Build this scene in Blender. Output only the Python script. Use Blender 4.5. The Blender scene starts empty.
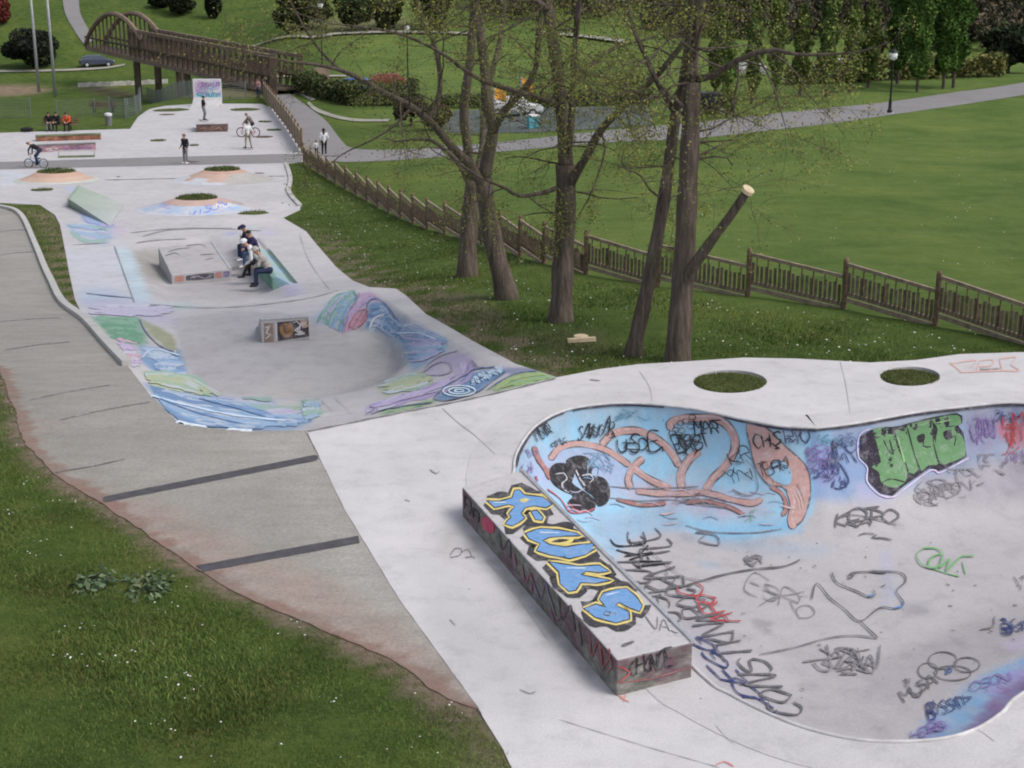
import bpy, math, random
import numpy as np
from mathutils import Vector, Matrix
from mathutils.bvhtree import BVHTree
from mathutils.geometry import delaunay_2d_cdt

rng = np.random.default_rng(7)
random.seed(7)
scn = bpy.context.scene
col = scn.collection

# ------------------------------------------------------------------ survey camera
F, CX, CY, PITCH, CAMZ = 1500.0, 512.0, 384.0, math.radians(16.5), 8.0
sp, cp = math.sin(PITCH), math.cos(PITCH)

def ray(px, py):
    u = (px - CX) / F; v = (CY - py) / F
    return np.array([u, cp + v * sp, -sp + v * cp])

def proj(x, y, z):
    z = z - CAMZ
    d = y * cp - z * sp
    return CX + F * x / d, CY - F * (y * sp + z * cp) / d

def U(px, py, z):                       # point of a sight line on the level z
    d = ray(px, py); t = (z - CAMZ) / d[2]
    return np.array([d[0] * t, d[1] * t, z])

def AD(px, py, Y):                      # point of a sight line at depth Y
    d = ray(px, py); t = Y / d[1]
    return np.array([d[0] * t, Y, CAMZ + d[2] * t])

# ------------------------------------------------------------------ terrain
def sm(a, b, x):
    t = np.clip((x - a) / (b - a), 0, 1); return t * t * (3 - 2 * t)

def table(pts, sig):
    ys = np.arange(-60, 620, 0.5)
    v = np.interp(ys, [p[0] for p in pts], [p[1] for p in pts])
    k = np.arange(-20, 21) * 0.5
    g = np.exp(-0.5 * (k / sig) ** 2); g /= g.sum()
    vp = np.pad(v, 20, mode='edge')
    return ys, np.convolve(vp, g, 'valid')

_ys, _s = table([(-60, 0), (25.2, 0), (31, -.85), (40, -1.9), (52, -3.2), (70, -4.3), (94, -5.3), (112, -5.3),
                 (132, -5.5), (150, -5.6), (165, -5.3), (190, -3.2), (230, 1.2), (300, 13), (400, 33), (620, 60)], 1.4)
_yl, _l = table([(-60, 0), (25.2, 0), (31, -.85), (40, -1.9), (52, -3.2), (70, -4.3), (94, -5.3), (112, -5.3),
                 (124, -5.6), (140, -7.2), (158, -9), (186, -9), (200, -7.6), (230, -1.0), (300, 13), (400, 33), (620, 60)], 1.4)

BANK_A = U(105, 505, 0)[:2]; BANK_B = U(503, 749, 0)[:2]
_bd = (BANK_B - BANK_A) / np.linalg.norm(BANK_B - BANK_A)
_bn = np.array([_bd[1], -_bd[0]]);
if _bn[0] > 0: _bn = -_bn

def base(x, y):
    x = np.asarray(x, float); y = np.asarray(y, float)
    s = np.interp(y, _ys, _s); l = np.interp(y, _yl, _l)
    m = sm(-40, -25, x)
    z = l * (1 - m) + s * m
    u = sm(-9.0, 1.0 + np.clip(y - 40, 0, 80) * 0.35, x)
    rise = 0.45 * u * np.clip(1 - (y - 130) / 60, 0, 1)
    z = np.where(z < 0, z * (1 - rise), z)
    d = (x - BANK_A[0]) * _bn[0] + (y - BANK_A[1]) * _bn[1] - 0.25
    z = z + 0.13 * np.clip(d, 0, 9) * np.clip((26 - y) / 8, 0, 1)
    return z

def G(px, py, zf=base, dz=0.0):         # where a sight line meets the ground
    d = ray(px, py)
    t0, t = 2.0, 2.0
    prev = None
    while t < 600:
        x, y, z = d[0] * t, d[1] * t, CAMZ + d[2] * t
        h = z - (float(zf(x, y)) + dz)
        if h <= 0: break
        t0 = t; t *= 1.012
    lo, hi = t0, t
    for _ in range(40):
        m = (lo + hi) / 2
        h = CAMZ + d[2] * m - (float(zf(d[0] * m, d[1] * m)) + dz)
        if h > 0: lo = m
        else: hi = m
    return np.array([d[0] * hi, d[1] * hi, CAMZ + d[2] * hi])

def Gs(pts, zf=base): return [G(px, py, zf)[:2] for px, py in pts]

def inside(poly, x, y):
    p = np.asarray(poly, float); n = len(p)
    r = np.zeros(np.shape(x), bool)
    for i in range(n):
        x0, y0 = p[i]; x1, y1 = p[(i + 1) % n]
        if y0 == y1: continue
        c = ((y0 > y) != (y1 > y)) & (x < (x1 - x0) * (y - y0) / (y1 - y0) + x0)
        r ^= c
    return r

def dist(poly, x, y, closed=True):
    p = np.asarray(poly, float); n = len(p)
    r = np.full(np.shape(x), 1e9)
    for i in range(n if closed else n - 1):
        a = p[i]; b = p[(i + 1) % n]; ab = b - a; L = ab @ ab
        if L < 1e-12: continue
        t = np.clip(((x - a[0]) * ab[0] + (y - a[1]) * ab[1]) / L, 0, 1)
        r = np.minimum(r, np.hypot(x - a[0] - t * ab[0], y - a[1] - t * ab[1]))
    return r

def sdist(poly, x, y):
    d = dist(poly, x, y); return np.where(inside(poly, x, y), d, -d)

def catmull(pts, step, closed=False):
    p = [np.asarray(q, float) for q in pts]; n = len(p); out = []
    if n < 3 and not closed:
        L = np.linalg.norm(p[1] - p[0]); k = max(1, int(L / step))
        return [p[0] + (p[1] - p[0]) * i / k for i in range(k + 1)]
    for i in range(n if closed else n - 1):
        if closed: a, b, c, d = p[(i - 1) % n], p[i], p[(i + 1) % n], p[(i + 2) % n]
        else: a, b, c, d = p[max(i - 1, 0)], p[i], p[i + 1], p[min(i + 2, n - 1)]
        k = max(1, int(np.linalg.norm(c - b) / step))
        for j in range(k):
            t = j / k
            out.append(0.5 * (2 * b + (c - a) * t + (2 * a - 5 * b + 4 * c - d) * t * t + (3 * b - a - 3 * c + d) * t ** 3))
    if not closed: out.append(p[-1])
    return out

# ------------------------------------------------------------------ objects
def link(o, parent=None):
    col.objects.link(o)
    if parent is not None: o.parent = parent
    return o

def tag(o, label=None, cat=None, group=None, kind=None):
    if label: o['label'] = label
    if cat: o['category'] = cat
    if group: o['group'] = group
    if kind: o['kind'] = kind
    return o

def empty(name, loc=(0, 0, 0), rz=0.0, label=None, cat=None, group=None):
    o = bpy.data.objects.new(name, None); o.empty_display_size = 0.2
    link(o); o.location = tuple(float(c) for c in loc); o.rotation_euler = (0, 0, rz)
    return tag(o, label, cat, group)

def mesh_obj(name, verts, faces, mat=None, parent=None, colors=None, smooth=False, mats=None, mi=None, attr='Col'):
    me = bpy.data.meshes.new(name)
    verts = np.asarray(verts, np.float64)
    if isinstance(faces, np.ndarray):
        nv = len(verts); nf, k = faces.shape
        me.vertices.add(nv); me.vertices.foreach_set('co', verts.astype(np.float32).ravel())
        me.loops.add(nf * k); me.loops.foreach_set('vertex_index', faces.astype(np.int32).ravel())
        me.polygons.add(nf); me.polygons.foreach_set('loop_start', (np.arange(nf) * k).astype(np.int32))
        me.update(calc_edges=True)
    else:
        me.from_pydata([tuple(v) for v in verts.tolist()], [], faces)
    if colors is not None:
        c = np.asarray(colors, np.float32)
        if c.shape[1] == 3: c = np.hstack([c, np.ones((len(c), 1), np.float32)])
        a = me.attributes.new(attr, 'FLOAT_COLOR', 'POINT')
        a.data.foreach_set('color', c.ravel())
    for m in (mats or ([mat] if mat else [])): me.materials.append(m)
    if mi is not None: me.polygons.foreach_set('material_index', np.asarray(mi, np.int32))
    if smooth: me.polygons.foreach_set('use_smooth', np.ones(len(me.polygons), bool))
    me.validate(); me.update()
    return link(bpy.data.objects.new(name, me), parent)

class MB:
    """collects simple shapes into one mesh"""
    def __init__(s): s.v = []; s.f = []; s.c = []; s.cc = None
    def add(s, vs, fs):
        o = len(s.v); s.v += [tuple(map(float, v)) for v in vs]; s.f += [[i + o for i in f] for f in fs]
        s.c += [s.cc or (1, 1, 1)] * len(vs)
    def box(s, c, size, rz=0.0, taper=1.0, rx=0.0):
        hx, hy, hz = size[0] / 2, size[1] / 2, size[2] / 2
        R = Matrix.Rotation(rz, 3, 'Z') @ Matrix.Rotation(rx, 3, 'X')
        vs = []
        for dz in (-hz, hz):
            k = taper if dz > 0 else 1
            for dx, dy in ((-hx, -hy), (hx, -hy), (hx, hy), (-hx, hy)):
                vs.append(Vector(c) + R @ Vector((dx * k, dy * k, dz)))
        s.add(vs, [[3, 2, 1, 0], [4, 5, 6, 7], [0, 1, 5, 4], [1, 2, 6, 5], [2, 3, 7, 6], [3, 0, 4, 7]])
    def prism(s, bottom, top):
        n = len(bottom)
        s.add(list(bottom) + list(top), [list(range(n))[::-1], list(range(n, 2 * n))] + [[i, (i + 1) % n, n + (i + 1) % n, n + i] for i in range(n)])
    def bar(s, a, b, w, h=None, up=(0, 0, 1)):
        a = Vector(a); b = Vector(b); d = (b - a).normalized(); h = h or w
        u = Vector(up); r = d.cross(u)
        if r.length < 1e-4: r = d.cross(Vector((0, 1, 0)))
        r.normalize(); u = r.cross(d)
        vs = []
        for p in (a, b):
            for i, j in ((-1, -1), (1, -1), (1, 1), (-1, 1)): vs.append(p + r * (i * w / 2) + u * (j * h / 2))
        s.add(vs, [[3, 2, 1, 0], [4, 5, 6, 7], [0, 1, 5, 4], [1, 2, 6, 5], [2, 3, 7, 6], [3, 0, 4, 7]])
    def tube(s, pts, rad, n=8, cap=True, closed=False):
        P = [Vector(p) for p in pts]; m = len(P)
        R = rad if hasattr(rad, '__len__') else [rad] * m
        vs = []; fs = []
        prev = None
        for i in range(m):
            if closed: d = P[(i + 1) % m] - P[i - 1]
            else: d = P[min(i + 1, m - 1)] - P[max(i - 1, 0)]
            if d.length < 1e-9: d = Vector((0, 0, 1))
            d.normalize()
            if prev is None:
                r = d.cross(Vector((0, 0, 1)))
                if r.length < 0.05: r = d.cross(Vector((0, 1, 0)))
            else: r = prev - d * prev.dot(d)
            r.normalize(); prev = r; u = d.cross(r)
            for k in range(n):
                a = 2 * math.pi * k / n
                vs.append(P[i] + (r * math.cos(a) + u * math.sin(a)) * R[i])
        for i in range(m if closed else m - 1):
            j = (i + 1) % m
            for k in range(n):
                fs.append([i * n + k, i * n + (k + 1) % n, j * n + (k + 1) % n, j * n + k])
        if cap and not closed:
            fs.append(list(range(n))[::-1]); fs.append([(m - 1) * n + k for k in range(n)])
        s.add(vs, fs)
    def lathe(s, c, prof, n=16):
        vs = []; fs = []
        for r, z in prof:
            for k in range(n):
                a = 2 * math.pi * k / n; vs.append((c[0] + r * math.cos(a), c[1] + r * math.sin(a), c[2] + z))
        for i in range(len(prof) - 1):
            for k in range(n): fs.append([i * n + k, i * n + (k + 1) % n, (i + 1) * n + (k + 1) % n, (i + 1) * n + k])
        fs.append(list(range(n))[::-1]); fs.append([(len(prof) - 1) * n + k for k in range(n)])
        s.add(vs, fs)
    def ball(s, c, r, n=10, sc=(1, 1, 1)):
        prof = []
        vs = []; fs = []
        m = n // 2 + 1
        for i in range(m + 1):
            t = math.pi * i / m
            for k in range(n):
                a = 2 * math.pi * k / n
                vs.append((c[0] + r * sc[0] * math.sin(t) * math.cos(a), c[1] + r * sc[1] * math.sin(t) * math.sin(a), c[2] + r * sc[2] * math.cos(t)))
        for i in range(m):
            for k in range(n): fs.append([i * n + k, (i + 1) * n + k, (i + 1) * n + (k + 1) % n, i * n + (k + 1) % n])
        s.add(vs, fs)
    def build(s, name, mat, parent=None, smooth=False, colors=False):
        return mesh_obj(name, s.v, s.f, mat, parent, smooth=smooth, colors=s.c if colors else None)

# ------------------------------------------------------------------ materials
def srgb(r, g, b):
    f = lambda c: c / 12.92 if c <= 0.04045 else ((c + 0.055) / 1.055) ** 2.4
    return (f(r / 255), f(g / 255), f(b / 255))

class N:
    def __init__(s, name):
        s.m = bpy.data.materials.new(name); s.m.use_nodes = True; s.t = s.m.node_tree; s.t.nodes.clear()
        s.out = s.n('ShaderNodeOutputMaterial'); s.b = s.n('ShaderNodeBsdfPrincipled')
        s.l(s.b.outputs[0], s.out.inputs[0]); s.b.inputs['Roughness'].default_value = 0.9
        s.b.inputs['Specular IOR Level'].default_value = 0.2
        s.tc = s.n('ShaderNodeTexCoord')
    def n(s, k): return s.t.nodes.new(k)
    def l(s, a, b): s.t.links.new(a, b)
    def noise(s, scale, detail=4, rough=0.6, vec=None, dist=0.0):
        n = s.n('ShaderNodeTexNoise'); n.inputs['Scale'].default_value = scale; n.inputs['Detail'].default_value = detail
        n.inputs['Roughness'].default_value = rough; n.inputs['Distortion'].default_value = dist
        s.l(vec or s.tc.outputs['Object'], n.inputs['Vector']); return n.outputs['Fac']
    def ramp(s, fac, stops):
        r = s.n('ShaderNodeValToRGB'); e = r.color_ramp.elements
        while len(e) < len(stops): e.new(0.5)
        for i, (p, c) in enumerate(stops):
            e[i].position = p; e[i].color = (*(c if hasattr(c, '__len__') else (c, c, c)), 1)
        s.l(fac, r.inputs[0]); return r.outputs[0]
    def mix(s, fac, a, b, mode='MIX'):
        m = s.n('ShaderNodeMix'); m.data_type = 'RGBA'; m.blend_type = mode
        for v, i in ((fac, 0), (a, 6), (b, 7)):
            if hasattr(v, 'is_output'): s.l(v, m.inputs[i])
            elif i == 0: m.inputs[0].default_value = v
            else: m.inputs[i].default_value = (*v, 1)
        return m.outputs[2]
    def math(s, op, a, b=0.0):
        m = s.n('ShaderNodeMath'); m.operation = op
        for v, i in ((a, 0), (b, 1)):
            if hasattr(v, 'is_output'): s.l(v, m.inputs[i])
            else: m.inputs[i].default_value = v
        return m.outputs[0]
    def attr(s, name='Col'):
        a = s.n('ShaderNodeAttribute'); a.attribute_name = name; return a
    def bump(s, h, strength=0.3, dist=0.02):
        b = s.n('ShaderNodeBump'); b.inputs['Strength'].default_value = strength; b.inputs['Distance'].default_value = dist
        s.l(h, b.inputs['Height']); s.l(b.outputs[0], s.b.inputs['Normal'])
    def color(s, c):
        if hasattr(c, 'is_output'): s.l(c, s.b.inputs['Base Color'])
        else: s.b.inputs['Base Color'].default_value = (*c, 1)
    def scaled(s, x, y, z):
        m = s.n('ShaderNodeMapping'); m.inputs['Scale'].default_value = (x, y, z)
        s.l(s.tc.outputs['Object'], m.inputs[0]); return m.outputs[0]

def plain(name, c, rough=0.7, var=0.25, scale=8.0, metal=0.0, bump=0.0):
    n = N(name)
    f = n.noise(scale, 5, 0.65)
    lo = tuple(k * (1 - var) for k in c); hi = tuple(min(1, k * (1 + var)) for k in c)
    n.color(n.ramp(f, [(0.3, lo), (0.7, hi)])); n.b.inputs['Roughness'].default_value = rough
    n.b.inputs['Metallic'].default_value = metal
    if bump: n.bump(n.noise(scale * 6, 3), bump, 0.01)
    return n.m

CONC = (0.47, 0.452, 0.478)

def concrete_mat(name, usecol=True, tint=CONC, dark=0.62, stain=1.0, aggregate=False):
    n = N(name)
    c = n.attr().outputs['Color'] if usecol else tint
    big = n.noise(0.35, 6, 0.6, dist=0.4)
    mid = n.noise(2.2, 7, 0.68)
    fine = n.noise(38, 4, 0.7)
    v = n.mix(1.0, n.ramp(big, [(0.3, 0.90), (0.5, 0.99), (0.7, 1.05)]), n.ramp(mid, [(0.28, (1 + dark) / 2), (0.47, 0.97), (0.75, 1.05)]), 'MULTIPLY')
    v = n.mix(0.75, v, n.ramp(fine, [(0.25, 0.78), (0.55, 1.0), (0.8, 1.12)]), 'MULTIPLY')
    cc = n.mix(1.0, c, v, 'MULTIPLY')
    # grime blotches and little black chewing-gum spots
    bl = n.ramp(n.noise(0.9, 8, 0.72, dist=1.0), [(0.58, 0.0), (0.80, 0.30 * stain)])
    cc = n.mix(bl, cc, (0.20, 0.19, 0.18))
    vo = n.n('ShaderNodeTexVoronoi'); vo.inputs['Scale'].default_value = 1.6; n.l(n.tc.outputs['Object'], vo.inputs['Vector'])
    spot = n.ramp(vo.outputs['Distance'], [(0.018, 0.55), (0.035, 0.0)])
    cc = n.mix(spot, cc, (0.09, 0.085, 0.09))
    if aggregate:
        st = n.noise(1.4, 6, 0.7, vec=n.scaled(0.35, 1.6, 1))
        cc = n.mix(n.ramp(st, [(0.45, 0.0), (0.7, 0.55)]), cc, (0.21, 0.205, 0.185))
        gr = n.noise(16, 7, .85); cc = n.mix(.9, cc, n.ramp(gr, [(.3, .72), (.5, 1.0), (.72, 1.3)]), 'MULTIPLY')
    n.color(cc); n.b.inputs['Roughness'].default_value = 0.85
    n.bump(n.math('ADD', fine, n.math('MULTIPLY', mid, 0.7)), 0.35 if not aggregate else 0.7, 0.006)
    return n.m

def paint_mat(name, wear=0.5, conc=CONC):
    n = N(name)
    c = n.attr().outputs['Color']
    w = n.ramp(n.noise(5.0, 8, 0.75, dist=0.6), [(0.50, 0.0), (0.72, wear)])
    w2 = n.ramp(n.noise(30, 5, 0.75), [(0.54, 0.0), (0.85, wear)])
    f = n.mix(1.0, w, w2, 'ADD')
    cc = n.mix(f, c, conc)
    n.color(n.mix(0.6, cc, n.ramp(n.noise(11, 5), [(0.3, 0.75), (0.7, 1.1)]), 'MULTIPLY'))
    n.b.inputs['Roughness'].default_value = 0.7
    return n.m

M = {}
M['conc'] = concrete_mat('painted_concrete')
M['deck'] = concrete_mat('deck_concrete')
M['collar'] = concrete_mat('collar_concrete', False, (0.515, 0.50, 0.515))
M['ledge'] = concrete_mat('ledge_concrete', False, (0.36, 0.35, 0.34), 0.45, 1.6)
M['ramp'] = concrete_mat('rough_path_concrete', True, (0.37, 0.355, 0.33), 0.7, 1.0, True)
M['asph'] = concrete_mat('path_asphalt', False, (0.225, 0.215, 0.22), 0.75, 0.6)
M['kerb'] = concrete_mat('kerb_concrete', False, (0.45, 0.44, 0.43), 0.6)
M['paint'] = paint_mat('spray_paint', 0.45)
M['fade'] = paint_mat('faded_spray_paint', 0.8)
M['wave'] = paint_mat('mural_paint', 0.22)
M['strip'] = plain('dark_strip', (0.075, 0.072, 0.082), 0.9, 0.25, 5)
M['steel'] = plain('worn_steel', (0.55, 0.55, 0.58), 0.45, 0.2, 14, 0.6)
M['copc'] = plain('worn_coping', (.50, .49, .50), .7, .25, 3)
M['galv'] = plain('galvanised_steel', (0.36, 0.37, 0.40), 0.5, 0.15, 4, 0.3)
M['blackpaint'] = plain('black_paint', (0.018, 0.018, 0.02), 0.5, 0.2)
M['rubber'] = plain('rubber', (0.02, 0.02, 0.021), 0.8, 0.2)
M['wood'] = plain('weathered_timber', (0.15, 0.105, 0.068), 0.9, 0.5, 5, 0, 0.5)
M['wood2'] = plain('weathered_timber_pale', (0.27, 0.215, 0.16), 0.9, 0.4, 5, 0, 0.5)
M['brwood'] = plain('bridge_timber', (0.085, 0.064, 0.050), 0.9, 0.4, 1.5, 0, 0.3)
M['brwood2'] = plain('bridge_timber_pale', (0.20, 0.145, 0.115), 0.9, 0.3, 1.5, 0, 0.3)
# ------------------------------------------------------------------ outlines of the place
def pc(r, g, b, k=0.78): return tuple(c * k for c in srgb(r, g, b))
def fr(x0, y0, s): return lambda pts: [(x0 + a / s, y0 + b / s) for a, b in pts]
A_ = fr(500, 380, 3.012); B_ = fr(684, 340, 3.012); C_ = fr(684, 513, 3.012); D_ = fr(400, 450, 3.012)
E_ = fr(300, 270, 3.793); F_ = fr(0, 200, 3.012); H_ = fr(140, 160, 6.0)

seam = [(306, 431), (344, 510), (398, 599), (478, 709)]
deck_edge = [(306, 431), (400, 412), (480, 396), (556, 377.5)]
lip = [(85, 320), (105, 342), (127, 365), (150, 396), (178, 424), (205, 428), (245, 431.5), (306, 431)]

zf0 = lambda x, y: 0 * np.asarray(x, float)
def U0(pts, z=0.0): return [U(px, py, z)[:2] for px, py in pts]

deck_poly = U0(deck_edge + [(600, 369), (640, 364), (684, 361.5), (744, 357.5), (797, 358.5), (870, 362.5), (916, 360), (960, 354), (1024, 352)])
deck_poly += [np.array(p) for p in ((13.5, 29.4), (17, 29), (19, 24), (17, 15), (12, 8), (4, 5), (0.9, 8))]
deck_poly += U0([(540, 830), (503, 749), (478, 709), (398, 599), (344, 510)])
ring = U0(A_([(40, 262), (58, 200), (110, 135), (200, 90), (330, 71), (450, 72), (600, 90), (740, 120), (850, 139), (950, 144)]) +
          B_([(400, 265), (520, 250), (700, 218), (850, 200), (950, 190), (1024, 190)]))
ring += [np.array(p) for p in ((10.6, 25.5), (12.3, 24.6), (12.8, 22.5), (12, 21), (10.4, 19.3), (8.5, 17.5), (7.0, 16.0))]
ring += U0(C_([(1024, 545), (960, 605), (880, 655), (780, 683), (650, 692), (520, 685), (380, 655), (260, 610), (130, 545), (50, 490)]))
ring += U0([(610, 586), (521, 496)])
ring = np.array(catmull(ring, 0.12, True))
path_poly = Gs([(478, 709), (398, 599), (344, 510)]) + Gs(lip[::-1]) + Gs([(73, 311), (62, 303), (50, 280), (35, 245), (20, 215), (0, 207), (-60, 200), (-130, 205), (-170, 250), (-130, 310), (-40, 350), (0, 370), (10, 400), (25, 445), (60, 478), (105, 505), (150, 538), (189, 564), (239, 594), (319, 629), (398, 664), (448, 699)])
plaza_right = [(515, 364), (472, 341), (426, 314.5), (396, 289), (369.5, 287.5), (353, 281), (330, 260), (306, 231.5), (283, 218), (300, 210), (300.5, 207), (289, 192.5), (290.5, 179), (286, 164), (303, 162), (302, 150), (285, 125), (272, 108), (262, 104)]
plaza_poly = Gs(deck_edge) + Gs(plaza_right) + Gs([(195, 104), (165, 106), (150, 109), (138, 117), (130, 129), (60, 131), (0, 133), (-70, 135), (-80, 200), (0, 203), (40, 205), (55, 215), (60, 225), (66, 255), (75, 300)]) + Gs(lip[:-1])

# the turf edge of the path is ragged
_pp = [np.asarray(p, float) for p in path_poly]; path_poly = []
for i in range(len(_pp)):
    a, b = _pp[i], _pp[(i + 1) % len(_pp)]; path_poly.append(a)
    if i >= len(_pp) - 11:
        k = int(np.linalg.norm(b - a) / .16)
        path_poly += [a + (b - a) * j / k + _bn * (.02 * math.sin(j * .37 + i * 2) + rng.normal(0, .012)) for j in range(1, k)]
ZFL = -1.92
basin_out = Gs([(84, 319), (105, 342), (127, 365), (150, 396), (178, 424), (205, 428), (245, 431), (306, 430.5), (400, 412), (480, 396), (552, 378), (520, 370), (475, 354), (440, 336), (410, 320), (390, 304), (371, 291), (345, 290), (330, 292), (300, 297), (240, 299), (170, 303), (140, 308)])
basin_in = U0([(172, 318), (178, 340), (184, 363), (194, 383), (212, 394), (240, 399), (300, 398), (356, 391), (389, 381), (402, 366), (395, 350), (379, 339), (358, 331), (336, 323), (312, 314), (240, 311)], ZFL)
pad_poly = Gs([(133, 250), (152, 304), (220, 306), (300, 296), (287, 284), (262, 262), (243, 242), (212, 236), (155, 240)])

def Hp(x, y):
    x = np.asarray(x, float); y = np.asarray(y, float)
    h = base(x, y)
    ins = inside(basin_out, x, y)
    dO = dist(basin_out, x, y); dI = np.where(inside(basin_in, x, y), 0, dist(basin_in, x, y))
    t = np.where(ins, dO / (dO + dI + 1e-6), 0)
    t = 1 - (1 - t) ** 1.1
    h = h * (1 - t) + np.minimum(ZFL, h) * t
    pd = sdist(pad_poly, x, y)
    h = h - 0.28 * sm(-0.05, 0.9, pd)
    return h + 0.012

BD, BR = 1.75, 2.1
def Hb(x, y):
    d = np.clip(dist(ring, x, y) / BR, 0, 1)
    return -BD * (1 - (1 - d) ** 1.9) ** (1 / 1.9)

def Hpath(x, y): return base(x, y) + 0.008

def resample(poly, step):
    out = []
    n = len(poly)
    for i in range(n):
        a = np.asarray(poly[i], float)[:2]; b = np.asarray(poly[(i + 1) % n], float)[:2]
        k = max(1, int(np.linalg.norm(b - a) / step))
        out += [a + (b - a) * j / k for j in range(k)]
    return np.array(out)

def gridpts(poly, step, jit=0.15, lo=None, hi=None):
    p = np.asarray(poly); a = p.min(0) if lo is None else lo; b = p.max(0) if hi is None else hi
    xs, ys = np.meshgrid(np.arange(a[0], b[0], step), np.arange(a[1], b[1], step))
    g = np.stack([xs.ravel(), ys.ravel()], 1)
    return g + rng.uniform(-jit, jit, g.shape) * step

def sheet(name, outer, holes, pts, zf, mat, bstep=0.4, colf=None, skirt=0.0, parent=None, edge=0.25, smooth=True):
    outer = resample(outer, bstep); holes = [resample(h, bstep) for h in holes]
    ok = sdist(outer, pts[:, 0], pts[:, 1]) > edge * bstep
    for h in holes: ok &= sdist(h, pts[:, 0], pts[:, 1]) < -edge * bstep
    pts = pts[ok]
    V = [Vector(p) for p in outer]; E = []
    n = len(outer); E += [(i, (i + 1) % n) for i in range(n)]
    for h in holes:
        o = len(V); V += [Vector(p) for p in h]; m = len(h); E += [(o + i, o + (i + 1) % m) for i in range(m)]
    V += [Vector(p) for p in pts]
    vo, eo, fo, _, _, _ = delaunay_2d_cdt(V, E, [], 0, 1e-5)
    v2 = np.array([tuple(v) for v in vo]); f = np.array(fo, int)
    c = v2[f].mean(1)
    k = inside(outer, c[:, 0], c[:, 1])
    for h in holes: k &= ~inside(h, c[:, 0], c[:, 1])
    f = f[k]
    a = v2[f]
    cr = (a[:, 1, 0] - a[:, 0, 0]) * (a[:, 2, 1] - a[:, 0, 1]) - (a[:, 1, 1] - a[:, 0, 1]) * (a[:, 2, 0] - a[:, 0, 0])
    f[cr < 0] = f[cr < 0][:, ::-1]
    z = zf(v2[:, 0], v2[:, 1])
    v3 = np.column_stack([v2, z])
    if skirt:
        ed = {}
        for t in f:
            for i in range(3):
                e = (t[i], t[(i + 1) % 3]); ed[e] = 1
        bnd = [e for e in ed if (e[1], e[0]) not in ed]
        bv = sorted({i for e in bnd for i in e}); mp = {b: len(v3) + i for i, b in enumerate(bv)}
        top = v3[bv].copy(); low = top.copy(); low[:, 2] -= skirt
        nb = len(bv); v3 = np.vstack([v3, top, low])
        ex = []
        for a_, b_ in bnd: ex += [[mp[b_], mp[a_], mp[a_] + nb], [mp[b_], mp[a_] + nb, mp[b_] + nb]]
        f = np.vstack([f, np.array(ex)])
    colors = colf(v3) if colf else None
    return mesh_obj(name, v3, f, mat, parent, colors=colors, smooth=smooth)

def bake(v3, basec, fills, wob=2.0, ks=1.0, worn=0.0):
    """colour per point of the surface from soft painted patches (outline, colour, softness, strength)"""
    px, py = proj(v3[:, 0], v3[:, 1], v3[:, 2])
    wx = np.sin(v3[:, 0] * 3.1 + v3[:, 1] * 1.7) + np.sin(v3[:, 0] * 7.3 - v3[:, 1] * 5.1) * .6
    wy = np.sin(v3[:, 1] * 2.9 - v3[:, 0] * 2.3) + np.sin(v3[:, 1] * 6.7 + v3[:, 0] * 4.9) * .6
    px = px + wx * wob; py = py + wy * wob * 0.6
    c = np.tile(np.array(basec, float), (len(v3), 1))
    for poly, cl, soft, al in fills:
        p = np.array(poly)
        near = (px > p[:, 0].min() - 30) & (px < p[:, 0].max() + 30) & (py > p[:, 1].min() - 30) & (py < p[:, 1].max() + 30)
        idx = np.where(near)[0]
        if not len(idx): continue
        s = sdist(p, px[idx], py[idx])
        q = v3[idx]
        wn = 1 - worn * sm(.15, .75, .5 + .5 * np.sin(q[:, 0] * 9.1 + 2.2 * np.sin(q[:, 1] * 5.3)) * np.sin(q[:, 1] * 7.7 + 1.9 * np.sin(q[:, 0] * 6.1 + soft)))
        m = (al * wn * sm(-soft * ks, soft * ks, s))[:, None]
        c[idx] = c[idx] * (1 - m) + np.array(cl) * m
    return c

# ------------------------------------------------------------------ terrain sheet
ys = [3.0]
while ys[-1] < 520:
    y = ys[-1]; ys.append(y + (0.25 if y < 62 else 0.6 if y < 150 else 2.5 if y < 260 else 9))
xs = [0.0]
while xs[-1] < 260:
    x = xs[-1]; xs.append(x + (0.28 if x < 17 else 0.7 if x < 40 else 2.2 if x < 90 else 8))
xs = np.array([-a for a in xs[:0:-1]] + xs); ys = np.array(ys)
X, Y = np.meshgrid(xs, ys)
Z = base(X, Y) - 0.004
rough = (np.sin(X * .9 + 1.3 * np.sin(Y * .31)) * np.sin(Y * .77 + X * .2) * 0.03 + np.sin(X * 2.3) * np.sin(Y * 1.9) * 0.015)
dC = np.full(X.shape, -1e3)
for poly, hf, k in ((plaza_poly, Hp, 0.35), (deck_poly, zf0, 0.35), (path_poly, Hpath, 0.35)):
    d = sdist(poly, X, Y); dC = np.maximum(dC, d)
    i = d > -0.6
    low = hf(X, Y) - 0.016 - k * sm(0.15, 0.8, d)
    Z = np.where(i & (d > 0), np.minimum(Z, low), Z)
d = sdist(ring, X, Y); Z = np.where(d > -0.7, -2.6, Z)
Z = np.where(dC < -0.3, Z + rough * sm(-0.3, -1.5, dC) * np.clip((75 - Y) / 40, 0, 1), Z)
d_path = np.abs(sdist(path_poly, X, Y)); d_deck = np.abs(sdist(deck_poly, X, Y)); d_pl = np.abs(sdist(plaza_poly, X, Y))
nz = 0.5 + 0.5 * np.sin(X * 3.3 + Y * 1.1) * np.sin(Y * 2.1 - X * 1.9)
left_near = sm(2.0, 0.0, X) * sm(45, 38, Y)
dirt = np.clip(sm(0.22, 0.0, d_path - nz * .2) * left_near, 0, .9)
dirt = np.maximum(dirt, 0.55 * sm(0.5, 0.1, d_deck - nz * .4))
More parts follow.
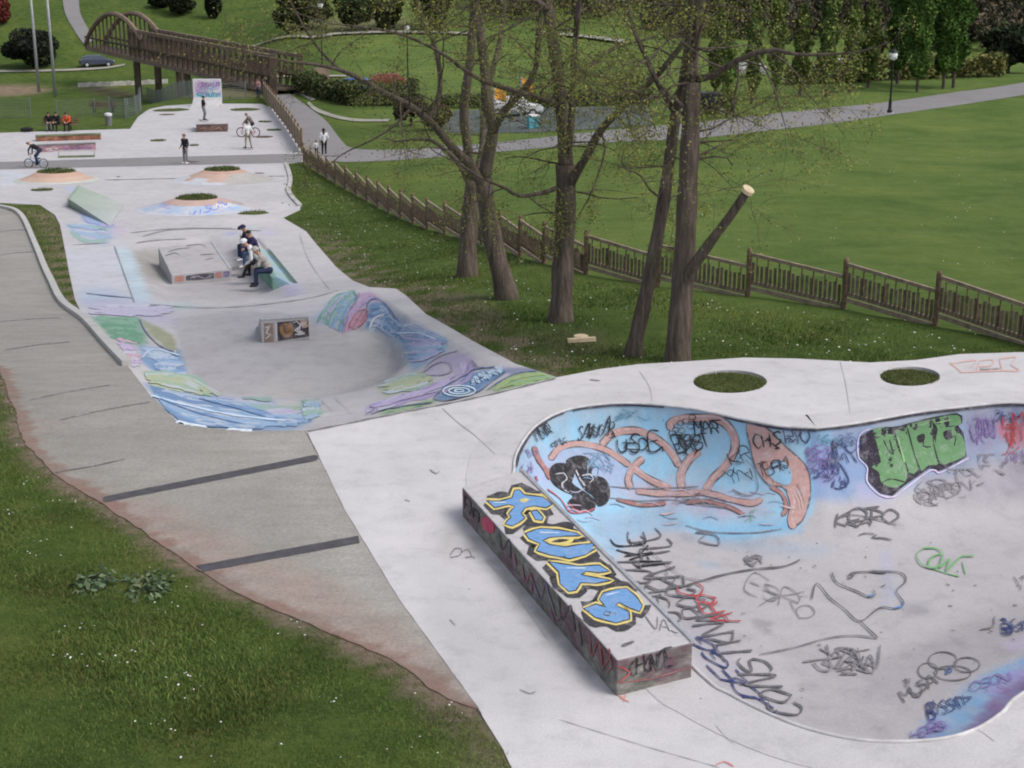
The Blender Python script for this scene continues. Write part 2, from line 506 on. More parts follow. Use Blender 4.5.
dirt = np.maximum(dirt, 0.75 * sm(1.0, 0.1, d_pl - nz * 1.0) * sm(24, 28, Y) * sm(70, 55, Y) * sm(0.25, 0.6, nz))
PX, PY = proj(X, Y, Z)
for q, s_, a_ in (([(450, 305), (480, 296), (500, 312), (520, 330), (480, 325)], 9, .5), ([(520, 330), (600, 330), (620, 360), (560, 362)], 10, .25),
              ([(20, 208), (52, 215), (60, 238), (52, 240), (40, 222)], 4, .9), ([(440, 295), (462, 293), (462, 301), (440, 303)], 4, .7)):
    dirt = np.maximum(dirt, a_ * sm(-s_, s_, sdist(q, PX, PY)))
# tone: r dirt, g lawn (1 = mown far lawn), b sand / bare ground far away
lawn = sm(-4, 6, X + (Y - 40) * 0.16) * sm(30, 40, Y - np.clip(4 - X, 0, 30) * 0.6)
sand = np.zeros(X.shape)
for q, s_, a_ in (([(-60, 86), (20, 85), (46, 87), (44, 94), (10, 96), (-60, 96)], 2, 1.0), ([(78, 84), (95, 84), (130, 95), (118, 97), (90, 90)], 2, .9), ([(190, 90), (265, 84), (262, 97), (180, 98)], 3, .6),
               ([(300, 20), (400, 12), (420, 30), (300, 36)], 5, .4)):
    sand = np.maximum(sand, a_ * sm(-s_, s_, sdist(q, PX, PY)) * (Y > 60))
colr = np.stack([dirt, lawn, sand], -1).reshape(-1, 3)
ny, nx = X.shape
ii = (np.arange(ny - 1)[:, None] * nx + np.arange(nx - 1)[None, :]).ravel()
quads = np.stack([ii, ii + 1, ii + nx + 1, ii + nx], 1)

n = N('meadow_grass')
at = n.attr(); sep = n.n('ShaderNodeSeparateColor'); n.l(at.outputs['Color'], sep.inputs[0])
patch = n.noise(0.16, 6, 0.62, dist=0.5); mid = n.noise(1.5, 8, 0.75); fine = n.noise(24, 6, 0.8)
near = n.ramp(mid, [(0.25, (.034, .058, .014)), (0.45, (.062, .098, .024)), (0.6, (.092, .132, .034)), (0.8, (.14, .155, .055))])
lawnc = n.ramp(n.noise(0.9, 12, 0.85), [(0.28, (.070, .112, .029)), (0.5, (.110, .162, .043)), (0.74, (.165, .205, .074))])
g = n.mix(sep.outputs[1], near, lawnc)
g = n.mix(1.0, g, n.ramp(patch, [(0.3, (.68, .78, .72)), (0.5, (1, 1, 1)), (0.7, (1.32, 1.16, 1.1))]), 'MULTIPLY')
g = n.mix(0.85, g, n.ramp(fine, [(0.25, .45), (0.5, 1.0), (0.8, 1.6)]), 'MULTIPLY')
dn = n.math('MULTIPLY', sep.outputs[0], n.ramp(n.noise(4.5, 7, 0.75), [(0.32, 0.25), (0.5, 1.0)]))
g = n.mix(dn, g, n.ramp(n.noise(9, 6, 0.75), [(0.3, (.16, .11, .085)), (0.55, (.27, .20, .165)), (0.8, (.36, .29, .25))]))
g = n.mix(sep.outputs[2], g, n.ramp(n.noise(0.8, 6, 0.7), [(0.3, (.16, .12, .08)), (0.7, (.30, .235, .17))]))
n.color(g); n.b.inputs['Roughness'].default_value = 0.95; n.b.inputs['Specular IOR Level'].default_value = 0.05
n.bump(n.math('ADD', fine, n.math('MULTIPLY', mid, 1.5)), 0.8, 0.06)
M['grass'] = n.m
terrain = mesh_obj('grass_ground', np.stack([X, Y, Z], -1).reshape(-1, 3), quads, M['grass'], colors=colr, smooth=True)
tag(terrain, kind='structure')

# ------------------------------------------------------------------ concrete
circ = lambda cx, cy, rx, ry, k=28: [(cx + rx * math.cos(2 * math.pi * i / k), cy + ry * math.sin(2 * math.pi * i / k)) for i in range(k)]
bed1 = U0(circ(730, 381.5, 37, 11.5)); bed2 = U0(circ(910, 376.3, 30, 9.7))
g1 = gridpts(deck_poly, 0.2)
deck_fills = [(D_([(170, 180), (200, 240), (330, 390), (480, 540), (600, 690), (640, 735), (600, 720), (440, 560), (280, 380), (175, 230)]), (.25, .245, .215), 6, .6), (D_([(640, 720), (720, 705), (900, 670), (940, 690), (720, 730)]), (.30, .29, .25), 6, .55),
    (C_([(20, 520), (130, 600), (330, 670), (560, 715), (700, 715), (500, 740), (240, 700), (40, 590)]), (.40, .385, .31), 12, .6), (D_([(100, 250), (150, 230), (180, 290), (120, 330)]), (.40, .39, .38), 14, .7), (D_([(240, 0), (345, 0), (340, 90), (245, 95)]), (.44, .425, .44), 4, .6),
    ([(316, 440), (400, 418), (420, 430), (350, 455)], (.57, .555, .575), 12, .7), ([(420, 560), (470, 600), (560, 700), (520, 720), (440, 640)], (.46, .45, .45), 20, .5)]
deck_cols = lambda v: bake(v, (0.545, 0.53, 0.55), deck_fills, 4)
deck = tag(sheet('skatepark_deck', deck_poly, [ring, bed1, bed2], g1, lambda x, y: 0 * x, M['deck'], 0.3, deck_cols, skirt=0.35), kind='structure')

path_left = Gs([(-40, 350), (0, 370), (10, 400), (25, 445), (60, 478), (105, 505), (150, 538), (189, 564), (239, 594), (319, 629), (398, 664), (448, 699), (478, 709)])
path_base = lambda v: bake(v, (0.305, 0.292, 0.27), [
    (lip and [(300, 432), (344, 510), (398, 599), (478, 709), (448, 699), (398, 640), (330, 560), (290, 470), (250, 440)], (0.37, 0.36, 0.335), 25, .7),
    ([(105, 505), (189, 564), (319, 629), (448, 699), (470, 705), (440, 660), (330, 585), (220, 530), (140, 500)], (.335, .265, .235), 14, .75),
    ([(0, 300), (90, 420), (170, 428), (200, 450), (60, 480), (0, 400)], (.27, .262, .24), 30, .5)], 4)
def path_cols(v):
    c = path_base(v); d = dist(path_left, v[:, 0], v[:, 1], False)
    nz_ = .5 + .5 * np.sin(v[:, 0] * 6.1 + 2 * np.sin(v[:, 1] * 3.7)) * np.sin(v[:, 1] * 7.3 - v[:, 0] * 2.9) + rng.normal(0, .16, len(v))
    m = np.clip(sm(.20, .02, d - .14 * nz_) * .9 + .30 * sm(.9, .1, d - .3 * nz_) * np.clip(nz_, 0, 1), 0, 1)[:, None]
    return c * (1 - m) + np.array((.235, .155, .128)) * m
pg = gridpts(path_poly, 0.06); pg = pg[dist(path_left, pg[:, 0], pg[:, 1], False) < .6]; pg2 = gridpts(path_poly, 0.35); pg2 = pg2[dist(path_left, pg2[:, 0], pg2[:, 1], False) > .62]
pathway = tag(sheet('ramp_path', path_poly, [], np.vstack([pg, pg2]), Hpath, M['ramp'], 0.35, path_cols, skirt=0.3), kind='structure')

CB = (0.47, 0.455, 0.475)
mural = [
 (plaza_poly and [(60, 250), (120, 245), (160, 310), (130, 360), (85, 320)], pc(206, 212, 226), 14, .5),
 ([(172, 318), (184, 363), (212, 394), (300, 398), (389, 381), (406, 362), (390, 336), (338, 320), (240, 310)], pc(186, 183, 187), 4, .85),
 ([(320, 334), (386, 331), (403, 350), (380, 380), (320, 396), (250, 398)], pc(196, 194, 191), 4, .6),
 ([(386, 333), (403, 349), (406, 366), (389, 381), (356, 391), (330, 394), (386, 372), (392, 350)], pc(174, 171, 175), 3, .6),
 ([(133, 255), (150, 300), (220, 303), (295, 292), (260, 262), (240, 244), (150, 240)], pc(185, 181, 184), 8, .8),
 ([(133, 250), (160, 248), (172, 280), (150, 282), (138, 270)], pc(160, 156, 150), 6, .8),
 ([(232, 250), (245, 246), (278, 285), (240, 285)], pc(178, 174, 178), 4, .7),
 (F_([(345, 140), (395, 150), (460, 310), (405, 312)]), pc(192, 214, 226), 3, .8),
 (F_([(240, 300), (330, 290), (500, 318), (540, 380), (300, 352)]), pc(190, 182, 216), 9, .55),
 (F_([(240, 270), (330, 265), (380, 300), (250, 310)]), pc(175, 200, 228), 9, .55),
 (F_([(460, 315), (560, 308), (600, 325), (480, 330)]), pc(170, 205, 205), 5, .6),
 (F_([(272, 352), (420, 356), (450, 430), (420, 445), (330, 420)]), pc(122, 168, 142), 5, .85),
 (F_([(330, 415), (410, 430), (430, 485), (395, 495), (360, 450)]), pc(205, 190, 200), 5, .8),
 (F_([(425, 440), (540, 450), (565, 520), (470, 528), (420, 480)]), pc(120, 160, 205), 5, .9),
 (F_([(410, 440), (520, 470), (500, 480), (420, 470)]), pc(190, 200, 220), 3, .6),
 (F_([(418, 355), (520, 405), (535, 462), (500, 450), (440, 395)]), pc(158, 162, 128), 3, .9),
 (F_([(430, 520), (560, 530), (660, 585), (620, 597), (470, 560)]), pc(168, 195, 172), 5, .8),
 (F_([(440, 555), (560, 578), (700, 600), (800, 640), (940, 668), (880, 692), (700, 697), (540, 672), (480, 610)]), pc(120, 162, 208), 6, .95),
 (F_([(520, 592), (640, 622), (780, 660), (760, 668), (600, 640)]), pc(82, 122, 175), 4, .8),
 (F_([(500, 610), (620, 650), (760, 682), (700, 688), (560, 660)]), pc(92, 132, 182), 3, .7),
 (F_([(560, 590), (700, 612), (800, 640), (690, 622)]), pc(165, 195, 228), 4, .7),
 (F_([(640, 592), (830, 600), (830, 630), (720, 632)]), pc(186, 192, 220), 5, .8),
 (F_([(770, 618), (950, 615), (965, 648), (880, 668), (800, 650)]), pc(160, 184, 165), 6, .8),
 (E_([(0, 500), (60, 495), (90, 545), (0, 575)]), pc(160, 195, 190), 6, .7),
 (E_([(85, 200), (120, 115), (210, 78), (215, 105), (140, 165), (115, 205)]), pc(115, 172, 150), 3, .85),
 (E_([(40, 180), (90, 130), (150, 100), (120, 180), (70, 215)]), pc(178, 190, 215), 5, .7),
 (E_([(110, 200), (170, 140), (215, 130), (190, 200), (160, 240)]), pc(125, 150, 190), 4, .8),
 (E_([(215, 90), (270, 80), (320, 125), (262, 118), (222, 160), (192, 232), (160, 242), (172, 180)]), pc(190, 165, 205), 3, .9),
 (E_([(172, 235), (200, 180), (240, 150), (255, 165), (245, 200), (205, 228)]), pc(196, 150, 165), 2.5, .9),
 (E_([(258, 128), (320, 128), (352, 180), (400, 190), (420, 230), (340, 255), (290, 225), (250, 222)]), pc(92, 138, 185), 4, .9),
 (E_([(340, 205), (480, 228), (560, 262), (565, 305), (450, 335), (420, 375), (400, 305), (350, 262)]), pc(165, 196, 226), 5, .85),
 (E_([(400, 330), (470, 310), (500, 350), (430, 390)]), pc(135, 172, 208), 5, .7),
 (E_([(290, 180), (330, 160), (320, 190), (270, 230), (255, 225)]), pc(200, 225, 235), 2, .8),
 (E_([(470, 395), (520, 338), (600, 312), (660, 335), (645, 410), (540, 462), (420, 495), (250, 550), (250, 515), (430, 470), (540, 425), (585, 385), (550, 352), (505, 372)]), pc(186, 174, 210), 3, .85),
 (E_([(480, 395), (520, 360), (560, 375), (540, 405)]), pc(200, 190, 220), 3, .8),
 (E_([(505, 490), (560, 440), (660, 388), (740, 372), (790, 385), (720, 430), (670, 462), (560, 495)]), pc(96, 140, 188), 2.5, .9),
 (E_([(710, 455), (800, 405), (900, 388), (1005, 400), (880, 432), (760, 462)]), pc(162, 190, 138), 2.5, .85),
 (E_([(760, 370), (900, 372), (940, 385), (800, 402)]), pc(120, 135, 180), 2.5, .7),
 (E_([(330, 532), (500, 488), (512, 508), (290, 556)]), pc(160, 186, 150), 3, .8),
 (E_([(280, 445), (400, 395), (480, 408), (450, 455), (320, 475)]), pc(182, 192, 152), 6, .7),
 (E_([(380, 400), (470, 380), (480, 400), (400, 425)]), pc(190, 200, 165), 4, .6),
 # blue-green waves by the green bank
 (H_([(95, 265), (200, 250), (260, 300), (160, 330), (100, 320)]) and fr(30, 160, 6.0)([(205, 385), (300, 385), (470, 400), (500, 470), (440, 510), (340, 495), (250, 440)]), pc(160, 188, 210), 4, .85),
 (fr(30, 160, 6.0)([(285, 310), (380, 325), (510, 400), (420, 405), (330, 370)]), pc(140, 165, 215), 2.5, .9),
 (fr(30, 160, 6.0)([(250, 430), (420, 450), (460, 490), (340, 495)]), pc(150, 185, 185), 3, .6),
 (fr(30, 160, 6.0)([(480, 390), (580, 400), (550, 450), (480, 470)]), pc(200, 185, 215), 5, .5),
 (fr(0, 80, 6.0)([(0, 540), (180, 560), (230, 600), (100, 625), (0, 640)]), pc(205, 215, 226), 3, .6),
 (fr(0, 80, 6.0)([(380, 640), (460, 640), (470, 670), (420, 680)]), pc(180, 195, 225), 2, .8),
 (H_([(660, 395), (700, 400), (690, 425), (650, 420)]), pc(170, 215, 215), 2.5, .6),
 (H_([(720, 425), (820, 425), (800, 450), (720, 450)]), pc(195, 185, 230), 3, .6),
 (H_([(500, 440), (580, 428), (600, 440), (520, 458)]), pc(175, 180, 225), 2, .6),
 (H_([(830, 620), (900, 640), (900, 680), (860, 690)]), pc(175, 210, 205), 4, .5),
 (H_([(850, 750), (960, 740), (990, 800), (880, 820)]), pc(190, 185, 225), 4, .6),
 (H_([(0, 60), (400, 40), (880, 30), (880, 70), (0, 90)]), pc(212, 208, 212), 6, .5),
 (H_([(470, 300), (860, 260), (900, 340), (700, 400), (520, 400)]), pc(216, 212, 214), 8, .6),
]
pb = np.array(plaza_poly)
fine_pts = gridpts(None, 0.085, lo=np.array([-11.5, 24]), hi=np.array([2.5, 46]))
bo = np.array(basin_out)
fine_pts = fine_pts[sdist(basin_out, fine_pts[:, 0], fine_pts[:, 1]) > -0.4]
midp = gridpts(plaza_poly, 0.26); midp = midp[(sdist(basin_out, midp[:, 0], midp[:, 1]) < -0.35) & (midp[:, 1] < 96)]
farp = gridpts(plaza_poly, 0.8); farp = farp[farp[:, 1] > 96]
plaza = tag(sheet('skatepark_plaza', plaza_poly, [], np.vstack([fine_pts, midp, farp]), Hp, M['conc'], 0.22, lambda v: bake(v, CB, mural, .8, .7, .12), skirt=0.35, edge=0.3), kind='structure')

bowl_fills = [
 (B_([(360, 280), (560, 245), (850, 195), (1060, 185), (1060, 330), (850, 390), (600, 470), (420, 480)]), pc(148, 182, 220), 10, .8),
 (A_([(30, 275), (60, 200), (110, 135), (200, 88), (330, 68), (450, 68), (600, 86), (740, 116), (850, 136), (1000, 140), (1015, 240), (960, 330), (935, 400), (890, 452), (800, 480), (640, 480), (560, 450), (480, 455), (400, 480), (340, 545), (200, 420)]), pc(150, 196, 224, .95), 6, .97),
 (A_([(60, 240), (160, 200), (330, 200), (420, 300), (330, 340), (200, 300), (120, 330)]), pc(172, 172, 208, .95), 10, .6),
 (A_([(330, 330), (450, 300), (620, 320), (780, 350), (800, 400), (650, 420), (520, 390), (380, 360)]), pc(200, 172, 186, .9), 9, .65),
 (A_([(320, 400), (520, 400), (560, 440), (420, 470), (340, 530), (280, 450)]), pc(165, 178, 205), 12, .55),
 (A_([(540, 470), (680, 470), (830, 490), (1000, 500), (960, 525), (700, 510)]), pc(160, 188, 214), 10, .5),
 (A_([(600, 430), (700, 440), (780, 440), (760, 480), (640, 480)]), pc(130, 186, 224, .9), 9, .7),
 (B_([(200, 560), (330, 540), (350, 575), (230, 590)]), pc(115, 182, 225), 6, .7),
 (B_([(380, 275), (560, 250), (560, 400), (500, 480), (380, 480)]), pc(138, 165, 212), 9, .75),
 (B_([(385, 330), (440, 330), (470, 420), (400, 440)]), pc(165, 140, 205), 8, .6),
 (B_([(520, 430), (560, 440), (620, 480), (540, 500)]), pc(190, 180, 220), 6, .6),
 (B_([(830, 215), (960, 190), (1060, 190), (1060, 260), (930, 330), (850, 350)]), pc(150, 138, 170), 9, .8),
 (B_([(950, 200), (1060, 195), (1060, 225), (960, 225)]), pc(105, 150, 205), 4, .8),
 (B_([(950, 250), (985, 245), (1050, 255), (1050, 335), (990, 320), (955, 285)]), pc(206, 120, 130), 5, .85),
 (B_([(700, 400), (900, 330), (1060, 330), (1060, 480), (900, 500), (720, 490)]), pc(168, 162, 176), 14, .7),
 (C_([(300, 380), (640, 440), (900, 320), (1060, 280), (1060, 460), (800, 620), (560, 680), (380, 640)]), pc(178, 174, 180), 16, .6),
 (C_([(600, 440), (900, 300), (1060, 270), (1060, 400), (760, 560), (520, 560)]), pc(166, 162, 168), 14, .5),
 (C_([(680, 690), (740, 615), (860, 520), (960, 460), (1060, 420), (1060, 520), (900, 640), (830, 690)]), pc(128, 172, 214), 4, .9),
 (C_([(835, 662), (900, 580), (960, 530), (1060, 480), (1060, 560), (960, 620), (880, 660)]), pc(140, 105, 150), 2.5, .9),
 (C_([(900, 540), (980, 480), (1060, 440), (1060, 480), (940, 550)]), pc(170, 150, 205), 3, .7),
 (C_([(690, 680), (760, 620), (800, 640), (740, 690)]), pc(150, 130, 200), 4, .6),
 (C_([(960, 390), (1040, 370), (1060, 400), (980, 420)]), pc(200, 185, 228), 6, .5),
 (C_([(200, 320), (260, 325), (275, 360), (240, 368)]), pc(150, 146, 150), 2, .7),
 (C_([(640, 270), (740, 265), (740, 310), (660, 315)]), pc(172, 168, 176), 5, .6),
 (C_([(20, 230), (60, 300), (180, 500), (340, 620), (240, 590), (60, 480), (0, 380)]), pc(180, 176, 190), 8, .5),
 (C_([(590, 130), (620, 110), (640, 250), (600, 290)]), pc(180, 185, 220), 5, .4),
 (C_([(40, 145), (90, 145), (90, 168), (45, 165)]), pc(165, 190, 215), 3, .5),
]
bowl = empty('skate_bowl', (7, 19, 0), label='deep kidney shaped concrete skate bowl with blue octopus mural and tags', cat='skate bowl')
bp = [gridpts(ring, 0.11)]
gg = gridpts(ring, 0.05); bp.append(gg[(dist(ring, gg[:, 0], gg[:, 1]) < 0.5)])
gg = gridpts(ring, 0.03); dd = dist(ring, gg[:, 0], gg[:, 1]); bp.append(gg[dd < 0.14])
bp[0] = bp[0][dist(ring, bp[0][:, 0], bp[0][:, 1]) >= 0.5]; bp[1] = bp[1][dist(ring, bp[1][:, 0], bp[1][:, 1]) >= 0.14]
bowl_shell = sheet('bowl_shell', ring, [], np.vstack(bp), Hb, M['conc'], 0.07, lambda v: bake(v, (0.43, 0.415, 0.437), bowl_fills, 1.5, .8, .3))
bowl_shell.parent = bowl; bowl_shell.location = (-7, -19, 0)

def offset_ring(poly, d):
    p = np.asarray(poly); t = np.roll(p, -6, 0) - np.roll(p, 6, 0)
    t /= np.linalg.norm(t, axis=1)[:, None]
    nrm = np.stack([t[:, 1], -t[:, 0]], 1)
    area = 0.5 * np.sum(p[:, 0] * np.roll(p[:, 1], -1) - np.roll(p[:, 0], -1) * p[:, 1])
    if area < 0: nrm = -nrm
    return p + nrm * d
mb = MB(); mb.tube([(p[0], p[1], 0.004) for p in offset_ring(ring, -0.012)], 0.024, 8, closed=True)
cop = mb.build('coping', M['copc'], None, True); cop.parent = bowl; cop.location = (-7, -19, 0)
r0 = offset_ring(ring, 0.03); r1 = offset_ring(ring, 0.72); nr = len(r0)
k = sdist(deck_poly, r1[:, 0], r1[:, 1]) > 0.1
vs = [(p[0], p[1], .005) for p in r0] + [(p[0], p[1], .005) for p in r1]
fs = [[i, nr + i, nr + (i + 1) % nr, (i + 1) % nr] for i in range(nr) if k[i] and k[(i + 1) % nr]]
collar = mesh_obj('collar', vs, fs, M['collar']); collar.parent = bowl; collar.location = (-7, -19, 0)
# ------------------------------------------------------------------ paint laid on real surfaces
def bvh_of(o):
    me = o.data; v = np.zeros(len(me.vertices) * 3); me.vertices.foreach_get('co', v); v = v.reshape(-1, 3)
    v = v + np.array(o.location)
    if o.parent is not None: v = v + np.array(o.parent.location)
    return BVHTree.FromPolygons([tuple(q) for q in v], [tuple(p.vertices) for p in me.polygons])

class Paint:
    """strokes and patches that lie a few millimetres proud of a surface; positions are measured on the photograph"""
    def __init__(s, tree, off=0.004): s.t = tree; s.v = []; s.f = []; s.c = []; s.off = off; s.layer = 0
    def hit(s, px, py, lift):
        d = Vector(ray(px, py)).normalized()
        h = s.t.ray_cast(Vector((0, 0, CAMZ)), d)
        if h[0] is None: return None
        nrm = h[1]
        if nrm.dot(d) > 0: nrm = -nrm
        return h[0] + nrm * lift
    def stroke(s, pts, w, c, smooth=True, step=3.0, wvar=0.25, closed=False):
        s.layer += 1; lift = s.off + (s.layer % 60) * 0.00025
        P = catmull(pts, step, closed) if (smooth and len(pts) > 2) else sum([[np.asarray(a, float) + (np.asarray(b, float) - np.asarray(a, float)) * k / max(1, int(np.hypot(b[0] - a[0], b[1] - a[1]) / step)) for k in range(max(1, int(np.hypot(b[0] - a[0], b[1] - a[1]) / step)))] for a, b in zip(pts[:-1], pts[1:])], []) + [np.asarray(pts[-1], float)]
        if closed: P.append(P[0])
        n = len(P); prev = None; ph = random.random() * 6
        for i in range(n):
            t = P[min(i + 1, n - 1)] - P[max(i - 1, 0)]; L = np.hypot(*t) or 1
            nn = np.array([-t[1], t[0]]) / L
            ww = w * (1 + wvar * math.sin(i * .7 + ph)) / 2
            if wvar and (i == 0 or i == n - 1) and not closed: ww *= .55
            row = [s.hit(*(P[i] + nn * k * ww), lift) for k in (-1, 0, 1)]
            if any(r is None for r in row): prev = None; continue
            if max((row[0] - row[2]).length, 0) > .5 + .06 * row[1].y: prev = None; continue
            o = len(s.v); s.v += row; s.c += [c] * 3
            if prev is not None and (s.v[prev + 1] - row[1]).length < .3 + .05 * row[1].y:
                for k in (0, 1): s.f.append([prev + k, prev + k + 1, o + k + 1, o + k])
            prev = o
    def fill(s, poly, c, step=2.6, smooth=True):
        s.layer += 1; lift = s.off + (s.layer % 60) * 0.00025
        P = catmull(poly, step, True) if smooth else [np.asarray(p) for p in resample(poly, step)]
        P = np.array(P)
        g = gridpts(P, step * 1.3, 0.1); g = g[sdist(P, g[:, 0], g[:, 1]) > step * .4]
        V = [Vector(p) for p in P] + [Vector(p) for p in g]; n = len(P)
        vo, eo, fo, _, _, _ = delaunay_2d_cdt(V, [(i, (i + 1) % n) for i in range(n)], [], 0, 1e-5)
        hp = [s.hit(v.x, v.y, lift) for v in vo]; o = len(s.v)
        s.v += [h if h is not None else Vector((0, 0, -9)) for h in hp]; s.c += [c] * len(hp)
        ctr = np.array([[sum(vo[i][k] for i in f) / 3 for k in (0, 1)] for f in fo])
        ok = inside(P, ctr[:, 0], ctr[:, 1])
        for f, q in zip(fo, ok):
            if q and all(hp[i] is not None for i in f): s.f.append([o + i for i in f][::-1])
    def text(s, t, p0, p1, h, w, c, up=None, jit=0.12):
        p0 = np.asarray(p0, float); p1 = np.asarray(p1, float); d = (p1 - p0) / len(t)
        L = np.hypot(*d)
        u = np.asarray(up, float) if up is not None else np.array([d[1], -d[0]]) / L * h
        for i, ch in enumerate(t):
            if ch not in FONT: continue
            o = p0 + d * i + u * random.uniform(-jit, jit); k = random.uniform(.85, 1.3); kx = random.uniform(.9, 1.35); shr = random.uniform(-.15, .3)
            for line in FONT[ch].split('|'):
                pts = []
                for q in line.split():
                    b = int(q[1]) / 6 * k + random.uniform(-.07, .07); a = int(q[0]) / 4 * .86 * kx + random.uniform(-.08, .08) + b * shr
                    pts.append(tuple(o + d * a + u * b))
                s.stroke(pts, w, c, smooth=ch not in 'ITLFE' or random.random() < .5, step=2.2)
    def scrib(s, cx, cy, wx, wy, n, w, c, seed=0):
        r = random.Random(seed)
        for k in range(n):
            x = cx + r.uniform(-.4, .4) * wx; y = cy + r.uniform(-.4, .4) * wy; pts = []
            for j in range(r.randint(3, 6)):
                pts.append((x, y)); x += r.uniform(-.3, .3) * wx; y += r.uniform(-.45, .45) * wy
                x = min(max(x, cx - wx / 2), cx + wx / 2); y = min(max(y, cy - wy / 2), cy + wy / 2)
            s.stroke(pts, w, c, step=2.2)
    def build(s, name, mat, parent):
        if not s.f: print('EMPTY PAINT', name); return None
        o = mesh_obj(name, [tuple(v) for v in s.v], s.f, mat, colors=s.c, smooth=True)
        o.parent = parent
        if parent is not None: o.location = -Vector(parent.location)
        return o

FONT = {'A': '00 26 40|12 32', 'B': '00 06 36 45 33 03|33 42 40 00', 'C': '45 26 04 02 20 41', 'D': '00 06 26 44 42 20 00', 'E': '40 00 06 46|03 33',
 'F': '00 06 46|03 33', 'G': '45 26 04 02 20 41 43 23', 'H': '00 06|40 46|03 43', 'I': '20 26', 'J': '02 10 30 42 46', 'K': '00 06|46 03 40', 'L': '06 00 40',
 'M': '00 06 23 46 40', 'N': '00 06 40 46', 'O': '20 02 04 26 44 42 20', 'P': '00 06 36 45 43 33 03', 'Q': '20 02 04 26 44 42 20|31 50', 'R': '00 06 36 45 43 33 03|23 40',
 'S': '45 36 16 05 14 33 42 30 10 01', 'T': '06 46|26 20', 'U': '06 02 10 30 42 46', 'V': '06 20 46', 'W': '06 10 24 30 46', 'X': '00 46|06 40', 'Y': '06 23 46|23 20', 'Z': '06 46 00 40',
 '0': '20 02 04 26 44 42 20', '1': '15 26 20', '2': '05 26 45 00 40', '4': '30 36 02 42', '5': '46 06 04 34 42 30 00', '8': '23 05 26 45 23 02 20 42 23'}

BK = (.022, .021, .026); DG = (.125, .12, .135); MG = (.20, .19, .21); RED = (.42, .05, .055); SAL = (.47, .29, .27); SALD = (.36, .17, .16)
BLU = (.15, .31, .58); YEL = (.68, .56, .20); GRN = (.125, .26, .12); LGR = (.17, .40, .16); NAV = (.035, .05, .16); PUR = (.20, .13, .33); MAG = (.40, .06, .16); WHT = (.68, .67, .7); TEA = (.10, .26, .36)

bt = bvh_of(bowl_shell)
# --- octopus mural
m = Paint(bt, .011); mo = Paint(bt, .005)
m.fill(A_([(745, 132), (800, 142), (860, 200), (920, 258), (935, 320), (928, 380), (905, 430), (870, 440), (885, 380), (855, 325), (805, 312), (770, 262), (755, 200)]), SAL)
m.stroke(A_([(745, 132), (800, 142), (860, 200), (920, 258), (935, 320), (928, 380), (905, 430), (870, 440), (885, 380), (855, 325), (805, 312), (770, 262), (755, 200)]), 1.6, DG, closed=True)
for pts, wd in (([(150, 240), (180, 205), (240, 192), (320, 212), (390, 258)], 19), ([(305, 196), (340, 162), (400, 152), (450, 166), (500, 200), (530, 240), (540, 262)], 23), ([(395, 330), (386, 300), (400, 265), (432, 236)], 22), ([(402, 266), (450, 300), (515, 328)], 21),
                ([(548, 330), (546, 282), (570, 240), (602, 214)], 26), ([(520, 150), (512, 132), (540, 118), (600, 114), (662, 120), (703, 162), (706, 215), (672, 268), (640, 300), (620, 335)], 25), ([(410, 336), (470, 342), (540, 344), (600, 340), (650, 348), (700, 362), (760, 372), (790, 358)], 19),
                ([(872, 330), (884, 372), (876, 420), (886, 448)], 22), ([(815, 322), (850, 345), (862, 385), (850, 410)], 12), ([(100, 200), (115, 240), (140, 275), (150, 300)], 15), ([(560, 372), (620, 366), (690, 384), (740, 410)], 12), ([(350, 360), (430, 378), (500, 372)], 11)):
    if wd > 10: mo.stroke(A_(pts), wd * .86 / 3.012 + 1.6, DG, wvar=.1)
    m.stroke(A_(pts), wd * .86 / 3.012, SAL if wd > 18 else SALD, wvar=.12)
    if wd > 20: m.stroke([(q[0] + .8, q[1] - wd / 14) for q in A_(pts)], 1.6, (.55, .40, .38), wvar=.4)
for q in ((530, 150), (545, 130), (520, 160), (560, 125), (580, 112), (548, 152), (575, 140)):
    m.stroke(A_(circ(q[0], q[1], 11, 8, 8)), .9, BK, closed=True)
for x in range(8):
    a_ = random.uniform(760, 900); b_ = 140 + (a_ - 745) * 1.0 + random.uniform(20, 70); m.stroke(A_([(a_, b_), (a_ + 15, b_ + 30), (a_ + 20, b_ + 60)]), random.uniform(.8, 2), random.choice([(.55, .40, .38), (.40, .22, .2), (.36, .42, .55)]))
m.fill(A_([(812, 262), (840, 240), (868, 260), (880, 296), (866, 318), (835, 308), (812, 288)]), (.25, .45, .62))
for pts in ([(330, 356), (420, 366), (520, 362), (600, 378), (690, 384)], [(330, 322), (420, 328), (520, 326), (600, 322)], [(700, 330), (745, 350), (778, 330), (765, 270), (740, 240)], [(560, 440), (640, 460), (760, 462), (850, 450)], [(590, 462), (650, 472), (655, 500), (600, 488)]):
    m.stroke(A_(pts), 1.0, MG)
for k in range(26):
    x = random.uniform(120, 880); y = random.uniform(330, 440); m.stroke(A_([(x, y), (x + 20, y + random.uniform(-8, 8)), (x + 45, y + random.uniform(-12, 12))]), random.uniform(.7, 1.6), random.choice([(.45, .34, .40), (.30, .42, .55), (.52, .40, .42), (.40, .38, .52)]))
m.build('octopus_mural', M['fade'], bowl); mo.build('mural_outline', M['fade'], bowl)

t = Paint(bt, .019)
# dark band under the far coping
t.stroke(A_([(46, 262), (64, 203), (114, 139), (202, 94), (330, 76), (450, 77), (600, 92), (740, 126), (850, 146), (950, 151)]) + B_([(400, 270), (520, 256), (700, 224), (850, 206), (950, 196), (1040, 196)]), 2.6, (.06, .055, .07), wvar=.1)
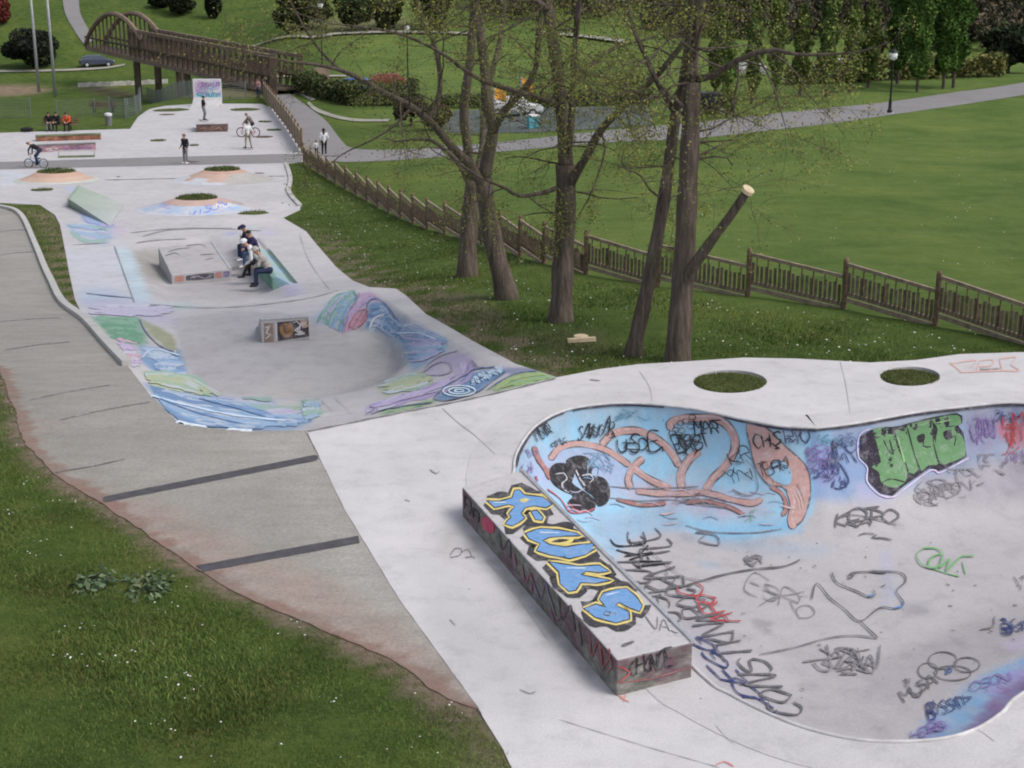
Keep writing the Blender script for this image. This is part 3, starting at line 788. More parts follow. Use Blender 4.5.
# black bubble piece
t.fill(A_([(148, 268), (165, 252), (195, 252), (215, 265), (222, 290), (215, 310), (240, 330), (265, 345), (285, 368), (282, 395), (250, 400), (215, 390), (203, 370), (218, 350), (188, 335), (160, 315), (147, 290)]), BK)
t.fill(A_([(198, 242), (230, 228), (262, 234), (278, 260), (275, 288), (305, 293), (325, 312), (331, 345), (322, 372), (295, 382), (278, 350), (255, 333), (238, 308), (224, 280), (205, 262)]), BK)
for pts in ([(165, 285), (190, 282), (200, 300), (185, 312), (190, 330), (215, 345)], [(222, 262), (240, 300), (258, 325)], [(245, 290), (268, 285), (280, 300), (268, 312)]):
    t.stroke(A_(pts), 1.3, (.5, .5, .55))
t.stroke(A_([(205, 372), (220, 390), (255, 400), (285, 388)]), 1.3, (.45, .1, .15))
t.stroke(A_([(140, 330), (180, 360), (210, 400), (250, 402)]), 1.2, (.45, .1, .15))
# green piece
t.fill(B_([(560, 270), (530, 290), (528, 350), (555, 380), (555, 425), (590, 462), (628, 470), (662, 440), (740, 385), (762, 396), (790, 386), (850, 352), (840, 280), (800, 225), (700, 250)]), (.025, .02, .035), smooth=False)
t.stroke(B_([(560, 266), (526, 288), (524, 352), (550, 384), (550, 428), (588, 468), (630, 474), (668, 446), (744, 392), (764, 402), (794, 390), (856, 356)]), 1.2, (.6, .52, .72))
t.fill(B_([(566, 275), (580, 264), (606, 262), (632, 275), (640, 262), (662, 262), (672, 285), (690, 340), (705, 380), (690, 405), (672, 400), (664, 430), (630, 446), (594, 432), (585, 400), (563, 382), (590, 370), (578, 330)]), GRN)
t.fill(B_([(668, 256), (700, 245), (732, 236), (748, 262), (738, 282), (752, 300), (765, 372), (735, 378), (712, 395), (694, 360), (676, 310)]), GRN)
t.fill(B_([(738, 236), (790, 226), (820, 222), (834, 250), (812, 262), (820, 280), (836, 290), (845, 345), (800, 370), (770, 372), (756, 310), (760, 270)]), GRN)
for pts in ([(632, 275), (645, 330), (668, 380), (672, 400)], [(598, 300), (612, 330), (628, 345), (616, 300)], [(566, 275), (580, 330), (590, 370)], [(668, 256), (690, 340), (710, 395)], [(738, 238), (760, 270), (748, 300), (764, 370)],
            [(700, 290), (722, 286), (718, 320), (742, 322)], [(790, 262), (815, 258)], [(790, 300), (815, 290), (812, 320)], [(594, 432), (620, 420), (664, 430)], [(600, 262), (640, 262), (700, 245), (820, 222), (834, 252)]):
    t.stroke(B_(pts), 1.4, BK)
t.fill(B_([(698, 292), (720, 282), (722, 300), (708, 312)]), BK); t.fill(B_([(618, 375), (627, 374), (627, 384), (618, 384)]), BK)
t.fill(B_([(778, 278), (800, 270), (806, 296), (786, 300)]), BK)
for pts in ([(640, 290), (662, 370)], [(700, 258), (730, 250)], [(756, 250), (800, 240)]): t.stroke(B_(pts), 1.1, (.28, .5, .22))
# tags on the far wall
def TX(f, s_, a, b, h, w_, c_, up=None):
    p0, p1 = f([a])[0], f([b])[0]; t.text(s_, p0, p1, h / 3.012, w_, c_, None if up is None else (up[0] / 3.012, up[1] / 3.012))
    cx, cy = (p0[0] + p1[0]) / 2, (p0[1] + p1[1]) / 2 - h / 6; t.scrib(cx, cy, abs(p1[0] - p0[0]) * 1.1, h / 2.6, max(2, len(s_) // 2), w_ * .8, c_, int(p0[0] * 7 + p0[1]))
TX0 = lambda f, s_, a, b, h, w_, c_, up=None: t.text(s_, f([a])[0], f([b])[0], h / 3.012, w_, c_, None if up is None else (up[0] / 3.012, up[1] / 3.012))
TX(A_, 'MSIR', (112, 188), (160, 160), 36, 1.1, BK); TX(A_, 'SAVUGAR', (230, 185), (342, 158), 42, 1.1, BK, (6, -42)); t.scrib(*A_([(300, 150)])[0], 30, 14, 4, .9, BK, 5)
TX(A_, 'USDE', (358, 218), (485, 210), 42, 1.6, BK, (-4, -42)); TX(A_, 'MAR', (588, 168), (664, 156), 38, 1.4, BK); TX(A_, 'BRST', (538, 228), (636, 196), 45, 1.4, BK)
t.scrib(*A_([(578, 198)])[0], 26, 20, 8, 1.0, BK, 8); TX(A_, 'CHS', (768, 212), (850, 196), 38, 1.4, BK); TX(A_, 'RYO', (862, 194), (932, 186), 36, 1.6, (.06, .08, .16)); TX(A_, 'TERM', (786, 298), (872, 262), 34, 1.0, BK)
TX(A_, 'KR', (700, 262), (768, 238), 46, 1.0, BK); TX(A_, 'YN', (690, 320), (760, 300), 40, .9, BK); t.scrib(*A_([(855, 262)])[0], 12, 14, 5, .9, BK, 3); TX(A_, 'OSMIC', (155, 205), (200, 184), 14, .8, BK)
t.scrib(*A_([(300, 260)])[0], 34, 26, 12, .7, (.16, .30, .45), 11); t.scrib(*A_([(400, 105)])[0], 36, 12, 9, .7, TEA, 12); t.scrib(*A_([(985, 260)])[0], 22, 30, 9, .9, NAV, 13); t.scrib(*A_([(1010, 205)])[0], 8, 14, 4, 1.0, BK, 14)
TX(A_, 'GS', (935, 250), (985, 230), 34, 1.0, PUR); TX(A_, 'SKAT', (925, 280), (1000, 262), 26, .8, PUR); t.scrib(*A_([(560, 360)])[0], 30, 10, 6, .7, DG, 15); t.scrib(*A_([(110, 300)])[0], 4, 6, 3, 1.2, RED, 16)
TX(A_, 'AKS', (575, 372), (690, 385), 24, .7, MG); t.scrib(*A_([(760, 410)])[0], 14, 12, 5, .7, (.2, .35, .25), 17); t.scrib(*A_([(80, 245)])[0], 18, 24, 7, .8, PUR, 18)
for sd_, cx, cy, wx, wy, c_ in ((20, 400, 350, 70, 60, PUR), (21, 470, 340, 60, 90, NAV), (22, 415, 390, 60, 50, NAV), (23, 490, 300, 80, 40, (.10, .14, .30)), (24, 430, 300, 60, 30, TEA), (25, 460, 420, 60, 50, NAV),
                        (26, 890, 280, 90, 90, PUR), (27, 990, 300, 70, 90, RED), (28, 980, 230, 90, 40, NAV), (29, 1000, 350, 60, 50, PUR), (30, 760, 450, 130, 60, MG), (31, 850, 420, 120, 60, MG), (32, 940, 380, 110, 70, MG), (33, 720, 480, 90, 40, MG), (34, 470, 310, 70, 30, BK)):
    q = B_([(cx, cy)])[0]; t.scrib(q[0], q[1], wx / 3.012, wy / 3.012, 7, .9, c_, sd_)
t.stroke(B_([(445, 300), (450, 350), (480, 390), (495, 430), (470, 450), (450, 445)]), 1.3, NAV); t.stroke(B_([(470, 300), (500, 340), (540, 300)]), 1.3, NAV); t.stroke(B_([(500, 340), (520, 370)]), 1.3, NAV)
TX(B_, 'CAKRON', (710, 490), (860, 455), 36, .8, MG); TX(B_, 'LOTU', (868, 300), (940, 285), 44, 1.0, PUR); TX(B_, 'LM', (960, 270), (1030, 262), 40, 1.4, RED)
TX(B_, 'KOTO', (452, 570), (640, 552), 46, 1.8, DG); t.stroke(B_([(455, 540), (520, 530), (640, 560)]), 1.0, DG); t.stroke(B_([(525, 592), (545, 585), (580, 590), (565, 598), (600, 600), (625, 606)]), 1.2, DG)
# --- floor
for f, pts, w_, c_ in ((C_, [(495, 198), (510, 184), (600, 180), (655, 185), (668, 210), (640, 240), (662, 275), (640, 292), (590, 290), (530, 330), (480, 290), (440, 260), (400, 216), (385, 265)], 1.2, DG), (C_, [(530, 330), (585, 382)], 1.3, DG),
                 (C_, [(585, 382), (520, 374), (440, 380), (330, 410), (230, 430)], 1.0, MG), (C_, [(445, 183), (462, 215), (520, 240), (560, 258), (577, 250), (570, 236)], 1.2, DG), (C_, [(496, 202), (515, 190), (500, 186)], 3.0, DG),
                 (C_, [(630, 292), (660, 285), (658, 268)], 1.6, (.1, .22, .5)), (C_, [(550, 255), (575, 252)], 1.6, (.1, .22, .5)), (C_, [(0, 225), (100, 195), (200, 175), (300, 165), (350, 145)], 1.3, DG),
                 (A_, [(420, 490), (500, 560), (560, 600), (640, 610)], .7, MG), (C_, [(560, 180), (610, 184)], 2.0, DG)):
    t.stroke(f(pts), w_, c_)
t.stroke(B_([(700, 650), (720, 632), (760, 632), (780, 645)]), 1.3, LGR); t.stroke(B_([(700, 650), (715, 680), (760, 690), (780, 650), (745, 660), (735, 690)]), 1.5, LGR); t.stroke(B_([(780, 650), (770, 690), (800, 665), (790, 700), (830, 660), (850, 655), (875, 655)]), 1.6, LGR); t.stroke(B_([(745, 690), (790, 705), (830, 715)]), 1.2, LGR); t.stroke(B_([(838, 670), (848, 708)]), 1.6, LGR)
for cx, cy, rx, ry in ((780, 447, 44, 26), (852, 460, 40, 22), (735, 478, 30, 24), (810, 485, 56, 22)): t.stroke(C_(circ(cx, cy, rx, ry, 12)), 1.0, DG, closed=True)
t.scrib(*C_([(795, 478)])[0], 12, 8, 5, 1.3, (.06, .12, .3), 40); t.scrib(*C_([(208, 148)])[0], 18, 11, 9, 1.4, MG, 41)
TX(C_, 'MUSA', (665, 575), (765, 520), 40, 1.3, DG); TX(C_, 'BOSSAI', (735, 625), (860, 582), 40, 1.4, NAV); TX(C_, 'OSON', (862, 548), (990, 505), 30, 1.0, PUR); TX(C_, 'HERO', (690, 690), (790, 655), 28, 1.1, PUR)
TX(C_, 'JAW', (395, 480), (590, 470), 60, 1.6, MG); t.scrib(*C_([(490, 450)])[0], 54, 26, 9, 1.3, MG, 42); t.stroke(C_([(358, 452), (400, 446), (470, 438)]), 1.6, MG)
TX(C_, 'ESRO', (180, 232), (380, 330), 44, .8, MG, (20, -44)); TX(C_, 'BMA', (960, 560 - 190), (1050, 355), 30, 1.0, NAV); t.stroke(C_([(890, 355), (930, 345), (935, 315)]), 1.4, MG); t.scrib(*C_([(985, 345)])[0], 26, 14, 6, 1.2, NAV, 43)
t.scrib(*C_([(1010, 215)])[0], 12, 14, 3, 1.0, DG, 44); t.stroke(A_([(590, 460), (650, 470), (660, 500), (600, 490), (620, 470)]), .8, MG); t.scrib(*A_([(760, 547)])[0], 18, 10, 8, 1.2, MG, 45)
r_ = random.Random(4)
for i in range(46):
    q = C_([(r_.uniform(100, 1000), r_.uniform(90, 560))])[0]; k = r_.uniform(1, 4)
    t.stroke([q, (q[0] + k, q[1] + k * r_.uniform(-.4, .6))], r_.uniform(.8, 1.6), r_.choice([DG, MG, NAV, BK]))
# long lettering that runs along the foot of the wall beside the ledge
t.text('CONST', (806, 716), (750, 646), 20, 1.8, DG, up=(-29, 1)); t.text('KNAROCK', (744, 641), (683, 578), 20, 1.6, DG, up=(-24, 4)); t.text('AROC', (738, 622), (700, 585), 18, 1.5, RED, up=(-22, 2))
t.text('KATTLE', (682, 588), (660, 528), 20, 1.6, DG, up=(-30, 5)); t.text('TAKE', (670, 570), (640, 536), 18, 1.5, BK, up=(-24, 4)); t.text('ODEGG', (780, 716), (708, 640), 18, 1.5, NAV, up=(-23, -4))
t.text('JSRUT', (682, 622), (636, 556), 16, 1.7, DG, up=(-22, 3))

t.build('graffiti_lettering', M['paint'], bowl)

# paint on the plaza mural
pt = bvh_of(plaza); p = Paint(pt, .005)
def flow(A, B, n_, cols, w0=1.2, w1=2.8):
    n_ = int(n_ * 1.7); w0 = w0 * 1.1 + .9; w1 = w1 * 1.25 + 1.0; mean = [sum(k[i] for k in cols) / len(cols) for i in range(3)]; cols = [tuple(.62 * c + .38 * q for c, q in zip(k, mean)) for k in cols]
    for k in range(n_):
        f_ = (k + random.uniform(.1, .9)) / n_; m_ = max(len(A), len(B)); sA = np.array(catmull(A, 1.0)); sB = np.array(catmull(B, 1.0)); t0, t1 = sorted((random.uniform(0, .35), random.uniform(.65, 1.0)))
        P = [sA[int(u * (len(sA) - 1))] * (1 - f_) + sB[int(u * (len(sB) - 1))] * f_ + rng.normal(0, .5, 2) for u in np.linspace(t0, t1, 7)]
        p.stroke(P, random.uniform(w0, w1), random.choice(cols), wvar=.35)
W1 = pc(205, 212, 226); B1 = pc(158, 188, 220); B2 = pc(120, 160, 204); B3 = pc(92, 130, 180); G1 = pc(150, 188, 165); G2 = pc(105, 158, 130); L1 = pc(196, 180, 218); L2 = pc(165, 145, 195); K1 = pc(205, 165, 180); Y1 = pc(190, 195, 150)
flow(F_([(440, 556), (560, 585), (700, 606), (850, 640), (945, 668)]), F_([(485, 608), (545, 662), (700, 687), (800, 689), (885, 683)]), 26, [B1, B1, B2, B2, B3, W1])
flow(F_([(430, 522), (560, 532), (680, 590)]), F_([(450, 555), (560, 580), (640, 600)]), 10, [G1, Y1, W1]); flow(F_([(278, 354), (420, 358)]), F_([(340, 425), (445, 440)]), 9, [G1, G2, G2]); flow(F_([(425, 445), (545, 455)]), F_([(470, 528), (565, 522)]), 10, [B1, B2, W1]); flow(F_([(340, 420), (415, 432)]), F_([(390, 500), (440, 500)]), 6, [K1, L1, W1])
flow(F_([(250, 315), (400, 320), (540, 318)]), F_([(270, 345), (420, 350), (520, 345)]), 9, [pc(205, 198, 222), W1, pc(198, 190, 218)], .4, .9); flow(F_([(640, 595), (830, 602)]), F_([(780, 660), (960, 650)]), 9, [G1, L1, W1, B1])
flow(E_([(60, 200), (120, 112), (210, 78)]), E_([(160, 240), (180, 168), (225, 88)]), 15, [G1, G2, B1, L1, B2], .9, 2.2); flow(E_([(192, 232), (222, 150), (262, 112), (312, 124)]), E_([(170, 238), (198, 165), (245, 90), (275, 82)]), 9, [L1, L2, K1], .9, 2); flow(E_([(178, 228), (210, 175), (245, 152)]), E_([(222, 222), (245, 195), (254, 168)]), 5, [K1, pc(190, 120, 135)], .8, 1.6)
flow(E_([(262, 130), (322, 130), (355, 182), (425, 226)]), E_([(252, 218), (292, 216), (335, 245), (395, 262)]), 14, [B2, B3, B1, W1], .9, 2.2); flow(E_([(350, 198), (480, 228), (565, 264)]), E_([(410, 352), (470, 342), (545, 312)]), 16, [B1, W1, B2, L1], .9, 2.4); flow(E_([(250, 518), (430, 470), (560, 415), (587, 382), (548, 354)]), E_([(250, 550), (420, 494), (540, 462), (642, 412), (657, 338)]), 12, [L1, L2, W1], 1, 2.4)
flow(E_([(300, 545), (420, 515), (505, 490)]), E_([(290, 560), (420, 528), (512, 506)]), 5, [G1, G2, Y1], .8, 1.8); flow(E_([(720, 452), (800, 405), (900, 390), (1000, 400)]), E_([(760, 462), (880, 435), (960, 415), (1005, 403)]), 8, [Y1, G1, pc(160, 190, 120)], .8, 1.8); flow(E_([(270, 445), (400, 398), (490, 400)]), E_([(320, 475), (450, 450), (520, 420)]), 8, [Y1, G1, W1], .9, 2)
flow(E_([(0, 498), (90, 500)]), E_([(0, 575), (100, 545)]), 7, [G1, B1, W1])
Wv = fr(30, 160, 6.0); flow(Wv([(205, 385), (300, 385), (500, 410)]), Wv([(250, 440), (340, 500), (480, 490)]), 9, [B1, G1, W1, L1], .7, 1.8); flow(Wv([(285, 308), (380, 325), (510, 400)]), Wv([(300, 345), (370, 385), (470, 405)]), 6, [pc(140, 160, 215), B1, L1], .7, 1.6)
flow(H_([(90, 270), (200, 262)]), H_([(120, 320), (220, 330)]), 4, [B1, W1, L1], .6, 1.3)
p.build('mural_wave', M['wave'], plaza); p = Paint(pt, .019)
for f, pts, w_, c_ in (
    (E_, [(480, 400), (540, 400), (575, 385), (570, 360), (540, 350), (500, 365), (470, 390)], 1.0, (.28, .24, .36)), (E_, [(250, 552), (300, 520), (430, 485), (540, 455), (620, 400), (650, 345), (680, 375)], 1.0, (.28, .25, .38)),
    (E_, [(470, 390), (490, 355), (540, 325), (600, 308)], .9, (.3, .27, .4)), (E_, [(505, 490), (560, 438), (640, 395), (660, 380), (740, 370)], 1.1, (.06, .11, .24)), (E_, [(505, 490), (560, 497), (670, 466), (720, 432), (780, 386)], 1.1, (.07, .12, .24)),
    (E_, [(710, 458), (800, 403), (900, 386), (1005, 400)], 1.0, (.10, .14, .28)), (E_, [(760, 450), (830, 415), (930, 402), (900, 425), (780, 455)], .9, (.28, .42, .16)), (E_, [(250, 170), (262, 120), (300, 112), (350, 160), (360, 185)], 1.0, (.10, .16, .34)),
    (E_, [(160, 245), (180, 170), (220, 110), (225, 85)], .9, (.25, .18, .32)), (E_, [(180, 225), (215, 165), (255, 152), (250, 190), (225, 220)], 1.0, (.40, .12, .14)), (E_, [(200, 85), (215, 100), (205, 120)], 1.6, (.05, .2, .18)),
    (E_, [(265, 225), (285, 185), (325, 168)], 1.6, WHT), (E_, [(300, 185), (320, 175)], 2.0, WHT), (E_, [(395, 215), (440, 205), (480, 225)], 1.2, (.55, .66, .8)), (E_, [(370, 240), (450, 240), (520, 265)], 1.2, (.6, .7, .82)),
    (E_, [(270, 550), (340, 528), (500, 505)], .9, (.10, .12, .2)), (E_, [(655, 345), (665, 372), (700, 372)], 1.0, (.14, .14, .24)),
    (F_, [(450, 590), (560, 620), (700, 650), (860, 668)], 1.6, (.55, .68, .85)), (F_, [(480, 600), (600, 645), (740, 680)], 1.4, (.10, .20, .42)), (F_, [(600, 600), (700, 625), (800, 655)], 1.4, (.12, .24, .46)), (F_, [(530, 668), (640, 690), (760, 696)], 1.6, (.7, .76, .84)),
    (F_, [(420, 360), (440, 400), (480, 440), (525, 460)], 1.2, (.12, .14, .2)), (F_, [(425, 480), (460, 452), (540, 470)], 1.0, (.5, .6, .75)), (F_, [(260, 282), (330, 290), (400, 296)], .8, (.2, .22, .36)), (F_, [(345, 140), (405, 310)], .9, (.22, .24, .27)),
    (F_, [(430, 110), (520, 90), (700, 85)], .8, (.33, .31, .33)), (F_, [(410, 130), (470, 122), (560, 118)], .7, (.3, .29, .3))):
    p.stroke(f(pts), w_, c_)
for cx, cy, rx, ry in ((605, 462, 62, 20), (605, 462, 40, 12), (605, 462, 18, 5)): p.stroke(E_(circ(cx, cy, rx, ry, 14)), 1.1, (.62, .76, .86), closed=True)
for i in range(60):
    a, b = random.random(), random.random()
    q = E_([(650 + a * 110, 440 - a * 45 - b * 28)])[0]; p.stroke([q, (q[0] + 2, q[1] - 1), (q[0] + 3, q[1] + 1)], .9, (.5, .66, .8), step=1)
p.stroke(fr(30, 160, 6)([(500, 120), (540, 118)]), 1.0, DG); p.stroke(fr(30, 160, 6)([(520, 102), (540, 101)]), .8, DG)
for pts in ([(690, 80), (745, 80)], [(695, 92), (740, 95)], [(705, 105), (745, 110)]): p.stroke(H_(pts), .7, DG)
for pts in ([(335, 398), (352, 414), (356, 420)], [(318, 398), (334, 412)], [(150, 305), (220, 308), (300, 300), (340, 290)], [(130, 233), (190, 228), (262, 231)], [(105, 180), (200, 178), (285, 176)], [(300, 235), (310, 262), (330, 290)], [(72, 245), (110, 243)]): p.stroke(pts, .5, (.40, .39, .405), wvar=.3)
p.build('graffiti_lettering', M['fade'], plaza)

dt = bvh_of(deck); d_ = Paint(dt, .006)
for pts in ([(150, 320), (165, 298), (185, 300), (180, 318), (150, 325)], [(185, 310), (205, 300), (215, 320), (225, 328)], [(195, 325), (225, 322)]): d_.stroke(D_(pts), 1.2, MG)
for pts in ([(655, 735), (670, 750), (690, 760)], [(680, 735), (672, 760)]): d_.stroke(D_(pts), 1.4, (.62, .25, .2))
for pts in ([(90, 765), (120, 750), (150, 765)], [(100, 780), (140, 772)]): d_.stroke(C_(pts), 1.4, (.6, .22, .2))
for pts in ([(800, 68), (840, 100)], [(805, 72), (880, 62), (860, 85)], [(890, 66), (880, 98)], [(890, 64), (930, 60), (925, 78), (890, 82), (940, 96)], [(950, 60), (960, 94)], [(950, 58), (1000, 52), (985, 75), (1010, 92), (960, 94)], [(830, 98), (1000, 92)]): d_.stroke(B_(pts), 1.3, (.62, .40, .36))
d_.stroke(E_([(540, 525), (600, 580), (660, 625), (740, 700)]), .7, (.40, .39, .40), wvar=.1)
d_.stroke(seam + [(500, 748)], 1.1, (.16, .155, .16), smooth=False, wvar=.3)
d_.stroke([(q[0], q[1] + 1.2) for q in deck_edge], 1.2, (.17, .16, .17), wvar=.4)
for pts in (C_([(95, 640), (125, 675), (150, 695)]), C_([(880, 650), (910, 670), (935, 690)]), [(486, 560), (520, 600), (548, 640)], [(640, 372), (650, 388), (652, 402)], [(840, 360), (846, 385), (850, 412)], [(560, 720), (640, 745), (720, 768)]): d_.stroke(pts, .6, (.44, .43, .44), wvar=.3)
for pts in ([(430, 470), (436, 474), (440, 472)], [(405, 500), (410, 502)], [(520, 690), (530, 694), (536, 692)], [(450, 620), (456, 626)], [(590, 380), (600, 381)], [(980, 370), (1000, 369)]): d_.stroke(pts, 1.2, (.3, .29, .29))
d_.build('graffiti_lettering', M['fade'], deck)
for a, b, w_ in (((103, 500), (318, 457.5), 6.0), ((194, 570), (365, 538.5), 7.5)):
    ps = Paint(bvh_of(pathway), .005); ps.stroke([a, b], w_, (1, 1, 1), smooth=False, wvar=.03); ps.build('drain_strip', M['strip'], pathway)
ps = Paint(bvh_of(pathway), .005)
ps.stroke([(40, 478), (60, 472), (95, 466), (125, 459)], 1.0, (.11, .10, .10))
for (x0, y0, x1, y1) in ((0, 322, 60, 318), (30, 400, 110, 385), (0, 255, 35, 252), (60, 420, 150, 402), (0, 232, 28, 230), (5, 350, 70, 342)): ps.stroke([(x0, y0), ((x0 + x1) / 2, (y0 + y1) / 2 - 1), (x1, y1)], .9, (.17, .16, .155))
ps.build('joint_line', M['fade'], pathway)
# ------------------------------------------------------------------ skate obstacles
GP = lambda px, py: Vector(G(px, py, Hp))
def paint_on(obj_, name, parent, fn, mat='paint', off=.005):
    q = Paint(bvh_of(obj_), off); fn(q); return q.build(name, M[mat], parent)

def slab(bottom, top, name, mat, parent, chamfer=0.0):
    b = MB(); b.prism(bottom, top); return b.build(name, mat, parent)

import bmesh
def bevel(o, w_, seg=2):
    bm = bmesh.new(); bm.from_mesh(o.data)
    bmesh.ops.recalc_face_normals(bm, faces=bm.faces)
    bmesh.ops.bevel(bm, geom=list(bm.edges), offset=w_, segments=seg, affect='EDGES', profile=.5)
    bm.to_mesh(o.data); bm.free(); return o
# --- grind ledge beside the bowl
LZ = 0.44
tl, tr, nr_, nl = U(462, 487, LZ), U(521, 470, LZ), U(693, 642, LZ), U(617, 660, LZ)
c0 = (tl + tr + nr_ + nl) / 4
led = empty('grind_ledge', (c0[0], c0[1], 0), label='long concrete grind ledge with blue and yellow piece, beside the bowl', cat='skate ledge')
rel = lambda p: (p[0] - c0[0], p[1] - c0[1], p[2])
def inset(ps, d):
    c = sum(ps) / len(ps); return [p + (c - p) / np.linalg.norm((c - p)[:2]) * d for p in ps]
top = [tl, tr, nr_, nl]; up_ = [np.array((p[0], p[1], LZ - .025)) for p in top]; botm = [np.array((p[0], p[1], -.02)) for p in top]
b = MB(); b.prism([rel(p) for p in botm][::-1], [rel(p) for p in top][::-1])
nd = N('dirty_ledge')
gz = n = nd
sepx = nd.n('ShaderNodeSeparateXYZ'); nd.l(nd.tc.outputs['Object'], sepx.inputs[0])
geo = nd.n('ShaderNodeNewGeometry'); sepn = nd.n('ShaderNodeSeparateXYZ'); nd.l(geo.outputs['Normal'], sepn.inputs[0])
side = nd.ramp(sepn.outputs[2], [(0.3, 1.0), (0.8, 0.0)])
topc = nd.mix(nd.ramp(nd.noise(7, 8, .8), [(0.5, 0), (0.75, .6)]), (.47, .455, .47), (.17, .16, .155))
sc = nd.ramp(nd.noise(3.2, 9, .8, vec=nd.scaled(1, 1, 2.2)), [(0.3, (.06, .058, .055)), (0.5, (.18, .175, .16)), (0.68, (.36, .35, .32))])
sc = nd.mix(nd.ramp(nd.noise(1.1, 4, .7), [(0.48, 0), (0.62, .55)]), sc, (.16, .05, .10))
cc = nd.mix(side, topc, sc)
nd.color(cc); nd.bump(nd.noise(25, 5, .75), .6, .01); M['dirty'] = nd.m
body = bevel(b.build('ledge_body', M['dirty'], led), .02)
b = MB(); b.bar(rel(tr + (0, 0, .004)), rel(nr_ + (0, 0, .004)), .05, .04); b.build('steel_edge', M['steel'], led)
def letters(q):
    Z_ = fr(440, 460, 6.4)
    L = [Z_([(300, 265), (380, 266), (460, 245), (478, 195), (508, 193), (540, 225), (660, 240), (718, 288), (680, 310), (600, 298), (545, 310), (520, 345), (545, 375), (510, 402), (462, 427), (415, 415), (430, 390), (455, 372), (438, 345), (480, 300), (440, 288), (350, 310)]),
         Z_([(580, 332), (620, 324), (662, 370), (652, 392), (610, 386)]),
         Z_([(545, 475), (600, 452), (650, 440), (760, 450), (870, 470), (905, 490), (800, 492), (700, 500), (660, 520), (700, 545), (800, 560), (900, 543), (985, 538), (1012, 560), (930, 612), (830, 637), (700, 612), (615, 585), (640, 540), (570, 510)]),
         D_([(446, 338), (500, 346), (540, 352), (600, 348), (632, 368), (600, 372), (560, 368), (545, 378), (600, 388), (640, 395), (592, 404), (545, 402), (530, 425), (508, 429), (482, 405), (478, 370)]),
         D_([(553, 480), (590, 466), (620, 476), (600, 452), (612, 432), (650, 422), (682, 418), (712, 443), (730, 470), (722, 490), (690, 478), (660, 462), (650, 470), (690, 490), (692, 512), (650, 524), (588, 507)])]
    for p_ in L: q.stroke(p_, 15, (.05, .047, .052), closed=True, smooth=False, wvar=.3)
    for p_ in L: q.fill(p_, (.05, .047, .052), smooth=False)
    for p_ in L: q.stroke(p_, 5.0, YEL, closed=True, smooth=False, wvar=.15)
    D_0 = D_; 
    for p_ in L: q.fill(p_, BLU, smooth=False); q.stroke(p_, 1.1, BK, closed=True, smooth=False)
    q.stroke(Z_([(510, 262), (545, 255), (570, 258), (530, 272), (510, 262)]), 1.6, YEL); q.stroke(Z_([(690, 530), (760, 505), (850, 515), (780, 540), (700, 535)]), 2.4, YEL)
    q.stroke(D_([(618, 488), (635, 492), (628, 502), (612, 498), (618, 488)]), 1.0, BK); q.stroke(D_([(640, 495), (650, 492), (648, 502)]), 1.0, BK)
    for pts in ([(280, 160), (320, 160)], [(420, 250), (480, 252)], [(500, 358), (560, 358)], [(620, 440), (660, 430)]): q.stroke(D_(pts), 1.2, (.55, .66, .78))
paint_on(body, 'blue_graffiti', led, letters)
def tags_(q):
    q.text('VAS', *D_([(750, 540), (850, 560)]), 14, 1.2, MG, up=(-4, -14)); q.stroke(D_([(668, 592), (705, 578)]), 3.2, DG)
    q.text('CHONDE', *D_([(690, 680), (822, 648)]), 13, 1.6, BK, up=(0, -15)); q.stroke(D_([(655, 650), (690, 668), (670, 690), (655, 700)]), 1.6, RED)
    for pts in ([(196, 135), (196, 178)], [(198, 140), (212, 156), (212, 195)], [(198, 160), (210, 172)], [(222, 172), (222, 205)], [(224, 176), (238, 194), (238, 218)], [(224, 192), (236, 204)]): q.stroke(D_(pts), 1.7, BK)
    q.fill(D_([(248, 205), (262, 200), (285, 225), (282, 250), (262, 245), (250, 232)]), (.50, .07, .14))
    for pts, c_ in (([(370, 345), (380, 400), (395, 370), (400, 430)], MAG), ([(400, 385), (425, 450), (440, 400), (455, 470)], PUR), ([(575, 560), (580, 620), (600, 575), (612, 650)], RED), ([(600, 580), (640, 640), (625, 670)], RED),
                    ([(610, 660), (635, 620), (630, 600)], RED), ([(300, 250), (310, 300), (330, 270), (335, 330)], BK), ([(480, 440), (490, 510), (515, 470), (530, 550)], BK), ([(450, 430), (470, 500)], (.3, .29, .3)), ([(540, 520), (550, 590)], BK),
                    ([(345, 310), (352, 350)], MAG), ([(455, 470), (470, 520), (490, 490)], MAG), ([(660, 700), (760, 685), (880, 650)], RED)):
        q.stroke(D_(pts), 1.3, tuple(.55 * k + .45 * .15 for k in c_))
paint_on(body, 'tag_lettering', led, tags_, off=.007)

# --- manual pad in the sunken middle
MZ = 0.36
g0 = GP(172, 283); z0 = g0.z
T = [U(158, 247.5, z0 + MZ), U(212, 242, z0 + MZ), U(230.5, 269, z0 + MZ), U(171.5, 275, z0 + MZ)]
ce = sum(T) / 4; zb = z0 - .6
pad = empty('manual_pad', (ce[0], ce[1], z0), label='low wide square concrete box in the sunken middle of the park', cat='skate box')
rl = lambda p: (p[0] - ce[0], p[1] - ce[1], p[2] - z0)
b = MB(); b.prism([rl((p[0], p[1], zb)) for p in T][::-1], [rl(p) for p in T][::-1])
M['padc'] = concrete_mat('pad_concrete', False, (.40, .385, .395), .55, 1.6)
pbody = bevel(b.build('box_body', M['padc'], pad), .02)
b = MB(); b.bar(rl(T[1] + (0, 0, .004)), rl(T[2] + (0, 0, .004)), .09, .04); b.build('steel_edge', M['steel'], pad)
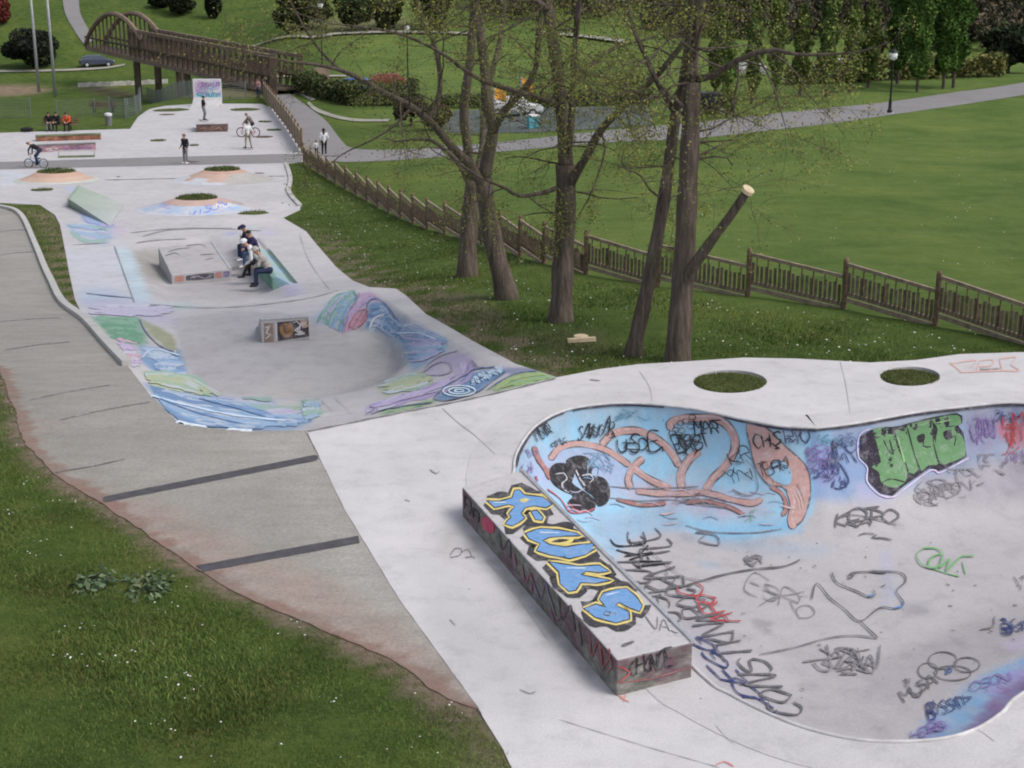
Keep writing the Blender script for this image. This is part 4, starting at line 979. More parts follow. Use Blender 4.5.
def pf(q):
    q.fill([(175, 276.8), (184, 276), (184, 280.6), (175, 281.6)], (.40, .20, .16)); q.fill([(186, 276), (214, 273), (214, 278), (186, 280.5)], (.075, .07, .09)); q.fill([(215, 273), (222, 272.2), (222, 277.2), (215, 278)], (.40, .20, .18)); q.fill([(223, 272), (230, 271.3), (230, 276), (223, 277)], (.17, .15, .27))
    q.stroke([(190, 278), (198, 276), (205, 278.5), (212, 275)], 1.0, (.3, .28, .34))
paint_on(pbody, 'graffiti_lettering', pad, pf)
def pf(q):
    for pts in ([(168, 252), (178, 249), (190, 248)], [(165, 256), (175, 253), (180, 255)], [(200, 255), (214, 254)], [(186, 246), (200, 244.5), (206, 247)], [(205, 260), (214, 258)]): q.stroke(pts, .8, DG)
paint_on(pbody, 'scuff_mark', pad, pf)

# --- seat ledge with green slope
e0, e1 = GP(273, 290.5), GP(240.5, 248)
dr = (e1 - e0); dr.z = 0; Ln = dr.length; dr.normalize(); rt = Vector((dr.y, -dr.x, 0))
z0 = e0.z
sl = empty('sloped_ledge', e0, label='sloped seat ledge painted green and blue under the sitting group', cat='skate ledge')
zs = e1.z - e0.z
prof = [(0, -.3), (0, .40), (.16, .43), (.62, .14), (.72, .20), (.80, .20), (.80, -.3)]
vs = []
for k in range(13):
    f_ = k / 12
    for a, h in prof: p = dr * (Ln * f_) + rt * a; vs.append((p.x, p.y, h + zs * f_ * .8))
n7 = len(prof); fs = [[k * n7 + i, k * n7 + i + 1, (k + 1) * n7 + i + 1, (k + 1) * n7 + i] for k in range(12) for i in range(n7 - 1)] + [list(range(n7))[::-1], [12 * n7 + i for i in range(n7)]]
slc = []
for k in range(13):
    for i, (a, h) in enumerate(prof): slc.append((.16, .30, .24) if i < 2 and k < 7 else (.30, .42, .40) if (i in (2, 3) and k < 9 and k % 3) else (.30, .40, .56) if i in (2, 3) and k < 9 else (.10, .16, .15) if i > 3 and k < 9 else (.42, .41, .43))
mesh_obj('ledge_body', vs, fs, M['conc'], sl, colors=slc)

# --- kicker ramp in the basin
k0, k1 = GP(262, 343), GP(309.5, 340)
wd = (k1 - k0); wd.z = 0; W_ = wd.length; wd.normalize(); bk = Vector((-wd.y, wd.x, 0)); KH = .62
kick = empty('kicker_ramp', k0, label='small concrete kicker ramp with black and orange graffiti on its upright back', cat='skate ramp')
P3 = lambda a, b_, h: tuple(wd * a + bk * b_ + Vector((0, 0, h)))
prof = [(0, -.1), (0, KH), (.22, KH)] + [(.22 + 1.5 * t_, KH * (1 - t_) ** 1.4) for t_ in (.2, .4, .6, .8, 1.0)] + [(1.72, -.1)]
vs = [P3(a, y_, h) for a in (0, W_) for y_, h in prof]; q_ = len(prof)
fs = [[i, i + 1, q_ + i + 1, q_ + i] for i in range(q_ - 1)] + [list(range(q_))[::-1], [q_ + i for i in range(q_)]]
kb = mesh_obj('ramp_body', vs, fs, M['padc'], kick)
b = MB(); b.bar(P3(0, .01, KH + .006), P3(W_, .01, KH + .006), .05, .03); b.build('steel_edge', M['steel'], kick)
K_ = fr(240, 200, 3.012)
def pf(q):
    q.fill(K_([(63, 372), (100, 370), (102, 426), (65, 430)]), (.24, .18, .14), smooth=False); q.fill(K_([(112, 368), (205, 360), (208, 410), (114, 425)]), (.05, .045, .05), smooth=False)
    q.fill(K_([(122, 378), (150, 370), (162, 385), (158, 405), (140, 415), (122, 402)]), (.27, .14, .06)); q.fill(K_([(182, 362), (204, 362), (206, 380), (188, 385)]), (.42, .30, .25)); q.stroke(K_([(108, 370), (110, 424)]), 1.2, (.6, .6, .62))
    for pts in ([(75, 385), (90, 380), (78, 400), (92, 405), (76, 418)], [(160, 370), (170, 365), (182, 380), (165, 392), (185, 400)], [(185, 370), (178, 395), (195, 400)], [(165, 405), (195, 402)]): q.stroke(K_(pts), 1.2, (.62, .6, .62))
    q.scrib(*K_([(140, 395)])[0], 11, 12, 5, 1.2, (.10, .06, .04), 71); q.scrib(*K_([(190, 385)])[0], 12, 12, 5, .9, (.55, .5, .48), 72)
paint_on(kb, 'graffiti_lettering', kick, pf)

# --- green bank ramp at the left
q0, q1, q2, q3 = GP(68.5, 207), GP(78, 193), GP(124, 204), GP(110, 226)
gb = empty('bank_ramp', (q0 + q1) / 2, label='green painted bank ramp with dark upright end at the left', cat='skate ramp')
o_ = Vector(gb.location); hh = Vector((0, 0, .40))
vs = [tuple(v - o_) for v in (q0 - Vector((0, 0, .1)), q1 - Vector((0, 0, .1)), q2 + Vector((0, 0, .01)), q3 + Vector((0, 0, .01)), q0 + hh, q1 + hh, q0 + hh + (q3 - q0) * .06, q1 + hh + (q2 - q1) * .06)]
fs = [[0, 1, 5, 4], [4, 5, 7, 6], [6, 7, 2, 3], [0, 4, 6, 3], [1, 2, 7, 5]]
mesh_obj('ramp_body', vs, fs, M['conc'], gb, colors=[(.06, .10, .06), (.08, .13, .08), (.42, .44, .42), (.40, .43, .44), (.22, .29, .22), (.26, .33, .26), (.30, .37, .31), (.31, .38, .32)])

# --- mounds with a tuft of grass in the crown
M['earth'] = plain('earth', (.10, .075, .05), 1, .4, 6)
nl_ = N('leaf_green'); at = nl_.attr()
nl_.color(nl_.mix(1.0, at.outputs['Color'], nl_.ramp(nl_.noise(1.2, 4), [(.3, .75), (.7, 1.2)]), 'MULTIPLY')); nl_.b.inputs['Roughness'].default_value = .8
nl_.b.inputs['Specular IOR Level'].default_value = .12
M['leaf'] = nl_.m

def grass_tuft(c, rx, ry, n_, h, w_, name, parent=None, colr_=(.05, .10, .02), z=0.0, dome=0.0):
    a = rng.uniform(0, 2 * np.pi, n_); r = np.sqrt(rng.uniform(0, 1, n_))
    x = c[0] + rx * r * np.cos(a); y = c[1] + ry * r * np.sin(a); zz = c[2] + z + dome * (1 - r ** 2)
    return blades(np.stack([x, y, zz], 1), h, w_, name, parent, colr_)

def blades(P, h, w_, name, parent=None, colr_=(.05, .10, .02), var=.5, mat='leaf'):
    n_ = len(P); th = rng.uniform(0, np.pi, n_); hh_ = h * rng.uniform(.5, 1.3, n_); ln = rng.normal(0, .45, (n_, 2)) * hh_[:, None]
    dx = np.stack([np.cos(th), np.sin(th), 0 * th], 1) * (w_ * rng.uniform(.6, 1.3, n_))[:, None] / 2
    tip = P + np.column_stack([ln, hh_])
    V = np.stack([P - dx, P + dx, tip], 1).reshape(-1, 3)
    fcs = np.arange(3 * n_).reshape(-1, 3)
    k = rng.uniform(1 - var, 1 + var, (n_, 1)); hue = rng.uniform(-.25, .35, (n_, 1))
    cl = np.array(colr_)[None] * k * (1 + hue * np.array([[1, .25, .2]]))
    pat = np.sin(P[:, 0] * 1.1 + 1.7 * np.sin(P[:, 1] * .8)) * np.sin(P[:, 1] * 1.3 + 1.2 * np.sin(P[:, 0] * .9)); cl = cl * (1 + .28 * pat)[:, None]
    dry = (rng.uniform(0, 1, n_) < .05 + .22 * np.clip(np.sin(P[:, 0] * 2.7 + P[:, 1]) * np.sin(P[:, 1] * 2.1 - P[:, 0] * .6) - .35, 0, 1)); cl[dry] = cl[dry] * .3 + np.array([.20, .16, .07])
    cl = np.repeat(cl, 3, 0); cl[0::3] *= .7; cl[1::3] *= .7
    return mesh_obj(name, V, fcs, M[mat], parent, colors=np.clip(cl, .004, 1))

def mound(px, py, wpx, hgt, label, cols, top_r, fills, foot=None):
    cpt = GP(px, py); s_ = F / (cpt.y * cp - (cpt.z - CAMZ) * sp)
    R = wpx / s_
    root = empty('skate_mound', cpt, label=label, cat='mound')
    vs = []; cs = []; n_ = 40; m_ = 14
    for j in range(m_ + 1):
        f_ = j / m_; r = top_r + (R - top_r) * f_; z = hgt * (1 - f_) ** 1.35
        for k in range(n_):
            a = 2 * math.pi * k / n_; x, y = r * math.cos(a), r * math.sin(a)
            gz_ = float(Hp(cpt.x + x, cpt.y + y)) - cpt.z
            vs.append((x, y, z + gz_ + (.012 if j < m_ else .004))); cs.append(cols(f_, a))
    fs = [[j * n_ + k, (j + 1) * n_ + k, (j + 1) * n_ + (k + 1) % n_, j * n_ + (k + 1) % n_] for j in range(m_) for k in range(n_)]
    bd = mesh_obj('mound_body', vs, fs, M['conc'], root, colors=cs, smooth=True)
    b = MB(); b.lathe((0, 0, hgt - .05), [(top_r, 0), (top_r * .8, .05), (top_r * .3, .09)], 20); e_ = b.build('soil', M['earth'], root)
    grass_tuft((0, 0, hgt), top_r, top_r, 700, .13, .05, 'grass_tuft', root, (.075, .115, .035), -.02, .1)
    if fills: paint_on(bd, 'graffiti_lettering', root, fills, 'fade')
    return root
def cols1(f_, a):
    if f_ < .3: return pc(205, 178, 168)
    fx = math.cos(a), math.sin(a)
    if fx[1] < -.1: return pc(188, 204, 228) if f_ < .8 and math.sin(a * 9) > -.6 else pc(208, 210, 220)
    return pc(190, 176, 170) if f_ < .6 else pc(205, 200, 204)
def f1(q):
    q.text('VISUN', *H_([(290, 345), (520, 275)]), 5, 1.2, (.2, .24, .6), up=(0, -5)); q.text('MUL', *H_([(455, 290), (580, 275)]), 5, 1.2, WHT, up=(0, -5)); q.text('GE', *H_([(120, 285), (180, 290)]), 4, 1.0, (.3, .3, .62), up=(0, -4))
    q.stroke(H_([(250, 360), (400, 330), (600, 275)]), 1.0, (.35, .5, .8))
mound(197, 208.5, 62, .5, 'concrete mound with blue lettering around a grass tuft', cols1, 1.0, f1)
def cols2(f_, a):
    if f_ < .16: return pc(205, 168, 152)
    if math.sin(a) < .3: return pc(206, 178, 165) if (f_ < .5 or math.sin(a * 7) > .3 and f_ < .75) and math.cos(a) < .35 else pc(188, 184, 180) if math.cos(a) > .2 else pc(210, 214, 222)
    return pc(205, 198, 198)
mound(223, 179.5, 50, .55, 'concrete mound with peach painted drips below the grey band', cols2, 1.0, lambda q: (q.stroke(H_([(430, 120), (440, 180), (400, 190)]), .8, (.5, .4, .38)), q.stroke(H_([(480, 120), (510, 160), (545, 130)]), .8, (.5, .4, .38)), q.stroke(H_([(440, 180), (500, 200)]), 1.5, (.55, .65, .78))))
def cols3(f_, a):
    if f_ < .35: return pc(206, 172, 155)
    return pc(210, 182, 165) if f_ < .75 and math.sin(a) < .4 else pc(204, 206, 200)
mound(57, 180, 42, .46, 'concrete mound with orange painted collar at the far left', cols3, 1.05, None)

# --- round grass beds let into the concrete
def bed(px, py, rx, dep=0.0, grass=True, zf=Hp, n_=260):
    cpt = G(px, py, zf); s_ = F / (cpt[1] * cp - (cpt[2] - CAMZ) * sp); R = rx / s_
    vs = [(cpt[0], cpt[1], cpt[2] + .012 - dep)]; k_ = 26
    for j in (0.6, 1):
        for k in range(k_):
            a = 2 * math.pi * k / k_; rr = R * j * (1 + .04 * math.sin(a * 5 + px)); x, y = cpt[0] + rr * math.cos(a), cpt[1] + rr * math.sin(a)
            vs.append((x, y, float(zf(x, y)) + (.02 if j < 1 else .006) - dep))
    fs = [[0, 1 + k, 1 + (k + 1) % k_] for k in range(k_)] + [[1 + k, 1 + k_ + k, 1 + k_ + (k + 1) % k_, 1 + (k + 1) % k_] for k in range(k_)]
    o = tag(mesh_obj('grass_bed' if grass else 'bare_bed', vs, fs, M['grass'] if grass else M['earth'], colors=[(.1, 0, 0)] * len(vs)), kind='structure')
    if grass: o2 = grass_tuft((0, 0, 0), R * .96, R * .96, n_, .10 if zf is not zf0 else .05, .035 if zf is not zf0 else .016, 'grass_blades', None, (.125, .15, .055)); o2.location = (cpt[0], cpt[1], cpt[2] - dep); tag(o2, kind='stuff', label='short grass growing in a round bed', cat='grass')
bed(730, 382, 36.5, .025, zf=zf0, n_=6000); bed(910, 376.7, 29.8, .025, zf=zf0, n_=4500)
for q in ((253, 213, 15.5), (42, 190, 11), (158, 140.5, 8), (194, 145.5, 4.5), (171, 110, 18), (245, 109.5, 15), (265, 121.8, 7), (274, 130, 7.5)): bed(*q, n_=220)
bed(264, 136.8, 9, grass=False); bed(167, 114.5, 8, grass=False)

# --- far obstacles: ledges, box, wall
def ledge(pL, pR, h, d, name, label, fc, tc, zoff=0):
    a, c = GP(*pL), GP(*pR); w_ = c - a; w_.z = 0; L = w_.length; w_.normalize(); bkv = Vector((-w_.y, w_.x, 0))
    root = empty(name, a, label=label, cat='skate ledge')
    Q = lambda u, v, z: tuple(w_ * u + bkv * v + Vector((0, 0, z)))
    b = MB(); b.prism([Q(0, 0, -.15), Q(0, d, -.15), Q(L, d, -.15), Q(L, 0, -.15)], [Q(0, 0, h), Q(0, d, h), Q(L, d, h), Q(L, 0, h)])
    o = b.build('ledge_body', fc, root)
    b = MB(); b.prism([Q(-.02, -.03, h), Q(-.02, d + .02, h), Q(L + .02, d + .02, h), Q(L + .02, -.03, h)], [Q(-.02, -.03, h + .05), Q(-.02, d + .02, h + .05), Q(L + .02, d + .02, h + .05), Q(L + .02, -.03, h + .05)])
    b.build('ledge_top', tc, root); return o, root
M['rust'] = plain('rusty_orange_paint', (.26, .12, .08), .9, .6, 2.5); M['pinkp'] = plain('faded_pink_paint', (.36, .21, .24), .9, .5, 2.0); M['greentop'] = plain('green_paint', (.13, .16, .09), .9, .5, 1.5)
M['dkgrey'] = plain('dark_grey_concrete', (.16, .16, .165), .9, .35, 1.5); M['palec'] = plain('pale_concrete', (.45, .44, .45), .9, .15, 1.2); M['brownp'] = plain('brown_paint', (.13, .085, .075), .9, .5, 1.5)
ledge((36, 141.5), (101, 139.5), .33, .7, 'grind_ledge', 'long low ledge with rusty orange face and green top edge', M['rust'], M['greentop'])
o, r = ledge((38, 152.5), (96, 150.2), .42, .5, 'grind_ledge', 'long low ledge with faded pink face behind the cyclist', M['pinkp'], M['dkgrey'])
paint_on(o, 'graffiti_lettering', r, lambda q: (q.text('SUNER', (62, 151), (90, 150), 3, .7, PUR, up=(0, -3.5)), q.text('TAZ', (44, 152), (58, 151.5), 3, .7, WHT, up=(0, -3.5))), off=.02)
# flat rail of pale tube
a, c = GP(58.5, 157.6), GP(95, 156.8); w_ = (c - a)
rail = empty('flat_rail', a, label='pale flat rail on short posts, nearest of the low obstacles', cat='grind rail')
b = MB(); b.bar((0, 0, .42), tuple(w_ + Vector((0, 0, .42))), .07); b.build('rail', M['palec'], rail)
for f_ in (0.01, .99):
    b = MB(); p = w_ * f_; b.bar(tuple(p + Vector((0, 0, -.05))), tuple(p + Vector((0, 0, .385))), .07); b.build('post', M['palec'], rail)
b = MB(); b.bar((0, 0, .05), tuple(w_ + Vector((0, 0, .05))), .3, .10); b.build('base_beam', M['greentop'], rail)
# box the standing boy is on
a, c = GP(196.5, 132.2), GP(227.5, 131.6); w_ = c - a; w_.z = 0; L = w_.length; w_.normalize(); bkv = Vector((-w_.y, w_.x, 0))
fb = empty('fun_box', a, label='skate box with dark brown front in front of the painted wall', cat='skate box')
Q = lambda u, v, z: tuple(w_ * u + bkv * v + Vector((0, 0, z)))
b = MB(); b.prism([Q(0, 0, -.1), Q(0, 2.6, -.1), Q(L, 2.6, -.1), Q(L, 0, -.1)], [Q(0, 0, .55), Q(0, 2.6, .55), Q(L, 2.6, .55), Q(L, 0, .55)]); o = b.build('box_body', M['brownp'], fb)
b = MB(); b.prism([Q(-.03, -.04, .55), Q(-.03, 2.6, .55), Q(L + .03, 2.6, .55), Q(L + .03, -.04, .55)], [Q(-.03, -.04, .63), Q(-.03, 2.6, .63), Q(L + .03, 2.6, .63), Q(L + .03, -.04, .63)]); b.build('box_top', M['palec'], fb)
paint_on(o, 'graffiti_lettering', fb, lambda q: (q.stroke([(200, 129), (204, 127.5), (206, 130)], .9, (.4, .2, .15)), q.stroke([(215, 129), (219, 127.5), (222, 130)], .9, (.4, .25, .2))), off=.02)
# painted wall with a bank in front
a, c = GP(195, 118), GP(222.5, 118); w_ = c - a; w_.z = 0; w_.normalize(); bkv = Vector((-w_.y, w_.x, 0))
wy = GP(208, 106); gw = empty('graffiti_wall', (wy.x, wy.y, wy.z), label='white painted wall with pink and blue lettering behind the box', cat='graffiti wall')
s_ = F / (wy.y * cp - (wy.z - CAMZ) * sp); hw = 13.9 / s_; ht = 26.5 / s_
M['whitew'] = plain('white_wall_paint', (.60, .59, .62), .9, .12, 1.0)
b = MB(); b.box((0, .12, ht / 2 - .1), (2 * hw, .24, ht + .2)); wb = b.build('wall_panel', M['whitew'], gw)
b = MB(); prof = [(0, .75), (-.25, .55), (-.7, .28), (-1.3, .1), (-2.2, .015), (-2.2, -.1), (0, -.1)]
vs = [(x, y, z) for x in (-hw, hw) for y, z in prof]; q_ = len(prof)
b.add(vs, [[i, i + 1, q_ + i + 1, q_ + i][::-1] for i in range(q_ - 1)] + [list(range(q_)), [q_ + i for i in range(q_)][::-1]]); b.build('bank', M['palec'], gw)
def pf(q):
    q.fill([(195.5, 82), (202, 81), (203, 92), (196, 95)], (.58, .42, .55)); q.fill([(212, 81), (221, 81), (221, 88), (214, 90)], (.52, .44, .62)); q.fill([(196, 94), (221, 93), (221, 97), (196, 98)], (.30, .55, .62))
    q.text('LETRIB', (198, 87), (219, 86.5), 4, 1.0, PUR, up=(0, -4)); q.text('SKTE', (199, 92.5), (217, 92), 3.5, .9, (.2, .4, .55), up=(0, -4)); q.text('SONIC', (197, 99.5), (221, 99), 4.5, 1.3, (.05, .28, .36), up=(0, -5.5)); q.scrib(208, 89, 24, 12, 9, .7, (.35, .2, .45), 61)
paint_on(wb, 'wall_lettering', gw, pf, off=.02)
# asphalt band across the park and the footpath beyond
def strip(name, Lp, Rp, mat, zf, lift, n_=60):
    L = catmull([np.array(G(*p, zf)[:2]) for p in Lp], .8); R = catmull([np.array(G(*p, zf)[:2]) for p in Rp], .8)
    def rs(P, k):
        P = np.array(P); d = np.r_[0, np.cumsum(np.hypot(*np.diff(P, axis=0).T))]; t = np.linspace(0, d[-1], k)
        return np.stack([np.interp(t, d, P[:, 0]), np.interp(t, d, P[:, 1])], 1)
    L, R = rs(L, n_), rs(R, n_); m_ = 6; vs = []
    for i in range(n_):
        for j in range(m_):
            p = L[i] + (R[i] - L[i]) * j / (m_ - 1); vs.append((p[0], p[1], float(zf(*p)) + lift))
    fs = [[i * m_ + j, i * m_ + j + 1, (i + 1) * m_ + j + 1, (i + 1) * m_ + j] for i in range(n_ - 1) for j in range(m_ - 1)]
    o = mesh_obj(name, vs, fs, mat, smooth=True)
    if o.data.polygons[0].normal.z < 0: o.data.flip_normals()
    return tag(o, kind='structure')
strip('asphalt_band', [(-60, 163.5), (0, 162), (150, 157.5), (302, 153.5)], [(-60, 171), (0, 169.5), (150, 166), (302, 162.6)], M['asph'], Hp, .008)
strip('park_path', [(266, 93), (282, 108), (294, 125), (303, 143), (304, 152.5), (330, 161.5)], [(289, 93), (308, 107), (325, 120), (337, 135), (348, 147), (362, 150)], M['asph'], base, .02)
strip('park_path', [(303, 150), (330, 161.5), (380, 161), (440, 157), (520, 150), (600, 143), (700, 138), (800, 127), (890, 115), (960, 105), (1024, 95), (1120, 80)], [(325, 135), (350, 148.5), (400, 149.5), (470, 145), (540, 138), (620, 129), (700, 122), (790, 112), (880, 103), (950, 93), (1024, 82.5), (1120, 68)], M['asph'], base, .012)
# ------------------------------------------------------------------ kerbs
def kerb(pts, w_, h, zf=base):
    P = catmull([np.array(G(*p, zf)[:2]) for p in pts], .4); b = MB()
    n_ = len(P); L = []; R = []
    for i in range(n_):
        t = P[min(i + 1, n_ - 1)] - P[max(i - 1, 0)]; t = t / np.hypot(*t); nn = np.array([-t[1], t[0]]) * w_ / 2
        L.append(P[i] + nn); R.append(P[i] - nn)
    vs = []
    for i in range(n_):
        z = float(zf(*P[i]))
        for q, zz in ((R[i], z - .2), (R[i], z + h), (L[i], z + h), (L[i], z - .2)): vs.append((q[0], q[1], zz))
    fs = [[i * 4 + j, i * 4 + (j + 1) % 4, (i + 1) * 4 + (j + 1) % 4, (i + 1) * 4 + j] for i in range(n_ - 1) for j in range(4)] + [[3, 2, 1, 0], [(n_ - 1) * 4 + j for j in range(4)]]
    o = mesh_obj('kerb', vs, fs, M['kerb'])
    bm = bmesh.new(); bm.from_mesh(o.data); bmesh.ops.recalc_face_normals(bm, faces=bm.faces); bm.to_mesh(o.data); bm.free()
    return tag(o, kind='structure')
kerb([(-30, 203), (0, 207.5), (20, 215), (35, 245), (50, 280), (62, 303), (85, 321), (105, 343), (127, 366)], .2, .13)
kerb([(286, 164), (290.5, 179), (289, 192.5), (300, 206.5)], .22, .10)

M['darkw'] = plain('dark_timber', (.125, .10, .075), .9, .5, 6)
# ------------------------------------------------------------------ timber fences
def fence(pts, step, label, h0, h1, lo, pick_step, pick_r, root_at, post_extra=.1, zf=base, half=False, mat_p='wood', mat_r='wood2', pm='wood'):
    P = [np.array(G(*p, zf)[:2]) for p in pts]; P = np.array(catmull(P, .5)); d = np.r_[0, np.cumsum(np.hypot(*np.diff(P, axis=0).T))]
    k_ = int(d[-1] / step); t = np.linspace(0, d[-1], k_ + 1)
    X_ = np.stack([np.interp(t, d, P[:, 0]), np.interp(t, d, P[:, 1])], 1)
    o_ = G(*root_at, zf); root = empty('timber_fence', o_, label=label, cat='fence')
    V_ = [Vector((x, y, float(zf(x, y)))) - Vector(o_) for x, y in X_]
    for i, v in enumerate(V_):
        b = MB(); b.lathe(tuple(v + Vector((0, 0, -.2))), [(.075, 0), (.07, h0 + .2 + post_extra), (.04, h0 + .26 + post_extra)], 8); b.build('post', M[mat_p], root)
        if i == k_: break
        w_ = V_[i + 1]; dv = (w_ - v); dv.z = 0; dv.normalize(); a = v + dv * .07; c = w_ - dv * .07; rnd = random.uniform(-.025, .025)
        b = MB(); b.bar(a + Vector((0, 0, h0 + rnd)), c + Vector((0, 0, h1 + rnd)), .07, .09); b.build('top_rail', M[mat_r], root)
        for q0_, q1_ in lo:
            b = MB(); b.bar(a + Vector((0, 0, q0_)), c + Vector((0, 0, q1_)), .06, .11); b.build('bottom_rail', M[mat_r], root)
        b = MB(); n_ = max(2, int((c - a).length / pick_step)); side = Vector((-dv.y, dv.x, 0)) * .05
        for j in range(n_):
            f_ = (j + .5) / n_; p = a + (c - a) * f_; jx = random.uniform(-.015, .015)
            zt = h0 + (h1 - h0) * f_ - .05; zb_ = lo[0][0] + (lo[0][1] - lo[0][0]) * f_ - .02
            b.bar(p + Vector((0, 0, zb_)) + dv * jx, p + Vector((0, 0, zt + random.uniform(-.02, .01))), pick_r * 2)
        b.build('pickets', M[pm], root)
        if half:
            b = MB(); n_ = max(2, int((c - a).length / .13))
            for j in range(n_):
                f_ = (j + .5) / n_; p = a + (c - a) * f_ - side * .5; zb_ = lo[0][0] + (lo[0][1] - lo[0][0]) * f_ - .02
                b.bar(p + Vector((0, 0, zb_)), p + Vector((0, 0, zb_ + .52 + random.uniform(-.05, .05))), .075, .02)
            b.build('short_pickets', M['darkw'], root)
    return root
fence([(1240, 396), (1100, 362), (1024, 344), (950, 328), (871, 313), (807, 304), (749, 297), (700, 292), (655, 286), (607, 280), (572, 271), (538, 262), (509, 252), (467, 240), (426, 228.5), (398, 217), (367, 201), (332, 181.5), (304, 164)][::-1], 2.75,
      'stepped timber fence with thin pickets running from the grey band down past the trees', 1.14, .82, ((.40, .12), (.24, -.03)), .30, .013, (655, 286), half=True)
fence([(264, 98), (272, 109), (285, 126), (302, 153)], 2.5, 'close picket timber fence between the upper plaza and the footpath to the bridge', 1.35, 1.2, ((.25, .2),), .14, .045, (285, 126), .25, pm='wood2')
# ------------------------------------------------------------------ wire mesh fences beyond the plaza
M['wire'] = plain('fence_wire', (.16, .18, .17), .6, .2, 3, .2)
def wire(pts, step, h, label, zf=base):
    P = [np.array(G(*p, zf)[:2]) for p in pts]; P = np.array(catmull(P, 1.0)); d = np.r_[0, np.cumsum(np.hypot(*np.diff(P, axis=0).T))]
    k_ = max(1, int(d[-1] / step)); t = np.linspace(0, d[-1], k_ + 1); X_ = np.stack([np.interp(t, d, P[:, 0]), np.interp(t, d, P[:, 1])], 1)
    o_ = np.array([*X_[0], float(zf(*X_[0]))]); root = empty('wire_fence', o_, label=label, cat='fence')
    V_ = [Vector((x, y, float(zf(x, y)))) - Vector(o_) for x, y in X_]
    for i, v in enumerate(V_):
        b = MB(); b.tube([v + Vector((0, 0, -.1)), v + Vector((0, 0, h + .1))], .05, 6); b.build('post', M['wire'], root)
        if i == k_: break
        w_ = V_[i + 1]; b = MB()
        for j in range(int(h / .2) + 1): b.bar(v + Vector((0, 0, .05 + j * .2)), w_ + Vector((0, 0, .05 + j * .2)), .022)
        n_ = int((w_ - v).length / .22)
        for j in range(n_): p = v + (w_ - v) * ((j + .5) / n_); b.bar(p + Vector((0, 0, .03)), p + Vector((0, 0, h)), .018)
        b.build('wire_panel', M['wire'], root)
wire([(110, 117), (140, 114), (142, 100), (200, 99.5), (246, 99)], 2.6, 1.5, 'grey wire fence along the back edge of the upper plaza')
wire([(-30, 118.5), (31, 117.5)], 2.6, 1.5, 'short grey wire fence on the grass at the far left')
wire([(57, 117), (92, 115.5), (128, 116)], 2.6, 1.3, 'grey wire fence on the grass behind the bench')

# ------------------------------------------------------------------ timber bridge
L_ = Vector(AD(86, 47, 186)); R_ = Vector(AD(276, 91, 138)); br = empty('timber_bridge', R_, label='brown timber truss footbridge with an arch at its far end', cat='bridge')
dv = L_ - R_; BL = dv.length; dv.normalize(); sd_ = Vector((-dv.y, dv.x, 0)); sd_.normalize()
if sd_.y < 0: sd_ = -sd_
TH = 3.0; BW = 2.4; n_ = 28
b = MB(); b.bar(sd_ * BW / 2 + Vector((0, 0, .1)), dv * BL + sd_ * BW / 2 + Vector((0, 0, .1)), BW, .15); b.build('deck', M['brwood'], br)
for k in (0, 1):
    o_ = sd_ * (BW * k)
    for z_, s2, mt in ((-.1, .5, 'brwood2'), (TH, .38, 'brwood2'), (1.2, .2, 'brwood')):
        b = MB(); b.bar(o_ + Vector((0, 0, z_)), o_ + dv * (BL - (17 if z_ > 2 else 0)) + Vector((0, 0, z_)), .24, s2); b.build('chord' if s2 > .3 else 'handrail', M[mt], br)
    for i in range(n_):
        p = o_ + dv * ((BL - 17) * i / (n_ - 1)); q = o_ + dv * ((BL - 17) * (i + 1) / (n_ - 1))
        b = MB(); b.bar(p + Vector((0, 0, .1)), p + Vector((0, 0, TH)), .26); b.build('upright', M['brwood'], br)
        if i < n_ - 1:
            b = MB(); b.bar(p + Vector((0, 0, TH - .15)), q + Vector((0, 0, .1)), .16); b.build('brace', M['brwood2'], br)
    A = []
    for i in range(15):
        f_ = i / 14; A.append(o_ + dv * (BL - 21 + 21.2 * f_) + Vector((0, 0, .2 + 4.3 * math.sin(math.pi * (.12 + .88 * f_)) ** .8)))
    b = MB(); b.tube(A, .28, 6); b.build('arch', M['brwood2'], br)
    for i in range(1, 14):
        b = MB(); b.bar((A[i].x, A[i].y, .1 + dv.z * BL * .9), A[i], .16); b.build('hanger', M['brwood'], br)
for px_ in (136, 157, 186, 213):
    f_ = (276 - px_) / 190.0 ; f_ = f_ * 138 / (138 * f_ + 186 * (1 - f_)) if False else f_
    best = min(range(200), key=lambda i: abs(proj(*(R_ + dv * BL * i / 200))[0] - px_)); p = dv * (BL * best / 200)
    for k in (0, 1):
        q = p + sd_ * BW * k; gz_ = float(base(R_.x + q.x, R_.y + q.y)) - R_.z
        b = MB(); b.bar(Vector((q.x, q.y, gz_ - .3)), Vector((q.x, q.y, q.z - .3)), .62, .62, up=(0, 1, 0)); b.build('pier', M['brwood'], br)
for k in (-.15, BW + .15):
    b = MB(); p = sd_ * k; b.bar(p + Vector((0, 0, -.3)), p + Vector((0, 0, TH + .3)), .5); b.build('portal_post', M['brwood'], br)
b = MB(); b.box(tuple(sd_ * (BW + 1.1) + Vector((.9, 0, .9))), (1.6, .35, 2.0), math.atan2(sd_.y, sd_.x)); b.build('end_wall', M['brwood2'], br)
tag(strip('hill_path', [(62, -8), (65, 13), (75, 32), (84, 45)], [(79, -8), (80, 12), (88, 29), (95, 41)], M['asph'], base, .10), kind='structure')
M['palep'] = plain('pale_track', (.29, .28, .24), .95, .3, .6)
tag(strip('hill_path', [(270, 78.5), (300, 77.6), (346, 77.6)], [(270, 77), (300, 76), (346, 76)], M['palep'], base, .12), kind='structure')
